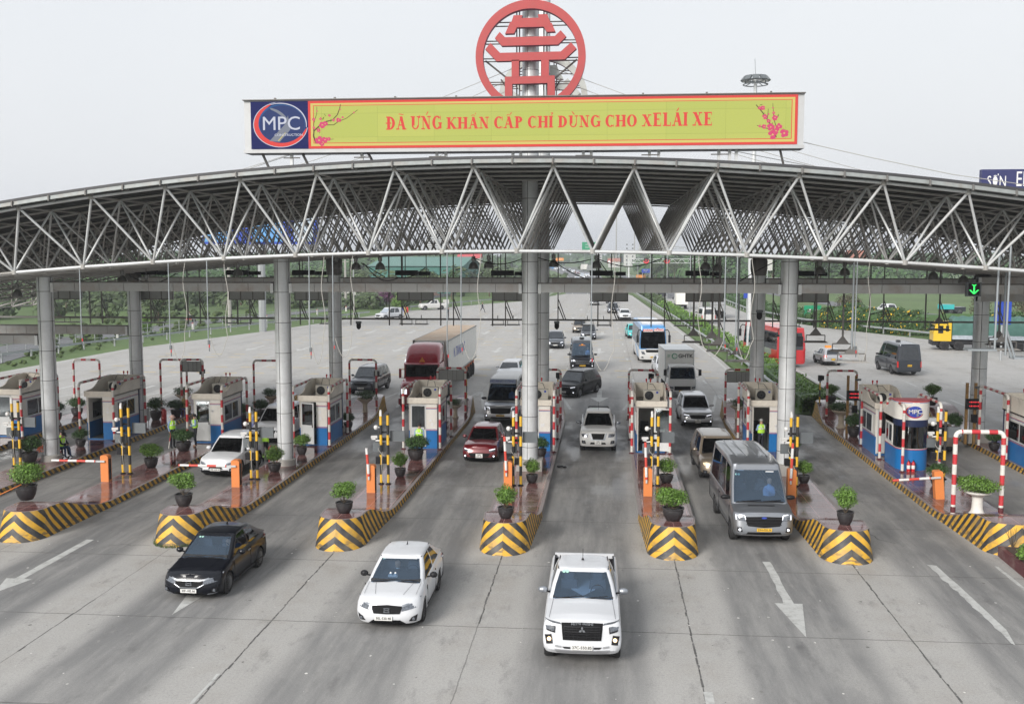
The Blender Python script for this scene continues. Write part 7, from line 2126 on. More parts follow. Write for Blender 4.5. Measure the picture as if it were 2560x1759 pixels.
ct.build("container", [M['container'], M['conttop'], M['steel_dk'], M['signback']], v, smooth=0)
g = MB(); g.box2((-.95, 5.15, 3.15), (.95, 5.55, 3.85)); g.build("refrigeration_unit", M['white2'], v, smooth=0)
g = MB(); text_mb(g, "THERMO KING", .2, (0, 5.14, 3.40), depth=.01, bold=.004); g.build("unit_lettering", M['ink'], v, smooth=0)
g = MB(); text_mb(g, "N. TRANSPORT", 1.0, (1.226, 11.2, 2.85), right=(0, 1, 0), depth=.01, xscale=.85); g.build("side_lettering", M['mpcblue'], v, smooth=0)
# ---- white box truck
def boxtruck(label, x, y, rz, cabm, boxm, text=None, H=3.15, W=2.05, L=6.6, rear=False):
 v = mkthing("box_truck", label, "truck", x, y, rz)
 sh_ = [(0, 1.3), (1.7, 1.34)]
 C = Car(1.75, 1.95, sh_, sill=.42, wheels=(.95,), wr=.40, rx=.28, ryf=.14, ryr=.05, bow=.06, crown=((0, .01), (2, .01)), lev=[(0, .95, .03, 0), (.2, .99, 0, 0), (.6, 1, .01, 0), (1, .985, .04, 0)],
   cab=dict(yb0=.06, yb1=1.7, yt0=.32, yt1=1.66, hb=.95, ht=.86, ryk=.6, zr=[(0, 2.12), (2, 2.16)]))
 C.ys = lambda: [.3, .54, .6, .7, .8, .95, 1.1, 1.2, 1.3, 1.36, 1.5]
 C.body(v, cabm); C.cabin(v, cabm, glass='glass', pil=((.06, .75), (.8, .9)))
 occupant(v, .45, .95, 1.55, M['cammat'])
 std_front(C, v, lamp=[(.62, .62), (.88, .64), (.9, .84), (.62, .80)], grille=[(0, .52), (.56, .52), (.56, .80), (0, .80)], fog=[(.66, .46), (.84, .46), (.84, .56), (.68, .56)])
 C.plate(v, "29H-635.10", .47, w=.47, yellow=True); 
 for sg in (-1, 1):
  g = MB(); g.box((sg * 1.2, .15, 1.75), (.2, .08, .42)); g.tube((sg * .95, .2, 2.0), (sg * 1.2, .15, 1.95), .015, 5); g.tube((sg * .95, .2, 1.45), (sg * 1.2, .15, 1.5), .015, 5); g.build("mirror", M['black'], v, smooth=0)
 for y_ in ((.95, L - 1.9)): wheelset(v, y_, .98, .40, .24)
 g = MB(); g.box2((-.4, 1.0, .5), (.4, L, .8)); g.build("chassis", M['black'], v, smooth=0)
 b = MB(); b.box2((-W / 2, 1.95, .95), (W / 2, L, H))
 b.box2((-W / 2 - .02, 1.93, H - .06), (W / 2 + .02, L + .02, H + .02), 1)
 for sg in (-1, 1): b.box2((sg * (W / 2 - .05), 1.93, .95), (sg * (W / 2 + .015), 2.0, H), 1); 
 for z in (.95,): b.box2((-W / 2 - .015, 1.93, z - .06), (W / 2 + .015, L + .01, z), 1)
 bo = b.build("box_body", [boxm, M['alu']], v, smooth=0)
 if text:
  g = MB(); text_mb(g, "GHTK", .38, (.42, 1.92, 2.72), depth=.01, bold=.006); g.build("lettering", M['ink'], bo, smooth=0)
  g = MB(); o_, i_ = crescent(-.36, 2.72, 0, .20, 0, 350, th0=.03, th1=.06, rz=1.0)
  for i in range(len(o_) - 1): g.prism([o_[i], o_[i + 1], i_[i + 1], i_[i]], 1.91, 1.925)
  for k in range(3): g.box2((-.86, 1.91, 2.64 + k * .08), (-.70 + k * .02, 1.925, 2.665 + k * .08))
  g.build("logo", M['signgreen'], bo, smooth=0)
 return v
boxtruck("white box truck with a green ring logo on its box, behind the silver crossover", 5.35, 72.2, R(3), M['white2'], M['container'], True)
boxtruck("blue-cab cargo truck seen from behind among the outbound traffic", 13.7, 196, math.pi, M['navy'], M['container'], None, H=3.2)
# ---- buses
def bus(label, x, y, rz, lower_m, top_m, L=11.8, stripe=None, front=True):
 v = mkthing("coach_bus", label, "bus", x, y, rz)
 sh_ = [(0, 1.30), (L, 1.5)]
 C = Car(L, 2.5, sh_, sill=.32, wheels=(2.6, L - 3.2), wr=.5, tw=.3, rx=.30, ryf=.22, ryr=.2, bow=.14, crown=((0, .01), (L, .01)), lev=[(0, .96, .06, .02), (.2, 1, .0, .0), (.6, 1, .0, 0), (1, 1, .03, 0)],
   cab=dict(yb0=.06, yb1=L - .03, yt0=.42, yt1=L - .2, hb=1.25, ht=1.12, ryk=1.2, zr=[(0, 3.30), (1, 3.45), (L, 3.45)]))
 C.ys = lambda: sorted(set([.5, 1, 1.5] + [round(w_ - .56 * math.cos(math.pi * i / 8), 3) for w_ in (2.6, L - 3.2) for i in range(9)] + [4.5, 6, 7, L - 2.2, L - 1.2, L - .45]))
 C.body(v, lower_m, lower=None); C.wheels_(v, 'rim', 8)
 C.cabin(v, top_m, glass='glass_dk', pil=((.01, .10), (.12, .975)), rows_mid=(.04, .80), roofm=top_m)
 std_front(C, v, lamp=[(.70, .78), (1.0, .82), (1.14, 1.14), (.86, 1.10)], grille=[(0, .98), (.62, .98), (.70, 1.22), (0, 1.22)], fog=[(.85, .45), (1.05, .45), (1.08, .58), (.9, .58)])
 C.plate(v, "50F-026.89", .55, w=.5, yellow=True)
 for sg in (-1, 1):
  g = MB(); g.path([(sg * 1.05, .45, 3.0), (sg * 1.3, .1, 3.05), (sg * 1.42, -.15, 2.85), (sg * 1.44, -.2, 2.2)], .045, 6); g.box((sg * 1.44, -.2, 2.25), (.2, .16, .7)); g.build("mirror", M['black'] if sg > 0 else M['black'], v, smooth=0)
 return v, C
v, C = bus("blue and white coach bus with red lettered signs behind its windscreen", 4.35, 95.3, R(2), M['white2'], M['busblue'])
g = MB(); g.box2((-.9, .12, 2.86), (-.05, .15, 3.12)); g.box2((.05, .12, 2.9), (.95, .15, 3.16)); g.build("sign_board", M['plate_w'], v, smooth=0)
g = MB(); text_mb(g, "KHÁNH", .26, (-.48, .11, 2.99), depth=.01, bold=.008); text_mb(g, "HỒNG", .28, (.5, .11, 3.03), depth=.01, bold=.008); g.build("sign_lettering", M['ext'], v, smooth=0)
g = MB(); g.box2((-.95, 1.2, 3.50), (.95, 3.4, 3.62)); g.box2((-.9, 6, 3.50), (.9, 8, 3.64)); g.build("roof_unit", M['cammat'], v, smooth=0)
g = MB()
for sg in (-1, 1): g.prism([(.6, .5), (3.5, .42), (6.5, 1.25), (4.8, 1.4), (2.4, .95)], sg * 1.252, sg * 1.256, axis='x')
g.build("side_swoosh", M['busblue'], v, smooth=0)
v, C = bus("red coach bus seen from behind and partly hidden by the right front column", 14.7, 103.9, math.pi + R(8), M['red_b'], M['red_b'], L=11.5)
g = MB(); C.patch(g, [(.0, 1.9), (.0, 1.9), (.0, 1.9), (.0, 1.9)], 0) if False else None
g = MB(); g.box2((-.95, 11.49, 1.85), (.95, 11.52, 2.75)); g.build("rear_window", M['black'], v, smooth=0)
g = MB(); text_mb(g, "ĐƯA", .34, (.45, 11.54, 2.55), right=(-1, 0, 0), depth=.01, bold=.006); g.build("rear_lettering", M['signwhite'], v, smooth=0)
g = MB()
for sg in (-1, 1): g.box2((sg * 1.252, 1.5, 1.0), (sg * 1.256, 9.5, 1.5))
g.build("side_band", M['silver_lt'], v, smooth=0)
g = MB(); g.box2((-.8, 3, 3.5), (.8, 5.4, 3.66)); g.build("roof_unit", M['white2'], v, smooth=0)
# ---- green tarpaulin truck with yellow cab, parked side-on at the right
v = mkthing("tarpaulin_truck", "truck with yellow cab and long green tarpaulin load parked along the right guard rail", "truck", 34.1, 112.3, R(-98))
b = MB(); W2 = 1.2
b.prism([(0, .95), (0, 1.8), (.22, 2.75), (.5, 2.95), (1.75, 2.95), (1.75, .95)], -W2, W2, axis='x'); b.build("cab", M['yellowcab'], v, smooth=0)
g = MB()
for sg in (-1, 1): g.box2((sg * 1.202, .45, 1.75), (sg * 1.206, .95, 2.55)); g.box2((sg * 1.202, 1.2, 1.95), (sg * 1.206, 1.5, 2.55))
g.box2((-1.05, .05, 1.9), (1.05, .12, 2.6)); g.build("side_window", M['glass_dk'], v, smooth=0)
g = MB(); g.box2((-1.15, 1.0, .6), (1.15, 9.8, 1.0)); g.box2((-1.2, -.1, .5), (1.2, .5, .95)); g.build("chassis", M['black'], v, smooth=0)
g = MB(); g.box2((-1.24, 1.85, 1.15), (1.24, 9.6, 1.75)); g.build("side_board", mat('pale blue crates', (.32, .36, .40), .7, var=.5, scale=5), v, smooth=0)
tp = MB(); rows = []
for i in range(25):
 y = lerp(1.82, 9.65, i / 24); r = []
 for j in range(13):
  a = math.pi * j / 12; hw = 1.30; zt_ = 3.45 + .08 * math.sin(i * 1.9) + (-.25 if i in (0, 24) else 0)
  px = hw * (-math.cos(a)) * (1 if abs(math.cos(a)) > .3 else 1.0); pz = 1.6 + (zt_ - 1.6) * min(1, math.sin(a) * 1.45)
  r.append((max(-1.28, min(1.28, px * 1.15)) + random.uniform(-.02, .02), y, pz + random.uniform(-.03, .03)))
 rows.append(r)
tp.grid(rows); tp.add(rows[0], [tuple(range(13))]); tp.add(rows[-1], [tuple(range(13))]); tp.build("tarpaulin", M['tarp'], v, smooth=50)
for y_ in (1.1, 2.5, 7.0, 8.3): wheelset(v, y_, 1.2, .5, .28, 'steel_dk' if False else 'rim_dk')
v = mkthing("flatbed_truck", "second green-covered load parked behind the dark right-hand column", "truck", 45.0, 111.2, R(-98))
g = MB(); g.box2((-1.2, 0, .9), (1.2, 9, 1.7)); g.build("bed", mat('dark brown flatbed', (.06, .05, .045), .8), v, smooth=0)
g = MB(); g.box2((-1.15, .3, .5), (1.15, 8.6, .9)); g.build("chassis", M['navy'], v, smooth=0)
tp = MB(); rows = []
for i in range(17):
 y = lerp(.2, 8.8, i / 16); rows.append([(1.2 * -math.cos(math.pi * j / 12) * 1.0, y, 1.7 + (1.5 + .25 * math.sin(i * .9)) * min(1, 1.5 * math.sin(math.pi * j / 12)) + random.uniform(-.05, .05)) for j in range(13)])
tp.grid(rows); tp.build("tarpaulin", M['tarp'], v, smooth=50)
for y_ in (1.4, 6.4, 7.7): wheelset(v, y_, 1.2, .5, .28)
# tipper truck, outbound
v = mkthing("tipper_truck", "grey outbound tipper truck seen from behind, right of the white minibus", "truck", 17.3, 163.0, R(4))
g = MB(); g.prism([(-1.2, 1.3), (1.2, 1.3), (1.25, 3.1), (-1.25, 3.1)], 0, 5.5); g.build("tipper_body", M['silver_lt'], v, smooth=0)
g = MB()
for x_ in (-1.15, -.4, .4, 1.15): g.box2((x_ - .06, -.05, 1.3), (x_ + .06, 0, 3.1))
g.box2((-1.2, -.06, 2.1), (1.2, -.01, 2.2)); g.build("tailgate_rib", M['signback'], v, smooth=0)
g = MB(); g.box2((-1.2, -.05, .6), (1.2, .1, .95)); g.box2((-.5, 0, .7), (.5, 7.5, 1.3)); g.box2((-1.2, 5.7, 1.0), (1.2, 7.4, 2.9)); g.build("chassis", M['black'], v, smooth=0)
g = MB(); g.box2((-1.1, -.08, .7), (-.85, -.05, .85)); g.box2((.85, -.08, .7), (1.1, -.05, .85)); g.build("tail_lamp", M['tail'], v, smooth=0)
for y_ in (.9, 2.2, 6.6): wheelset(v, y_, 1.22, .52, .28)
# far traffic: small copies of five colours
def far_proto(name, label, paint, L=4.4, W=1.8, H=1.55, kind='car'):
 v = mkthing(name, label, "car", 0, 0, 0, "cars far up the highway")
 b = MB()
 b.prism([(0, .25), (0, .68), (.2, .78), (1.1, .95), (1.9, H - .05), (2.3, H), (3.4, H), (4.1, 1.05), (L, .98), (L, .25)], -W / 2, W / 2, axis='x')
 b.build("body", paint, v, smooth=30)
 g = MB(); g.grid([[(-.68, 1.10, 1.0), (.68, 1.10, 1.0)], [(-.62, 1.86, H - .07), (.62, 1.86, H - .07)]]); g.build("windscreen", M['glass_dk'], v, smooth=0)
 g = MB(); g.box2((-.85, -.02, .5), (-.5, .02, .65)); g.box2((.5, -.02, .5), (.85, .02, .65)); g.build("headlamp", M['lamp_on'], v, smooth=0)
 g = MB(); g.box2((-.4, -.02, .35), (.4, .01, .6)); g.build("grille", M['black'], v, smooth=0)
 g = MB()
 for sg in (-1, 1):
  for y_ in (.85, 3.5): g.lathe([(.32, 0), (.32, .2)], (0, 0, 0), 12)
 for k in range(4):
  sx, y_ = (-1, 1)[k % 2], (.85, 3.5)[k // 2]
  for i in range(24):
   px, py, pz = g.v[k * 24 + i]; g.v[k * 24 + i] = (sx * (W / 2 - .2 + pz), y_ + px, .32 + py)
 g.build("wheels", M['rubber'], v, smooth=30)
 return v
FP = {p: None for p in ('white', 'navy', 'silver_lt', 'red', 'brown')}
FARC = [(-10.6, 391, 'white', 8, "lowest white car of the far queue, half behind the lane sign's black hood"), (-10.5, 474, 'silver_lt', 10, "silver car in the middle of the far queue"), (-8.1, 462, 'white', 10, "white car ahead and right of the silver one in the far queue"),
  (-14.3, 531, 'red', 12, "dark red car in the far queue"), (-17.6, 569, 'white', 12, "white car just behind the dark red one in the far queue"), (-21.3, 622, 'navy', 14, "dark car beyond the dark red one in the far queue"),
  (-24.5, 618, 'white', 14, "white car left of the far dark car"), (-31.3, 660, 'white', 15, "white car at the curve of the highway, near the left"), (-33.0, 722, 'white', 16, "white car on the highway curve behind the blue bus"),
  (-28, 690, 'brown', 15, "beige car on the highway curve"), (-41, 800, 'white', 18, "farthest white car beyond the orange sign"), (-3.4, 623, 'navy', 190, "dark car on the far outbound carriageway"), (-5.4, 604, 'white', 190, "white car on the far outbound carriageway"),
  (22, 467, 'white', 100, "white car on the distant side road near the red-cross gantry"), (13.4, 254, 'navy', 184, "dark outbound car beside the orange-red truck"), (-36.5, 745, 'silver_lt', 17, "silver car high on the highway curve"), (-9.6, 430, 'white', 9, "white car low in the far queue, right lane"), (-26, 645, 'silver_lt', 14, "silver car in the second row of the far queue")]
for x, y, p, rz, lab in FARC:
 if FP[p] is None:
  FP[p] = far_proto("car", "far " + lab if not lab.startswith(("far", "low")) else lab, M[p]); FP[p].location = (x, y, 0); FP[p].rotation_euler = (0, 0, R(rz)); FP[p]['label'] = lab
 else: dup(FP[p], (x, y, 0), R(rz), lab, "cars far up the highway")
def far_box(name, label, cat, x, y, rz, cabm, boxm, L=9, H=3.3, W=2.4):
 v = mkthing(name, label, cat, x, y, R(rz))
 g = MB(); g.box2((-W / 2, 2.0, .9), (W / 2, L, H)); g.build("load_body", boxm, v, smooth=0)
 g = MB(); g.box2((-W / 2 + .05, 0, .5), (W / 2 - .05, 1.9, H * .75)); g.build("cab", cabm, v, smooth=0)
 g = MB(); g.box2((-W / 2 + .15, -.02, H * .42), (W / 2 - .15, 0, H * .68)); g.build("windscreen", M['glass_dk'], v, smooth=0)
 for y_ in (1.0, L - 1.5): wheelset(v, y_, W / 2 - .02, .48, .26)
 return v
far_box("truck", "small red-orange truck seen from behind beyond the hedge", "truck", 12.0, 256, 180, M['navy'], M['red_b'], L=7)
far_box("coach_bus", "light blue bus far up the highway curve", "bus", -34.5, 690, 15, M['busblue'], M['busblue'], H=3.4)
far_box("coach_bus", "red bus far up the highway curve, left of the blue one", "bus", -40, 742, 16, M['red_b'], M['tile_r'], H=3.6)
far_box("truck", "far white container truck on the highway beyond the central column", "truck", -14.5, 640, 192, M['container'], M['container'], L=11, H=4)
far_box("truck", "far grey truck next to the far white container truck", "truck", -10, 600, 192, M['signback'], M['signback'], L=9, H=3.8)
far_box("truck", "small truck with blue-grey cab parked under the tree on the right side road", "truck", 59.0, 178, 100, M['navy'], M['cyan'], L=4.0, H=1.7, W=1.7)
v = mkthing("excavator", "orange excavator standing by the red-cross gantry's left post", "excavator", 13.3, 393, R(60))
g = MB(); g.box2((-1.3, -1, 1.1), (1.3, 1.6, 2.3)); g.build("body", M['signorange'], v, smooth=0)
g = MB(); g.box2((-1.3, -1.4, 0), (-.7, 1.6, .9)); g.box2((.7, -1.4, 0), (1.3, 1.6, .9)); g.build("track", M['black'], v, smooth=0)
g = MB(); g.tube((0, 0, 2.2), (0, -2.6, 4.3), .25, 6); g.tube((0, -2.6, 4.3), (0, -4.2, 2.0), .2, 6); g.box((0, -4.2, 1.6), (.9, .8, .8)); g.build("arm", M['navy'], v, smooth=0)
g = MB(); g.box2((-1.2, -1, 2.3), (0, .4, 3.3)); g.build("cab", M['glass_dk'], v, smooth=0)
# ================================================================ RAILS, FENCES, HEDGES
def guardrail(name, label, pts, posts=True, h=.72, step=4.0, fence=False):
 t = thing(name, label, "guard rail")
 mb = MB(); rows = []
 for k, p in enumerate(pts):
  rows.append([(p[0], p[1], h - .16), (p[0] - .05, p[1], h - .10), (p[0], p[1], h - .05), (p[0] - .05, p[1], h + .02), (p[0], p[1], h + .08)])
 mb.grid(rows); mb.build("rail_beam", M['rail'], t, smooth=0)
 pm = MB(); d = 0
 for a, b in zip(pts, pts[1:]):
  L = math.hypot(b[0] - a[0], b[1] - a[1]); n = max(1, int(L / step))
  for i in range(n):
   q = i / n; pm.box((lerp(a[0], b[0], q) + .12, lerp(a[1], b[1], q), h / 2), (.14, .14, h + .1))
 pm.build("posts", M['rail'], t, smooth=0)['kind'] = 'stuff'
guardrail("guard_rail", "long steel guard rail along the left edge of the plaza", [(-57.5, 75), (-55.6, 90.7), (-54.6, 104), (-52.3, 113), (-46.2, 138), (-40.8, 153), (-38, 165)])
guardrail("guard_rail", "far steel guard rail beyond the parked police cars", [(-34.6, 182), (-25.5, 209), (-19.5, 223), (-14, 238), (-13.4, 300), (-15.8, 383)])
guardrail("guard_rail", "steel guard rail along the right outbound edge below the flowering bushes", [(44, 121.5), (38.6, 125), (30.8, 143), (28.0, 152.5), (24.3, 180), (24.4, 212), (24.0, 236), (18.3, 340), (13.4, 435)])
guardrail("guard_rail", "low steel guard rail along the left side of the median hedge", [(12.2, 72), (12.1, 99), (11.3, 124), (10.3, 161), (7.4, 254), (2.6, 383)], h=.62)
guardrail("guard_rail", "steel guard rail on the highway's far right verge", [(12.8, 440), (6.2, 545), (-.5, 628)])
f = thing("wire_fence", "wire mesh fence on thin posts behind the left guard rail", "fence")
mb = MB(); fp_ = [(-61, 75), (-59, 91), (-57.5, 108), (-53, 125), (-48.2, 142), (-43, 158)]
for a, b in zip(fp_, fp_[1:]):
 L = math.hypot(b[0] - a[0], b[1] - a[1]); n = int(L / 2.6)
 for i in range(n):
  q = i / n; mb.tube((lerp(a[0], b[0], q), lerp(a[1], b[1], q), 0), (lerp(a[0], b[0], q), lerp(a[1], b[1], q), 1.75), .05, 5)
 for z in (.15, .6, 1.15, 1.7): mb.tube((*a, z), (*b, z), .025, 4)
mb.build("posts", M['rail'], f, smooth=0)['kind'] = 'stuff'
def hedge(name, label, pts, w, h, m, n, size, seed, box=True, flowers=0):
 t = thing(name, label, "hedge")
 rnd = random.Random(seed); mb = MB()
 segs = []; tot = 0
 for a, b in zip(pts, pts[1:]):
  L = math.hypot(b[0] - a[0], b[1] - a[1]); segs.append((a, b, L)); tot += L
 for i in range(n):
  r = rnd.random() ** 1.6 * tot
  for a, b, L in segs:
   if r <= L: break
   r -= L
  q = min(1, r / L); dx, dy = (b[0] - a[0]) / L, (b[1] - a[1]) / L
  u = rnd.uniform(-1, 1); zz = rnd.random()
  if rnd.random() < .75:
   if abs(u) < zz: zz = .9 + .12 * rnd.random()
   else: u = math.copysign(.9 + .12 * rnd.random(), u)
  lump = .85 + .25 * math.sin(lerp(a[1], b[1], q) * 1.7) * math.sin(lerp(a[1], b[1], q) * .63)
  x = lerp(a[0], b[0], q) - dy * u * w / 2 * lump; y = lerp(a[1], b[1], q) + dx * u * w / 2 * lump; z = zz * h * lump
  s = size * rnd.uniform(.6, 1.4) * (1 + (y - 60) / 120)
  nn = Vector((rnd.gauss(0, 1) + u, rnd.gauss(0, 1) - .5, rnd.gauss(0, 1) + 1)).normalized(); tt = nn.orthogonal().normalized(); bb = nn.cross(tt); p = Vector((x, y, z))
  mb.add([p - tt * s, p - bb * s * .5, p + tt * s, p + bb * s * .5], [(0, 1, 2, 3)], 1 if (flowers and rnd.random() < flowers) else 0)
 mb.build("foliage", [m, M['flower']], t, smooth=0, recalc=False)
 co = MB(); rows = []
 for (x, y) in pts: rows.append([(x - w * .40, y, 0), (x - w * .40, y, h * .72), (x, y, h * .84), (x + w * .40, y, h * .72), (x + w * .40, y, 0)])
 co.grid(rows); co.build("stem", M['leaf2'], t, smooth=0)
 return t
hedge("hedge", "long clipped green hedge running up the median", [(13.3, 66), (13.5, 89), (12.8, 120), (12.0, 159), (10.8, 200)], 2.2, 1.15, M['leaf'], 26000, .085, 5)
hedge("hedge", "far low hedge continuing up the highway median", [(10.6, 202), (9.6, 254), (5.0, 383), (.4, 487), (-6.6, 604), (-18.5, 735)], 2.2, 1.3, M['leaf3'], 7000, .16, 6)
hedge("flowering_bush", "yellow-flowering bushes along the right guard rail, left clump", [(30.2, 145), (32.4, 142), (35.4, 137)], 4.0, 3.2, M['leaf2'], 9000, .10, 7, flowers=.055)
hedge("flowering_bush", "yellow-flowering bushes along the right guard rail, middle clump", [(35.6, 137), (39, 133), (41.5, 131)], 4.2, 3.0, M['leaf2'], 7000, .10, 8, flowers=.07)
hedge("dark_bush", "dark green bush clump left of the yellow truck cab", [(40.0, 127), (43.5, 126), (48, 125)], 4.5, 3.5, M['leaf2'], 7000, .10, 9, flowers=.03)
hedge("low_hedge", "dark low shrubs along the right-hand verge beyond the bushes", [(29.8, 150), (27, 170), (26, 200), (26.4, 240)], 2.2, 1.9, M['leaf2'], 6000, .12, 10)
# ================================================================ TREES AND WOODS
def tree_proto(seed, h=9, r=3.6, leaf='leaf2', n=3600, trunk=True, size=.26, crown=.62, lumps=11):
 rnd = random.Random(seed)
 t = thing("leafy_tree", None, "tree")
 tk = MB(); tk.path([(0, 0, -.2), (.1, .05, h * .2), (-.05, 0, h * .45), (.1, .1, h * .7)], .18 * h / 9, 7, 0, taper=[1.2, 1, .7, .3])
 for i in range(6):
  a = rnd.random() * 6.28; z = h * rnd.uniform(.25, .5); tk.path([(0, 0, z), (math.cos(a) * r * .4, math.sin(a) * r * .4, z + h * .15), (math.cos(a) * r * .7, math.sin(a) * r * .7, z + h * .3)], .08 * h / 9, 5, 0, taper=[1, .7, .3])
 tk.build("trunk", M['bark'], t, smooth=50)
 cr = MB(); leaf_cluster(cr, n, (0, 0, h * (1 - crown / 2) - h * .02), (r, r, h * crown * .55), size, rnd, lumps=lumps, shell=.25)
 cr.build("crown", M[leaf], t, smooth=0, recalc=False)
 return t
TP_ = {'a': tree_proto(11), 'b': tree_proto(12, 8, 4.2, 'leaf3', 3800), 'c': tree_proto(13, 7, 2.8, 'leaf_br', 1300, size=.2), 'd': tree_proto(14, 12, 5.0, 'leaf2', 4200, size=.34), 'e': tree_proto(15, 6, 3.6, 'leaf', 3000, crown=.8)}
TU = set()
def tree(k, x, y, s, lab, z=0.0):
 g_ = "trees around the plaza and highway"
 if k not in TU:
  TU.add(k); o = TP_[k]; o.location = (x, y, z); o.rotation_euler = (0, 0, x); o.scale = (s,) * 3; o['label'] = lab; o['group'] = g_
 else: dup(TP_[k], (x, y, z), x * 1.3, lab, g_, s)
for a in (
 ('c', 33.2, 145.5, .74, "sparse small tree among the yellow-flowering bushes"), ('c', 48.3, 139, .80, "brownish tree behind the green tarpaulin truck, left one"), ('c', 54.5, 141, .82, "brownish tree behind the green tarpaulin truck, right one"),
 ('b', -35, 195, 1.0, "broad tree in front of the green warehouse"), ('a', -34, 228, .75, "dark tree right of the green warehouse"), ('b', -27.5, 245, .85, "tree above the walking man, right of the warehouse"),
 ('e', -36, 179, .5, "round bright bush beside the parked white police suv"), ('b', -61.5, 198, .95, "tree right of the second silver column's top"), ('a', -72, 200, 1.05, "dark tree left of the second silver column's top"),
 ('e', -57.5, 203, .9, "bright tree peeking right of the second column's top"), ('d', -84, 185, .85, "large dark tree left of centre behind the left beam"), ('b', -75, 160, .7, "bushy tree above the left service road"), ('b', -64.5, 145, .55, "low bushy tree by the pale concrete pole at the left"),
 ('a', -92, 170, .9, "dark tree behind the left silver column"), ('e', -56, 122, .42, "small bush by the left wire fence"), ('d', -100, 210, 1, "large tree at the far left skyline"),
 ('d', 33, 330, .9, "dark tree right of the red-cross gantry"), ('d', 40, 345, 1.0, "dark tree behind the right lane-sign hood"), ('a', 50, 320, 1.1, "tree left of the right rear column's top"), ('b', 57, 300, .9, "bright tree between the right columns"), ('d', 66, 330, 1.1, "dark tree right of the right front column's top"),
 ('a', 76, 345, 1.15, "tree before the distant grey roofs on the right"), ('d', 92, 340, 1.1, "tree beyond the grass field at the right"), ('b', 26, 400, 1.1, "light tree behind the red-cross gantry"), ('b', 20, 420, 1.0, "light tree just right of the gantry's left post"), ('a', 106, 350, 1.1, "tree at the far right of the field"), ('b', 120, 340, 1.1, "right-most bushy tree beyond the field")):
 tree(*a)
def wood(name, label, y0, y1, x0, x1, h, n, size, seed, m='leaf2'):
 """a far belt of woodland that reads as one mass"""
 rnd = random.Random(seed); mb = MB(); C_ = []
 for i in range(max(8, n // 90)): C_.append((rnd.uniform(x0, x1), rnd.uniform(y0, y1), rnd.uniform(.55, 1.15) * h, rnd.uniform(.5, 1.1) * h * .75))
 for i in range(n):
  cx, cy, hh, r = C_[rnd.randrange(len(C_))]
  d = Vector((rnd.gauss(0, 1), rnd.gauss(0, 1), rnd.gauss(0, 1))).normalized() * (.55 + .45 * rnd.random())
  p = Vector((cx + d.x * r, cy + d.y * r, hh * .5 + d.z * hh * .5)); nn = (d + Vector((0, -.3, .6))).normalized(); tt = nn.orthogonal().normalized(); bb = nn.cross(tt); s = size * rnd.uniform(.6, 1.4)
  mb.add([p - tt * s, p - bb * s * .7, p + tt * s, p + bb * s * .7], [(0, 1, 2, 3)])
 o = mb.build(name, M[m], smooth=0, recalc=False); tag(o, label, "woodland", kind='stuff'); return o
wood("far_wood", "belt of far trees along the left horizon behind the warehouse", 420, 620, -230, -70, 11, 11000, 1.3, 31)
wood("far_wood", "nearer tree belt left of the highway beyond the plaza", 240, 400, -75, -26, 7, 9000, .8, 32, 'leaf3')
wood("far_wood", "dense tree line closing off the right-hand field", 330, 400, 28, 200, 8.5, 12000, .75, 44)
wood("far_wood", "dense tree line beyond the left service road", 215, 300, -160, -68, 7.5, 11000, .6, 45)
wood("far_wood", "belt of trees along the highway's left verge, running to the curve", 430, 900, -110, -52, 9, 7000, 1.6, 33)
wood("far_wood", "belt of trees right of the highway behind the gantry", 430, 640, 18, 120, 10, 12000, 1.3, 34)
wood("far_wood", "distant hazy tree line on the horizon", 900, 1500, -420, 60, 14, 9000, 3.0, 35)
wood("far_wood", "distant hazy tree line to the right horizon", 700, 1300, 60, 620, 13, 9000, 3.0, 36)
wood("thicket", "overgrown thicket between the left service road and the horizon", 150, 240, -130, -66, 4.5, 14000, .42, 37, 'leaf3')
wood("thicket", "brush in front of the small white house", 185, 225, -64, -38, 3.2, 6000, .34, 38, 'leaf3')
wood("thicket", "weedy bank between the left fence and the service road", 88, 170, -72, -55, .9, 9000, .20, 39, 'weed')
wood("thicket", "weeds along the foot of the left guard rail", 80, 135, -57.4, -52.5, .35, 4500, .12, 40, 'weed')
wood("thicket", "grassy bank inside the highway's left bend", 265, 480, -30, -17, 1.6, 5000, .5, 41, 'weed')
# a little mound with the purple flowering tree and pale parasol by the parked pickup
t = thing("purple_tree", "purple-flowering shrub behind the parked police pickup", "tree", (-40.5, 190, 0))
MB().path([(0, 0, 0), (0, 0, 2)], .12, 6).build("trunk", M['bark'], t)
mb = MB(); leaf_cluster(mb, 1800, (0, 0, 2.2), (2.6, 2, 1.4), .18, random.Random(4), lumps=8); mb.build("crown", M['purplef'], t, smooth=0, recalc=False)
t = thing("parasol", "thatched brown parasol behind the parked police pickup", "parasol", (-33.3, 195, 0))
MB().tube((0, 0, 0), (0, 0, 2.6), .06, 6).build("pole", M['bark'], t); MB().lathe([(2.3, 2.2), (.9, 2.9), (.05, 3.3)], (0, 0, 0), 14).build("canopy", mat('thatch', (.13, .09, .075), .9, var=.3, scale=4), t, smooth=0)
t = thing("info_board", "small white tilted board on legs by the left roadside", "sign", (-29.4, 190, 0))
MB().box((0, 0, 1.2), (1.1, .06, .8)).build("board", M['plaster'], t, smooth=0, rz=.3); mb = MB(); mb.tube((-.5, 0, 0), (-.5, 0, 1), .04, 5).tube((.5, 0, 0), (.5, 0, 1), .04, 5); mb.build("leg", M['rail'], t)
t = thing("folding_table", "small table with blue bin and red box beside the parked pickup", "table", (-35, 176, 0))
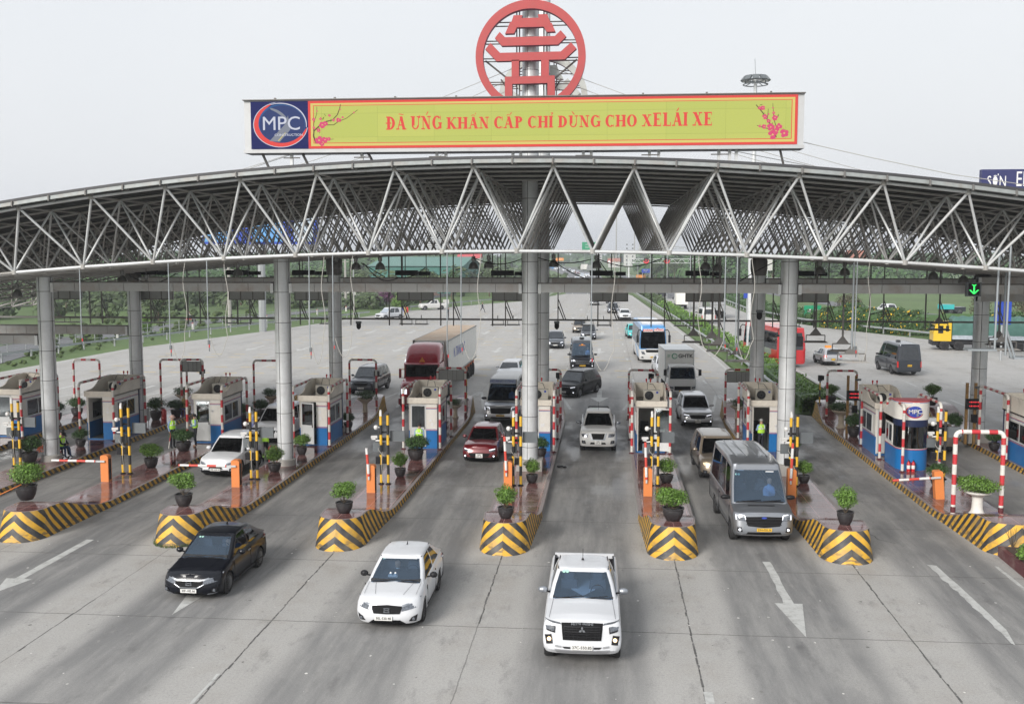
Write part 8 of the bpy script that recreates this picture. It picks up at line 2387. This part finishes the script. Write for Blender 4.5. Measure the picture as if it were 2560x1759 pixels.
MB().box((-.6, 0, .8), (1.2, .8, .06)).build("top", M['plaster'], t, smooth=0); mb = MB(); mb.box((.3, 0, .4), (.5, .5, .8)); mb.build("bin", M['signblue'], t, smooth=0); MB().box((1, 0, .45), (.4, .4, .9)).build("box", M['ext'], t, smooth=0)
# ================================================================ BUILDINGS
def shed(name, label, x0, x1, y0, y1, h, ridge, wall, roof, ribs=True):
 t = thing(name, label, "building", ((x0 + x1) / 2, (y0 + y1) / 2, 0))
 hx, hy = (x1 - x0) / 2, (y1 - y0) / 2
 mb = MB(); mb.box2((-hx, -hy, 0), (hx, hy, h)); 
 mb.prism([(-hy, h), (hy, h), (0, h + ridge)], -hx, hx, axis='x'); mb.build("wall", wall, t, smooth=0)
 r = MB()
 for s in (-1, 1): r.add([(-hx - .5, s * (hy + .5), h - .1 + .12), (hx + .5, s * (hy + .5), h - .1 + .12), (hx + .5, 0, h + ridge + .15), (-hx - .5, 0, h + ridge + .15)], [(0, 1, 2, 3)])
 r.build("roof", roof, t, smooth=0)
 if ribs:
  q = MB()
  for i in range(int(hx * 2 / 3)): q.box2((-hx + i * 3 - .04, -hy - .06, 0), (-hx + i * 3 + .04, -hy - .01, h - .1))
  q.build("rib", wall, t, smooth=0)['kind'] = 'stuff'
 return t
w = shed("warehouse", "green sheet-metal warehouse left of the highway", -60.3, -36.5, 262, 300, 6.9, 2.2, M['wh_green'], M['wh_roof'])
0 and shed("warehouse", "dull green shed behind the second silver column", -100, -76, 250, 290, 6.5, 2, M['wh_roof'], M['wh_green'])
def house(label, x, y, W, D, H, wall, roof, rz=0.0, floors=1, ridge=1.5):
 t = thing("house", label, "house", (x, y, 0), rz)
 MB().box2((-W / 2, -D / 2, 0), (W / 2, D / 2, H)).build("wall", wall, t, smooth=0)
 r = MB()
 if ridge:
  for s in (-1, 1): r.add([(-W / 2 - .4, s * (D / 2 + .4), H - .1), (W / 2 + .4, s * (D / 2 + .4), H - .1), (W / 2 + .4, 0, H + ridge), (-W / 2 - .4, 0, H + ridge)], [(0, 1, 2, 3)])
  r.prism([(-D / 2, H), (D / 2, H), (0, H + ridge - .15)], -W / 2, W / 2, axis='x')
 else: r.box2((-W / 2 - .2, -D / 2 - .2, H), (W / 2 + .2, D / 2 + .2, H + .3))
 r.build("roof", roof, t, smooth=0)
 for f_ in range(floors):
  n = max(1, int(W / 4))
  for i in range(n):
   x_ = -W / 2 + (i + .5) * W / n; z = f_ * 3.3 + 1.0
   o = MB().box2((x_ - .7, -D / 2 - .08, z), (x_ + .7, -D / 2 - .02, z + 1.4)).build("window", M['alu'], t, smooth=0)
   MB().box2((x_ - .6, -D / 2 - .10, z + .1), (x_ + .6, -D / 2 - .085, z + 1.3)).build("pane", M['glass_dk'], o, smooth=0)
 return t
house("small pale house with flat roof below the green warehouse", -52.8, 232, 9.5, 6, 3.2, M['plaster'], M['plaster'], ridge=0)
house("low shack with grey sheet roof right of the second rear column", -58.5, 238, 9, 7, 3.4, M['plaster'], M['gutter'], ridge=.7)
house("house with orange-red tiled roof far up the highway", 6, 800, 9, 8, 4.5, M['plaster'], M['tile_r'], floors=1, ridge=2.5)
house("white apartment block on the horizon above the highway", 20, 900, 10, 10, 13, M['plaster'], M['plaster'], floors=6, ridge=0)
house("white multi-storey block on the horizon further right", 34, 760, 9, 8, 10, M['plaster'], M['plaster'], floors=4, ridge=0)
house("grey-roofed temple-like house beyond the right field", 82, 405, 9, 8, 3, M['signback'], M['gutter'], ridge=3)
house("second grey-roofed house beyond the right field", 100, 410, 9, 8, 3, M['signback'], M['gutter'], ridge=3)
house("red-roofed house on the right horizon behind the truss", 130, 560, 9, 8, 6, M['plaster'], M['tile_r'], floors=2, ridge=6)
house("red shop roof seen above the warehouse's right end", -55, 420, 9, 8, 8.5, M['plaster'], M['red_b'], ridge=2, floors=2)
house("low concrete hut with red base beyond the right lanes", 46, 300, 6, 4, 3.0, M['conc'], M['conc'], ridge=0)
for i, (x, y, h_, w_, lab) in enumerate(((-12, 1500, 26, 12, "pale tower block left on the hazy horizon"), (60, 1700, 28, 14, "pale tower block in the haze right of the highway"), (-260, 1600, 48, 30, "pale tower in the haze at the left"), (330, 1500, 40, 30, "pale tower in the haze at the right"))):
 t = thing("tower_block", lab, "tower block", (x, y, 0)); MB().box2((-w_ / 2, -8, 0), (w_ / 2, 8, h_)).build("wall", M['plaster'], t, smooth=0)
 q = MB()
 for f_ in range(int(h_ / 3.5)): q.box2((-w_ / 2 + 1, -8.15, f_ * 3.5 + 1.2), (w_ / 2 - 1, -8.02, f_ * 3.5 + 2.6))
 q.build("window_band", M['glass_dk'], t, smooth=0)
# ================================================================ SIGNS AND POLES
def board(name, label, cat, x, y, z0, z1, W, m, rz=0.0, legs=((-.35,), (.35,)), text=None, ts=1, tm='signwhite', thick=.2, legm=None, legr=.12, frame=None, xs=1.0):
 t = thing(name, label, cat, (x, y, 0), rz)
 b = MB().box2((-W / 2, -thick / 2, z0), (W / 2, thick / 2, z1)).build("board", m, t, smooth=0)
 for l_ in legs: MB().tube((l_[0] * W, .1, 0), (l_[0] * W, .1, z0 + .1), legr, 8).build("leg", legm or M['rail'], t)
 if text:
  g = MB()
  for s_, sz, dx, dz in text: text_mb(g, s_, sz, (dx, -thick / 2 - .02, (z0 + z1) / 2 + dz), depth=.02, bold=0, xscale=xs)
  g.build("lettering", M[tm], t, smooth=0)
 return t
board("billboard", "navy billboard with white capital lettering above the canopy at the right edge", "billboard", 59.3, 150, 17.2, 21.5, 16, M['epo'], xs=.62, text=[("SƠN", 2.1, -6.0, .45), ("EPOXY", 2.9, -.7, .72)], thick=1.0, legs=((0,),), legr=.6)
t = board("billboard", "blue and yellow billboard glimpsed through the truss at the left", "billboard", -44, 130, 11.2, 15.2, 15, M['signblue'], text=[("QUẢNG CÁO", 1.2, 0, .4)] if False else None, thick=.8, legs=((0,),), legr=.5)
g = MB()
for x0_, x1_, m_ in ((-7.3, -4.0, 1), (-1.0, 3.0, 1), (4.5, 7.0, 0)): g.box2((x0_, -.43, 11.5), (x1_, -.41, 14.6), m_)
g.build("poster_field", [mat('poster pale', (.35, .42, .5), .5), M['busblue']], t, smooth=0)
board("direction_sign", "green highway direction sign above the central lane", "road sign", -6.9, 420, 11.4, 14.8, 5.6, M['signgreen'], text=[("HÀ NỘI", .7, -.3, .7), ("PHỦ LÝ", .7, -.3, -.4)], legs=((.45,),), legr=.2)
board("direction_sign", "green road sign with white arrow beside the right front column", "road sign", 29.6, 152.4, 1.05, 2.6, 2.4, M['signgreen'], text=[("↑", .8, .55, 0), ("■", .6, -.5, 0)], legs=((-.3,), (.3,)), legr=.07, legm=M['pipe_rw'])
board("work_sign", "orange banner sign at the far left of the highway", "road sign", -26.6, 600, 6.3, 7.9, 4.5, M['signorange'], text=[("CHÚ Ý", .8, 0, 0)], legs=((-.4,), (.4,)))
board("blue_board", "tall blue board behind the dark right-hand column", "board", 36.9, 100.5, 3.4, 8.2, 1.45, M['signblue'], legs=((0,),), legr=.1)
board("blue_sign", "small blue sign left of the right rear column", "road sign", 21.3, 160, 3.3, 5.4, 1.0, M['signblue'], legs=((0,),), legr=.07)
board("blue_sign", "blue and white lane sign on the red-cross gantry's left", "road sign", 14.5, 384, 3.2, 4.6, 3.0, M['signblue'], legs=((-.4,), (.4,)), text=[("↰↱", 1.0, 0, 0)])
board("shop_billboard", "colourful roadside poster board left of the right rear column", "billboard", 42, 290, 5.5, 9.4, 6.5, M['plaster'], legs=((-.3,), (.3,)))
def round_sign(x, y, z, lab, r=.7):
 t = thing("round_sign", lab, "road sign", (x, y, 0)); MB().tube((0, .05, 0), (0, .05, z), .06, 6).build("pole", M['rail'], t)
 o = MB().prism(oval(0, z, r, r, 20), -.03, .03).build("disc", M['ext'], t, smooth=0); MB().prism(oval(0, z, r * .74, r * .74, 20), -.05, -.035).build("face", M['signwhite'], t, smooth=0)
round_sign(-26.5, 560, 5.5, "round white sign with red rim at the far left of the highway", 1.0)
round_sign(1.6, 560, 6.0, "round white sign with red rim right of the far highway", 1.0)
# overhead gantry with two red cross signals
t = thing("overhead_gantry", "white lattice gantry across the highway carrying two round red signals", "gantry", (0, 386, 0))
mb = MB()
for z in (6.7, 8.2):
 for y in (-.6, .6): mb.tube((8.3, y, z), (44, y, z), .10, 5)
x = 8.3; k = 0
while x < 43: mb.tube((x, -.6, 6.7 if k % 2 else 8.2), (x + 1.6, -.6, 8.2 if k % 2 else 6.7), .07, 4); x += 1.6; k += 1
mb.build("lattice_beam", M['alu'], t, smooth=0)
for x in (8.3, 44): MB().box2((x - .25, -.5, 0), (x + .25, .5, 8.3)).build("post", M['alu'], t, smooth=0)
for x in (14.6, 22.1):
 o = MB().box((x, -.9, 7.6), (1.7, .4, 2.0)).build("signal", M['black'], t, smooth=0)
 g = MB()
 o_, i_ = crescent(x, 7.6, 0, 1.0, 180, 380, th0=.12, th1=.34, rz=1.0)
 for i in range(len(o_) - 1): g.prism([o_[i], o_[i + 1], i_[i + 1], i_[i]], -1.13, -1.12)
 for j in range(4):
  g.box((x, -1.12, 7.2 + j * .28), (.8, .02, .09))
 g.build("lit_cross", M['led_red_on'], o, smooth=0)
def lamp_pole(x, y, h, lab, arm=2.2, r=.09, double=True):
 t = thing("street_lamp", lab, "street lamp", (x, y, 0), group="lamp posts along the highway")
 MB().tube((0, 0, 0), (0, 0, h), r, 6, r2=r * .6).build("pole", M['rail'], t)
 for s in ((-1, 1) if double else (1,)):
  MB().path([(0, 0, h - .1), (s * arm * .4, 0, h + .5), (s * arm, 0, h + .6)], r * .5, 5).build("arm", M['rail'], t); MB().box((s * (arm + .3), 0, h + .6), (.9, .3, .12)).build("lamp_head", M['signback'], t, smooth=0)
for i, (x, y) in enumerate(((12.6, 112), (11.8, 148), (11.0, 190), (9.9, 236), (8.6, 285), (6.6, 335), (4.8, 390), (2.4, 450), (-.6, 515), (-6, 590), (-14, 680))):
 lamp_pole(x, y, 10.4, "median lamp post " + ("nearest the hedge end", "second up the hedge", "third up the hedge, near the white minibus", "fourth up the hedge", "left of the gantry's first signal, nearer", "at the gantry's left post, nearer side", "just beyond the gantry", "beyond the gantry, small", "beyond the gantry, smaller still", "near the far highway bend", "farthest, on the highway bend")[i])
for x, y, h, lab, r_ in ((-52.0, 140, 8.2, "pale concrete pole by the left service road", .32), (-40.6, 165, 9.5, "thin grey pole left of the parked white suv", .12), (-47.5, 187, 9, "concrete pole right of the second rear column", .25), (-39.0, 134, 7.6, "grey pole rising at the plaza's left edge", .1),
      (-20.5, 290, 9, "white concrete pole left of the central column", .25), (-15.5, 262, 8.5, "second white pole left of the central column", .18), (-17.5, 280, 9, "thin pole just left of the central column", .12), (38, 260, 9.2, "yellowish concrete pole near the right rear column", .35), (55, 330, 9, "pole standing in the field beyond the right lanes", .15), (9.0, 950, 44, "tall telecom mast in the haze above the highway", .6), (24, 900, 36, "second telecom mast in the haze", .5), (-58.2, 92, 4.5, "pale pole beside the left silver column", .12)):
 t = thing("utility_pole", lab, "pole", (x, y, 0)); MB().tube((0, 0, 0), (0, 0, h), r_, 8, r2=r_ * .7).build("shaft", M['conc'] if r_ > .15 else M['rail'], t)
 if h < 30: MB().box((0, 0, h * .95), (1.4, .1, .1)).build("crossarm", M['conc'], t, smooth=0)
# high mast with a ring of floodlights
t = thing("flood_mast", "tall high mast with a crown of floodlights rising behind the billboard", "light mast", (13.95, 102, 0))
MB().tube((0, 0, 0), (0, 0, 26.6), .36, 14, r2=.15).build("mast", M['steel'], t, smooth=60)
mb = MB()
for r_, z in ((1.15, 25.9), (.75, 26.3)): mb.path([(r_ * math.cos(a), r_ * math.sin(a), z) for a in [k * math.pi / 12 for k in range(25)]], .05, 5)
for k in range(8): a = k * math.pi / 4; mb.tube((0, 0, 26.3), (1.15 * math.cos(a), 1.15 * math.sin(a), 25.9), .04, 5)
mb.tube((0, 0, 26.5), (-.1, 0, 28.3), .02, 5); mb.build("ring", M['grey_box'], t)
for k in range(10):
 a = k * 2 * math.pi / 10 + .2; o = MB().box((0, 0, 0), (.62, .16, .55)).build("floodlight", M['grey_box'], t, smooth=0)
 o.location = (1.15 * math.cos(a), 1.15 * math.sin(a), 26.45); o.rotation_euler = (-.7, 0, a + math.pi / 2)
 MB().box((0, .09, 0), (.5, .02, .42)).build("lens", M['plaster'], o, smooth=0)
# bollard stones along the side roads
for i, (x, y) in enumerate(((-57.6, 118), (-54.5, 133), (-50.5, 151), (-47.5, 168), (-45.2, 178), (51.5, 160), (49.6, 175), (47.3, 192))):
 t = thing("marker_stone", "white roadside marker stone " + ("left of the first rear column", "before the concrete pole", "right of the motorbike", "left of the second column", "beside the second column", "right of the service-road suv", "beyond the service-road suv, nearer", "beyond the service-road suv, farther")[i], "marker stone", (x, y, 0), group="white marker stones")
 MB().box((0, 0, .4), (.28, .2, .8), top=(.8, .8)).build("stone", M['plaster'], t, smooth=0); MB().box((0, 0, .82), (.25, .18, .08)).build("red_cap", M['ext'], t, smooth=0)
# ================================================================ PEOPLE
def person(label, x, y, z, rz, joints, cols, group=None, vest=True, hat=None, hairlen=0, extra=None, s=1.0):
 """joints: name -> (x,y,z); one skinned surface; cols: (top, bottom, shoe)"""
 J = joints
 bones = [('pelvis', 'belly'), ('belly', 'chest'), ('chest', 'neck'), ('neck', 'head0'), ('head0', 'head1')]
 rad = {'pelvis': (.145, .11), 'belly': (.135, .10), 'chest': (.165, .115), 'neck': (.055, .055), 'head0': (.078, .085), 'head1': (.072, .082)}
 for sd_ in 'lr':
  bones += [('chest', 'sh' + sd_), ('sh' + sd_, 'el' + sd_), ('el' + sd_, 'wr' + sd_), ('wr' + sd_, 'ha' + sd_), ('pelvis', 'hp' + sd_), ('hp' + sd_, 'kn' + sd_), ('kn' + sd_, 'an' + sd_), ('an' + sd_, 'to' + sd_)]
  rad.update({'sh' + sd_: (.062, .062), 'el' + sd_: (.045, .045), 'wr' + sd_: (.03, .028), 'ha' + sd_: (.038, .02), 'hp' + sd_: (.088, .09), 'kn' + sd_: (.06, .06), 'an' + sd_: (.042, .045), 'to' + sd_: (.045, .03)})
 names = list(rad)
 me = bpy.data.meshes.new("person"); me.from_pydata([Vector(J[n]) * s for n in names], [(names.index(a), names.index(b)) for a, b in bones], [])
 o = bpy.data.objects.new("person", me); col.objects.link(o)
 md = o.modifiers.new("skin", 'SKIN'); md.use_smooth_shade = True
 for i, n in enumerate(names):
  me.skin_vertices[0].data[i].radius = [q * s for q in rad[n]]; me.skin_vertices[0].data[i].use_root = (n == 'pelvis')
 o.modifiers.new("sub", 'SUBSURF').levels = 1
 dg = bpy.context.evaluated_depsgraph_get(); dg.update()
 m2 = bpy.data.meshes.new_from_object(o.evaluated_get(dg)); o.modifiers.clear(); o.data = m2
 m2.materials.clear()
 for mm in (cols[0], cols[1], cols[2], M['skin']): m2.materials.append(mm)
 def dseg(p, a, b):
  a, b = Vector(a) * s, Vector(b) * s; ab = b - a; t_ = max(0, min(1, (p - a).dot(ab) / max(1e-6, ab.dot(ab)))); return (p - a - ab * t_).length
 for p in m2.polygons:
  c = p.center; bb = min(bones, key=lambda q: dseg(c, J[q[0]], J[q[1]]))
  k = bb[1]
  if k.startswith(('kn', 'an')) or k.startswith('hp'): mi = 1
  elif k.startswith('to'): mi = 2
  elif k.startswith('ha') or k in ('head0', 'head1'): mi = 3
  elif bb == ('chest', 'neck') and c.z > Vector(J['neck']).z * s - .03: mi = 3
  else: mi = 0
  p.material_index = mi; p.use_smooth = True
 o.location = (x, y, z); o.rotation_euler = (0, 0, rz)
 tag(o, label, "person", group)
 hd = (Vector(J['head0']).lerp(Vector(J['head1']), .6)) * s
 ax = (Vector(J['head1']) - Vector(J['head0'])).normalized()
 q = ax.to_track_quat('Z', 'Y')
 hm = MB(); hm.T = Matrix.Translation(hd) @ q.to_matrix().to_4x4()
 if hat == 'cap':
  hm.lathe([(.098, .0), (.10, .03), (.085, .085), (.04, .11), (.002, .115)], (0, 0, 0), 14); hm.box((0, -.12, .01), (.14, .12, .012)); hm.build("cap", extra or M['black'], o, smooth=60)
 elif hat == 'sunhat':
  hm.lathe([(.17, .0), (.16, .015), (.105, .03), (.095, .09), (.05, .12), (.002, .125)], (0, 0, 0), 16); hm.build("sun_hat", extra or M['hatc'], o, smooth=60)
 else:
  hm.lathe([(.092, -.02), (.098, .02), (.085, .085), (.04, .11), (.002, .115)], (0, .012, 0), 14); hm.build("hair", M['hair'], o, smooth=60)
 if hairlen:
  b = MB(); b.path([hd + Vector((0, .07, .02)), hd + Vector((0, .13, -.05)), hd + Vector((0, .12, -.05 - hairlen))], .035, 6, taper=[1, 1, .4]); b.build("ponytail", M['hair'], o, smooth=60)
 if vest:
  ch, pv, nk = [Vector(J[k]) * s for k in ('chest', 'pelvis', 'neck')]
  ax = (nk - pv).normalized(); q = ax.to_track_quat('Z', 'Y'); ln = (nk - pv).length
  v_ = MB(); v_.T = Matrix.Translation(pv) @ q.to_matrix().to_4x4()
  prof = [(.175, .06), (.175, .2), (.172, .24), (.185, .30), (.188, ln - .14), (.15, ln - .05), (.09, ln - .015)]
  for k in range(len(prof) - 1):
   mi = 1 if k in (2,) else 0
   P = []
   n = 18
   for r_, zz in prof[k:k + 2]:
    for i in range(n):
     a = 2 * math.pi * i / n; P.append((r_ * 1.06 * math.cos(a), r_ * .80 * math.sin(a), zz))
   v_.add(P, [(i, (i + 1) % n, n + (i + 1) % n, n + i) for i in range(n)], mi)
  for sx in (-1, 1):
   for sy in (-1, 1):
    v_.tube((sx * .10, sy * .148, .28), (sx * .085, sy * .12, ln - .06), .018, 5, 1)
  v_.build("hi_vis_vest", [M['hivis'], M['reflect']], o, smooth=60)
 return o
def stand(lean=0, arms='down', stride=0.0, turn=0):
 J = {'pelvis': (0, 0, .92), 'belly': (0, lean * -.05, 1.06), 'chest': (0, lean * -.15, 1.26), 'neck': (0, lean * -.24, 1.42), 'head0': (0, lean * -.28 - .01, 1.50), 'head1': (0, lean * -.33 - .015, 1.60)}
 for sg, n in ((-1, 'l'), (1, 'r')):
  st = stride * sg
  J['hp' + n] = (sg * .09, 0, .88); J['kn' + n] = (sg * .10, -st * .5 - .03, .47); J['an' + n] = (sg * .10, -st * .7 + (.08 if st < 0 else 0), .07); J['to' + n] = (sg * .11, -st * .7 - .14 + (.08 if st < 0 else 0), .03)
  J['sh' + n] = (sg * .18, lean * -.2, 1.36)
  if arms == 'down': J['el' + n] = (sg * .22, .02 + st * .3, 1.10); J['wr' + n] = (sg * .22, -.06 + st * .5, .87); J['ha' + n] = (sg * .21, -.09 + st * .5, .78)
  elif arms == 'front': J['el' + n] = (sg * .22, -.02, 1.10); J['wr' + n] = (sg * .13, -.24, 1.10); J['ha' + n] = (sg * .08, -.31, 1.12)
  elif arms == 'reach': J['el' + n] = (sg * .21, -.20, 1.18); J['wr' + n] = (sg * .17, -.42, 1.20); J['ha' + n] = (sg * .16, -.51, 1.20)
 return J
def sit(h=.42):
 J = {'pelvis': (0, 0, h + .08), 'belly': (0, -.03, h + .22), 'chest': (0, -.10, h + .42), 'neck': (0, -.19, h + .57), 'head0': (0, -.22, h + .65), 'head1': (0, -.27, h + .75)}
 for sg, n in ((-1, 'l'), (1, 'r')):
  J['hp' + n] = (sg * .09, -.02, h + .06); J['kn' + n] = (sg * .14, -.42, h + .10); J['an' + n] = (sg * .12, -.46 - .06 * sg, .07); J['to' + n] = (sg * .12, -.60 - .06 * sg, .03)
  J['sh' + n] = (sg * .18, -.13, h + .50); J['el' + n] = (sg * .20, -.28, h + .28); J['wr' + n] = (sg * .10, -.46, h + .24); J['ha' + n] = (sg * .07, -.53, h + .25)
 return J
person("person in black cap and hi-vis vest sitting right of the left silver column", -25.95, 46.85, .25, R(80), sit(.40), (M['dark_cloth'], M['jeans'], M['black']), hat='cap')
person("person in hi-vis vest seated behind, half hidden by the left silver column", -26.3, 47.5, .25, R(60), sit(.42), (M['signback'], M['dark_cloth'], M['black']), hat=None)
person("attendant in pink sun hat and hi-vis vest standing on the roadway by the pot", -21.55, 49.6, .25, R(65), stand(.1, 'down'), (M['shirtb'], M['dark_cloth'], M['black']), hat='sunhat')
person("attendant with long dark ponytail and hi-vis vest standing at the booth door", -20.55, 50.1, .25, R(-60), stand(.1, 'front'), (M['shirtb'], M['dark_cloth'], M['skin']), hairlen=.3)
person("attendant in blue shirt and hi-vis vest leaning towards a car beside the second silver column", -16.15, 47.7, 0, R(200), stand(.9, 'reach'), (M['shirtb'], M['dark_cloth'], M['black']), hairlen=.22)
person("attendant with hi-vis collar mostly hidden behind a dark bush pot", -8.85, 48.6, .25, R(180), stand(0, 'down'), (M['shirtb'], M['dark_cloth'], M['black']), s=.96)
person("worker in grey cap and hi-vis vest standing in the booth doorway behind the grey van", 7.62, 51.1, .25, R(205), stand(0, 'front'), (M['shirtb'], M['dark_cloth'], M['black']), hat='cap', extra=M['signback'])
person("khaki-clad person with yellow sash sitting on a blue stool, back turned", -25.3, 59.9, .25, R(150), sit(.45), (M['khaki'], M['khaki'], M['black']), vest=False, hat='sunhat', extra=M['khaki'])
t = thing("plastic_stool", "blue plastic stool under the khaki-clad person", "stool", (-25.3, 59.9, .25))
MB().box((0, 0, .42), (.32, .32, .04)).build("seat", M['stool'], t, smooth=0)
for a in (-.14, .14):
 for b in (-.14, .14): MB().tube((a * 1.15, b * 1.15, 0), (a * .9, b * .9, .41), .02, 6).build("leg", M['stool'], t)
person("traffic officer in khaki uniform standing behind the parked white suv", -31.9, 163.5, 0, R(20), stand(0, 'down'), (M['khaki'], M['khaki'], M['black']), vest=False, hat='cap', extra=M['khaki'], s=1.05)
person("man in dark clothes walking across the far plaza", -21.0, 176.3, 0, R(90), stand(.1, 'down', .5), (M['dark_cloth'], M['dark_cloth'], M['black']), vest=False, s=1.08)
person("dark figure standing in the far plaza, half behind a hanging pipe", -24.4, 160, 0, R(90), stand(0, 'down'), (M['dark_cloth'], M['dark_cloth'], M['black']), vest=False, s=1.05)
person("motorbike rider in white shirt on the left service road", -61, 147.2, .35, R(100), sit(.45), (M['plaster'], M['dark_cloth'], M['black']), vest=False)
t = thing("motorbike", "red motorbike on the left service road", "motorbike", (-60.8, 147.2, -.04), R(100))
for y in (-.62, .62):
 o = MB().lathe([(.18, -.05), (.28, -.04), (.30, 0), (.28, .04), (.18, .05)], (0, 0, 0), 18).build("wheel", M['rubber'], t); o.location = (0, y, .3); o.rotation_euler = (0, math.pi / 2, 0)
MB().box((0, .1, .55), (.25, .9, .3), top=(.7, .8)).build("body", M['ext'], t, smooth=0); MB().tube((0, -.62, .3), (0, -.42, 1.0), .04, 6).tube((-.3, -.4, 1.0), (.3, -.4, 1.0), .025, 6).build("handlebar", M['black'], t)
# reflective baton held by attendant in the sun hat
mb = MB().tube((0, 0, 0), (.12, 0, .75), .022, 8); tag(mb.build("baton", M['pipe_rw'], loc=(-21.62, 49.3, .28)), "red and white baton leaning beside the attendant in the pink sun hat", "baton")
# ================================================================ HAZE
hz = MB().box2((-900, -60, -1.2), (900, 2600, 64))
hm = bpy.data.materials.new("haze air"); hm.use_nodes = True
n_, l_ = hm.node_tree.nodes, hm.node_tree.links
n_.remove(n_["Principled BSDF"])
pv = n_.new("ShaderNodeVolumePrincipled"); pv.inputs["Color"].default_value = (.90, .94, 1, 1); pv.inputs["Density"].default_value = .00045; pv.inputs["Anisotropy"].default_value = .2
l_.new(pv.outputs[0], n_["Material Output"].inputs["Volume"])
ho = hz.build("haze", hm, smooth=0); ho['kind'] = 'stuff'; ho['label'] = "pale air haze over the plaza and highway"; ho['category'] = "haze"
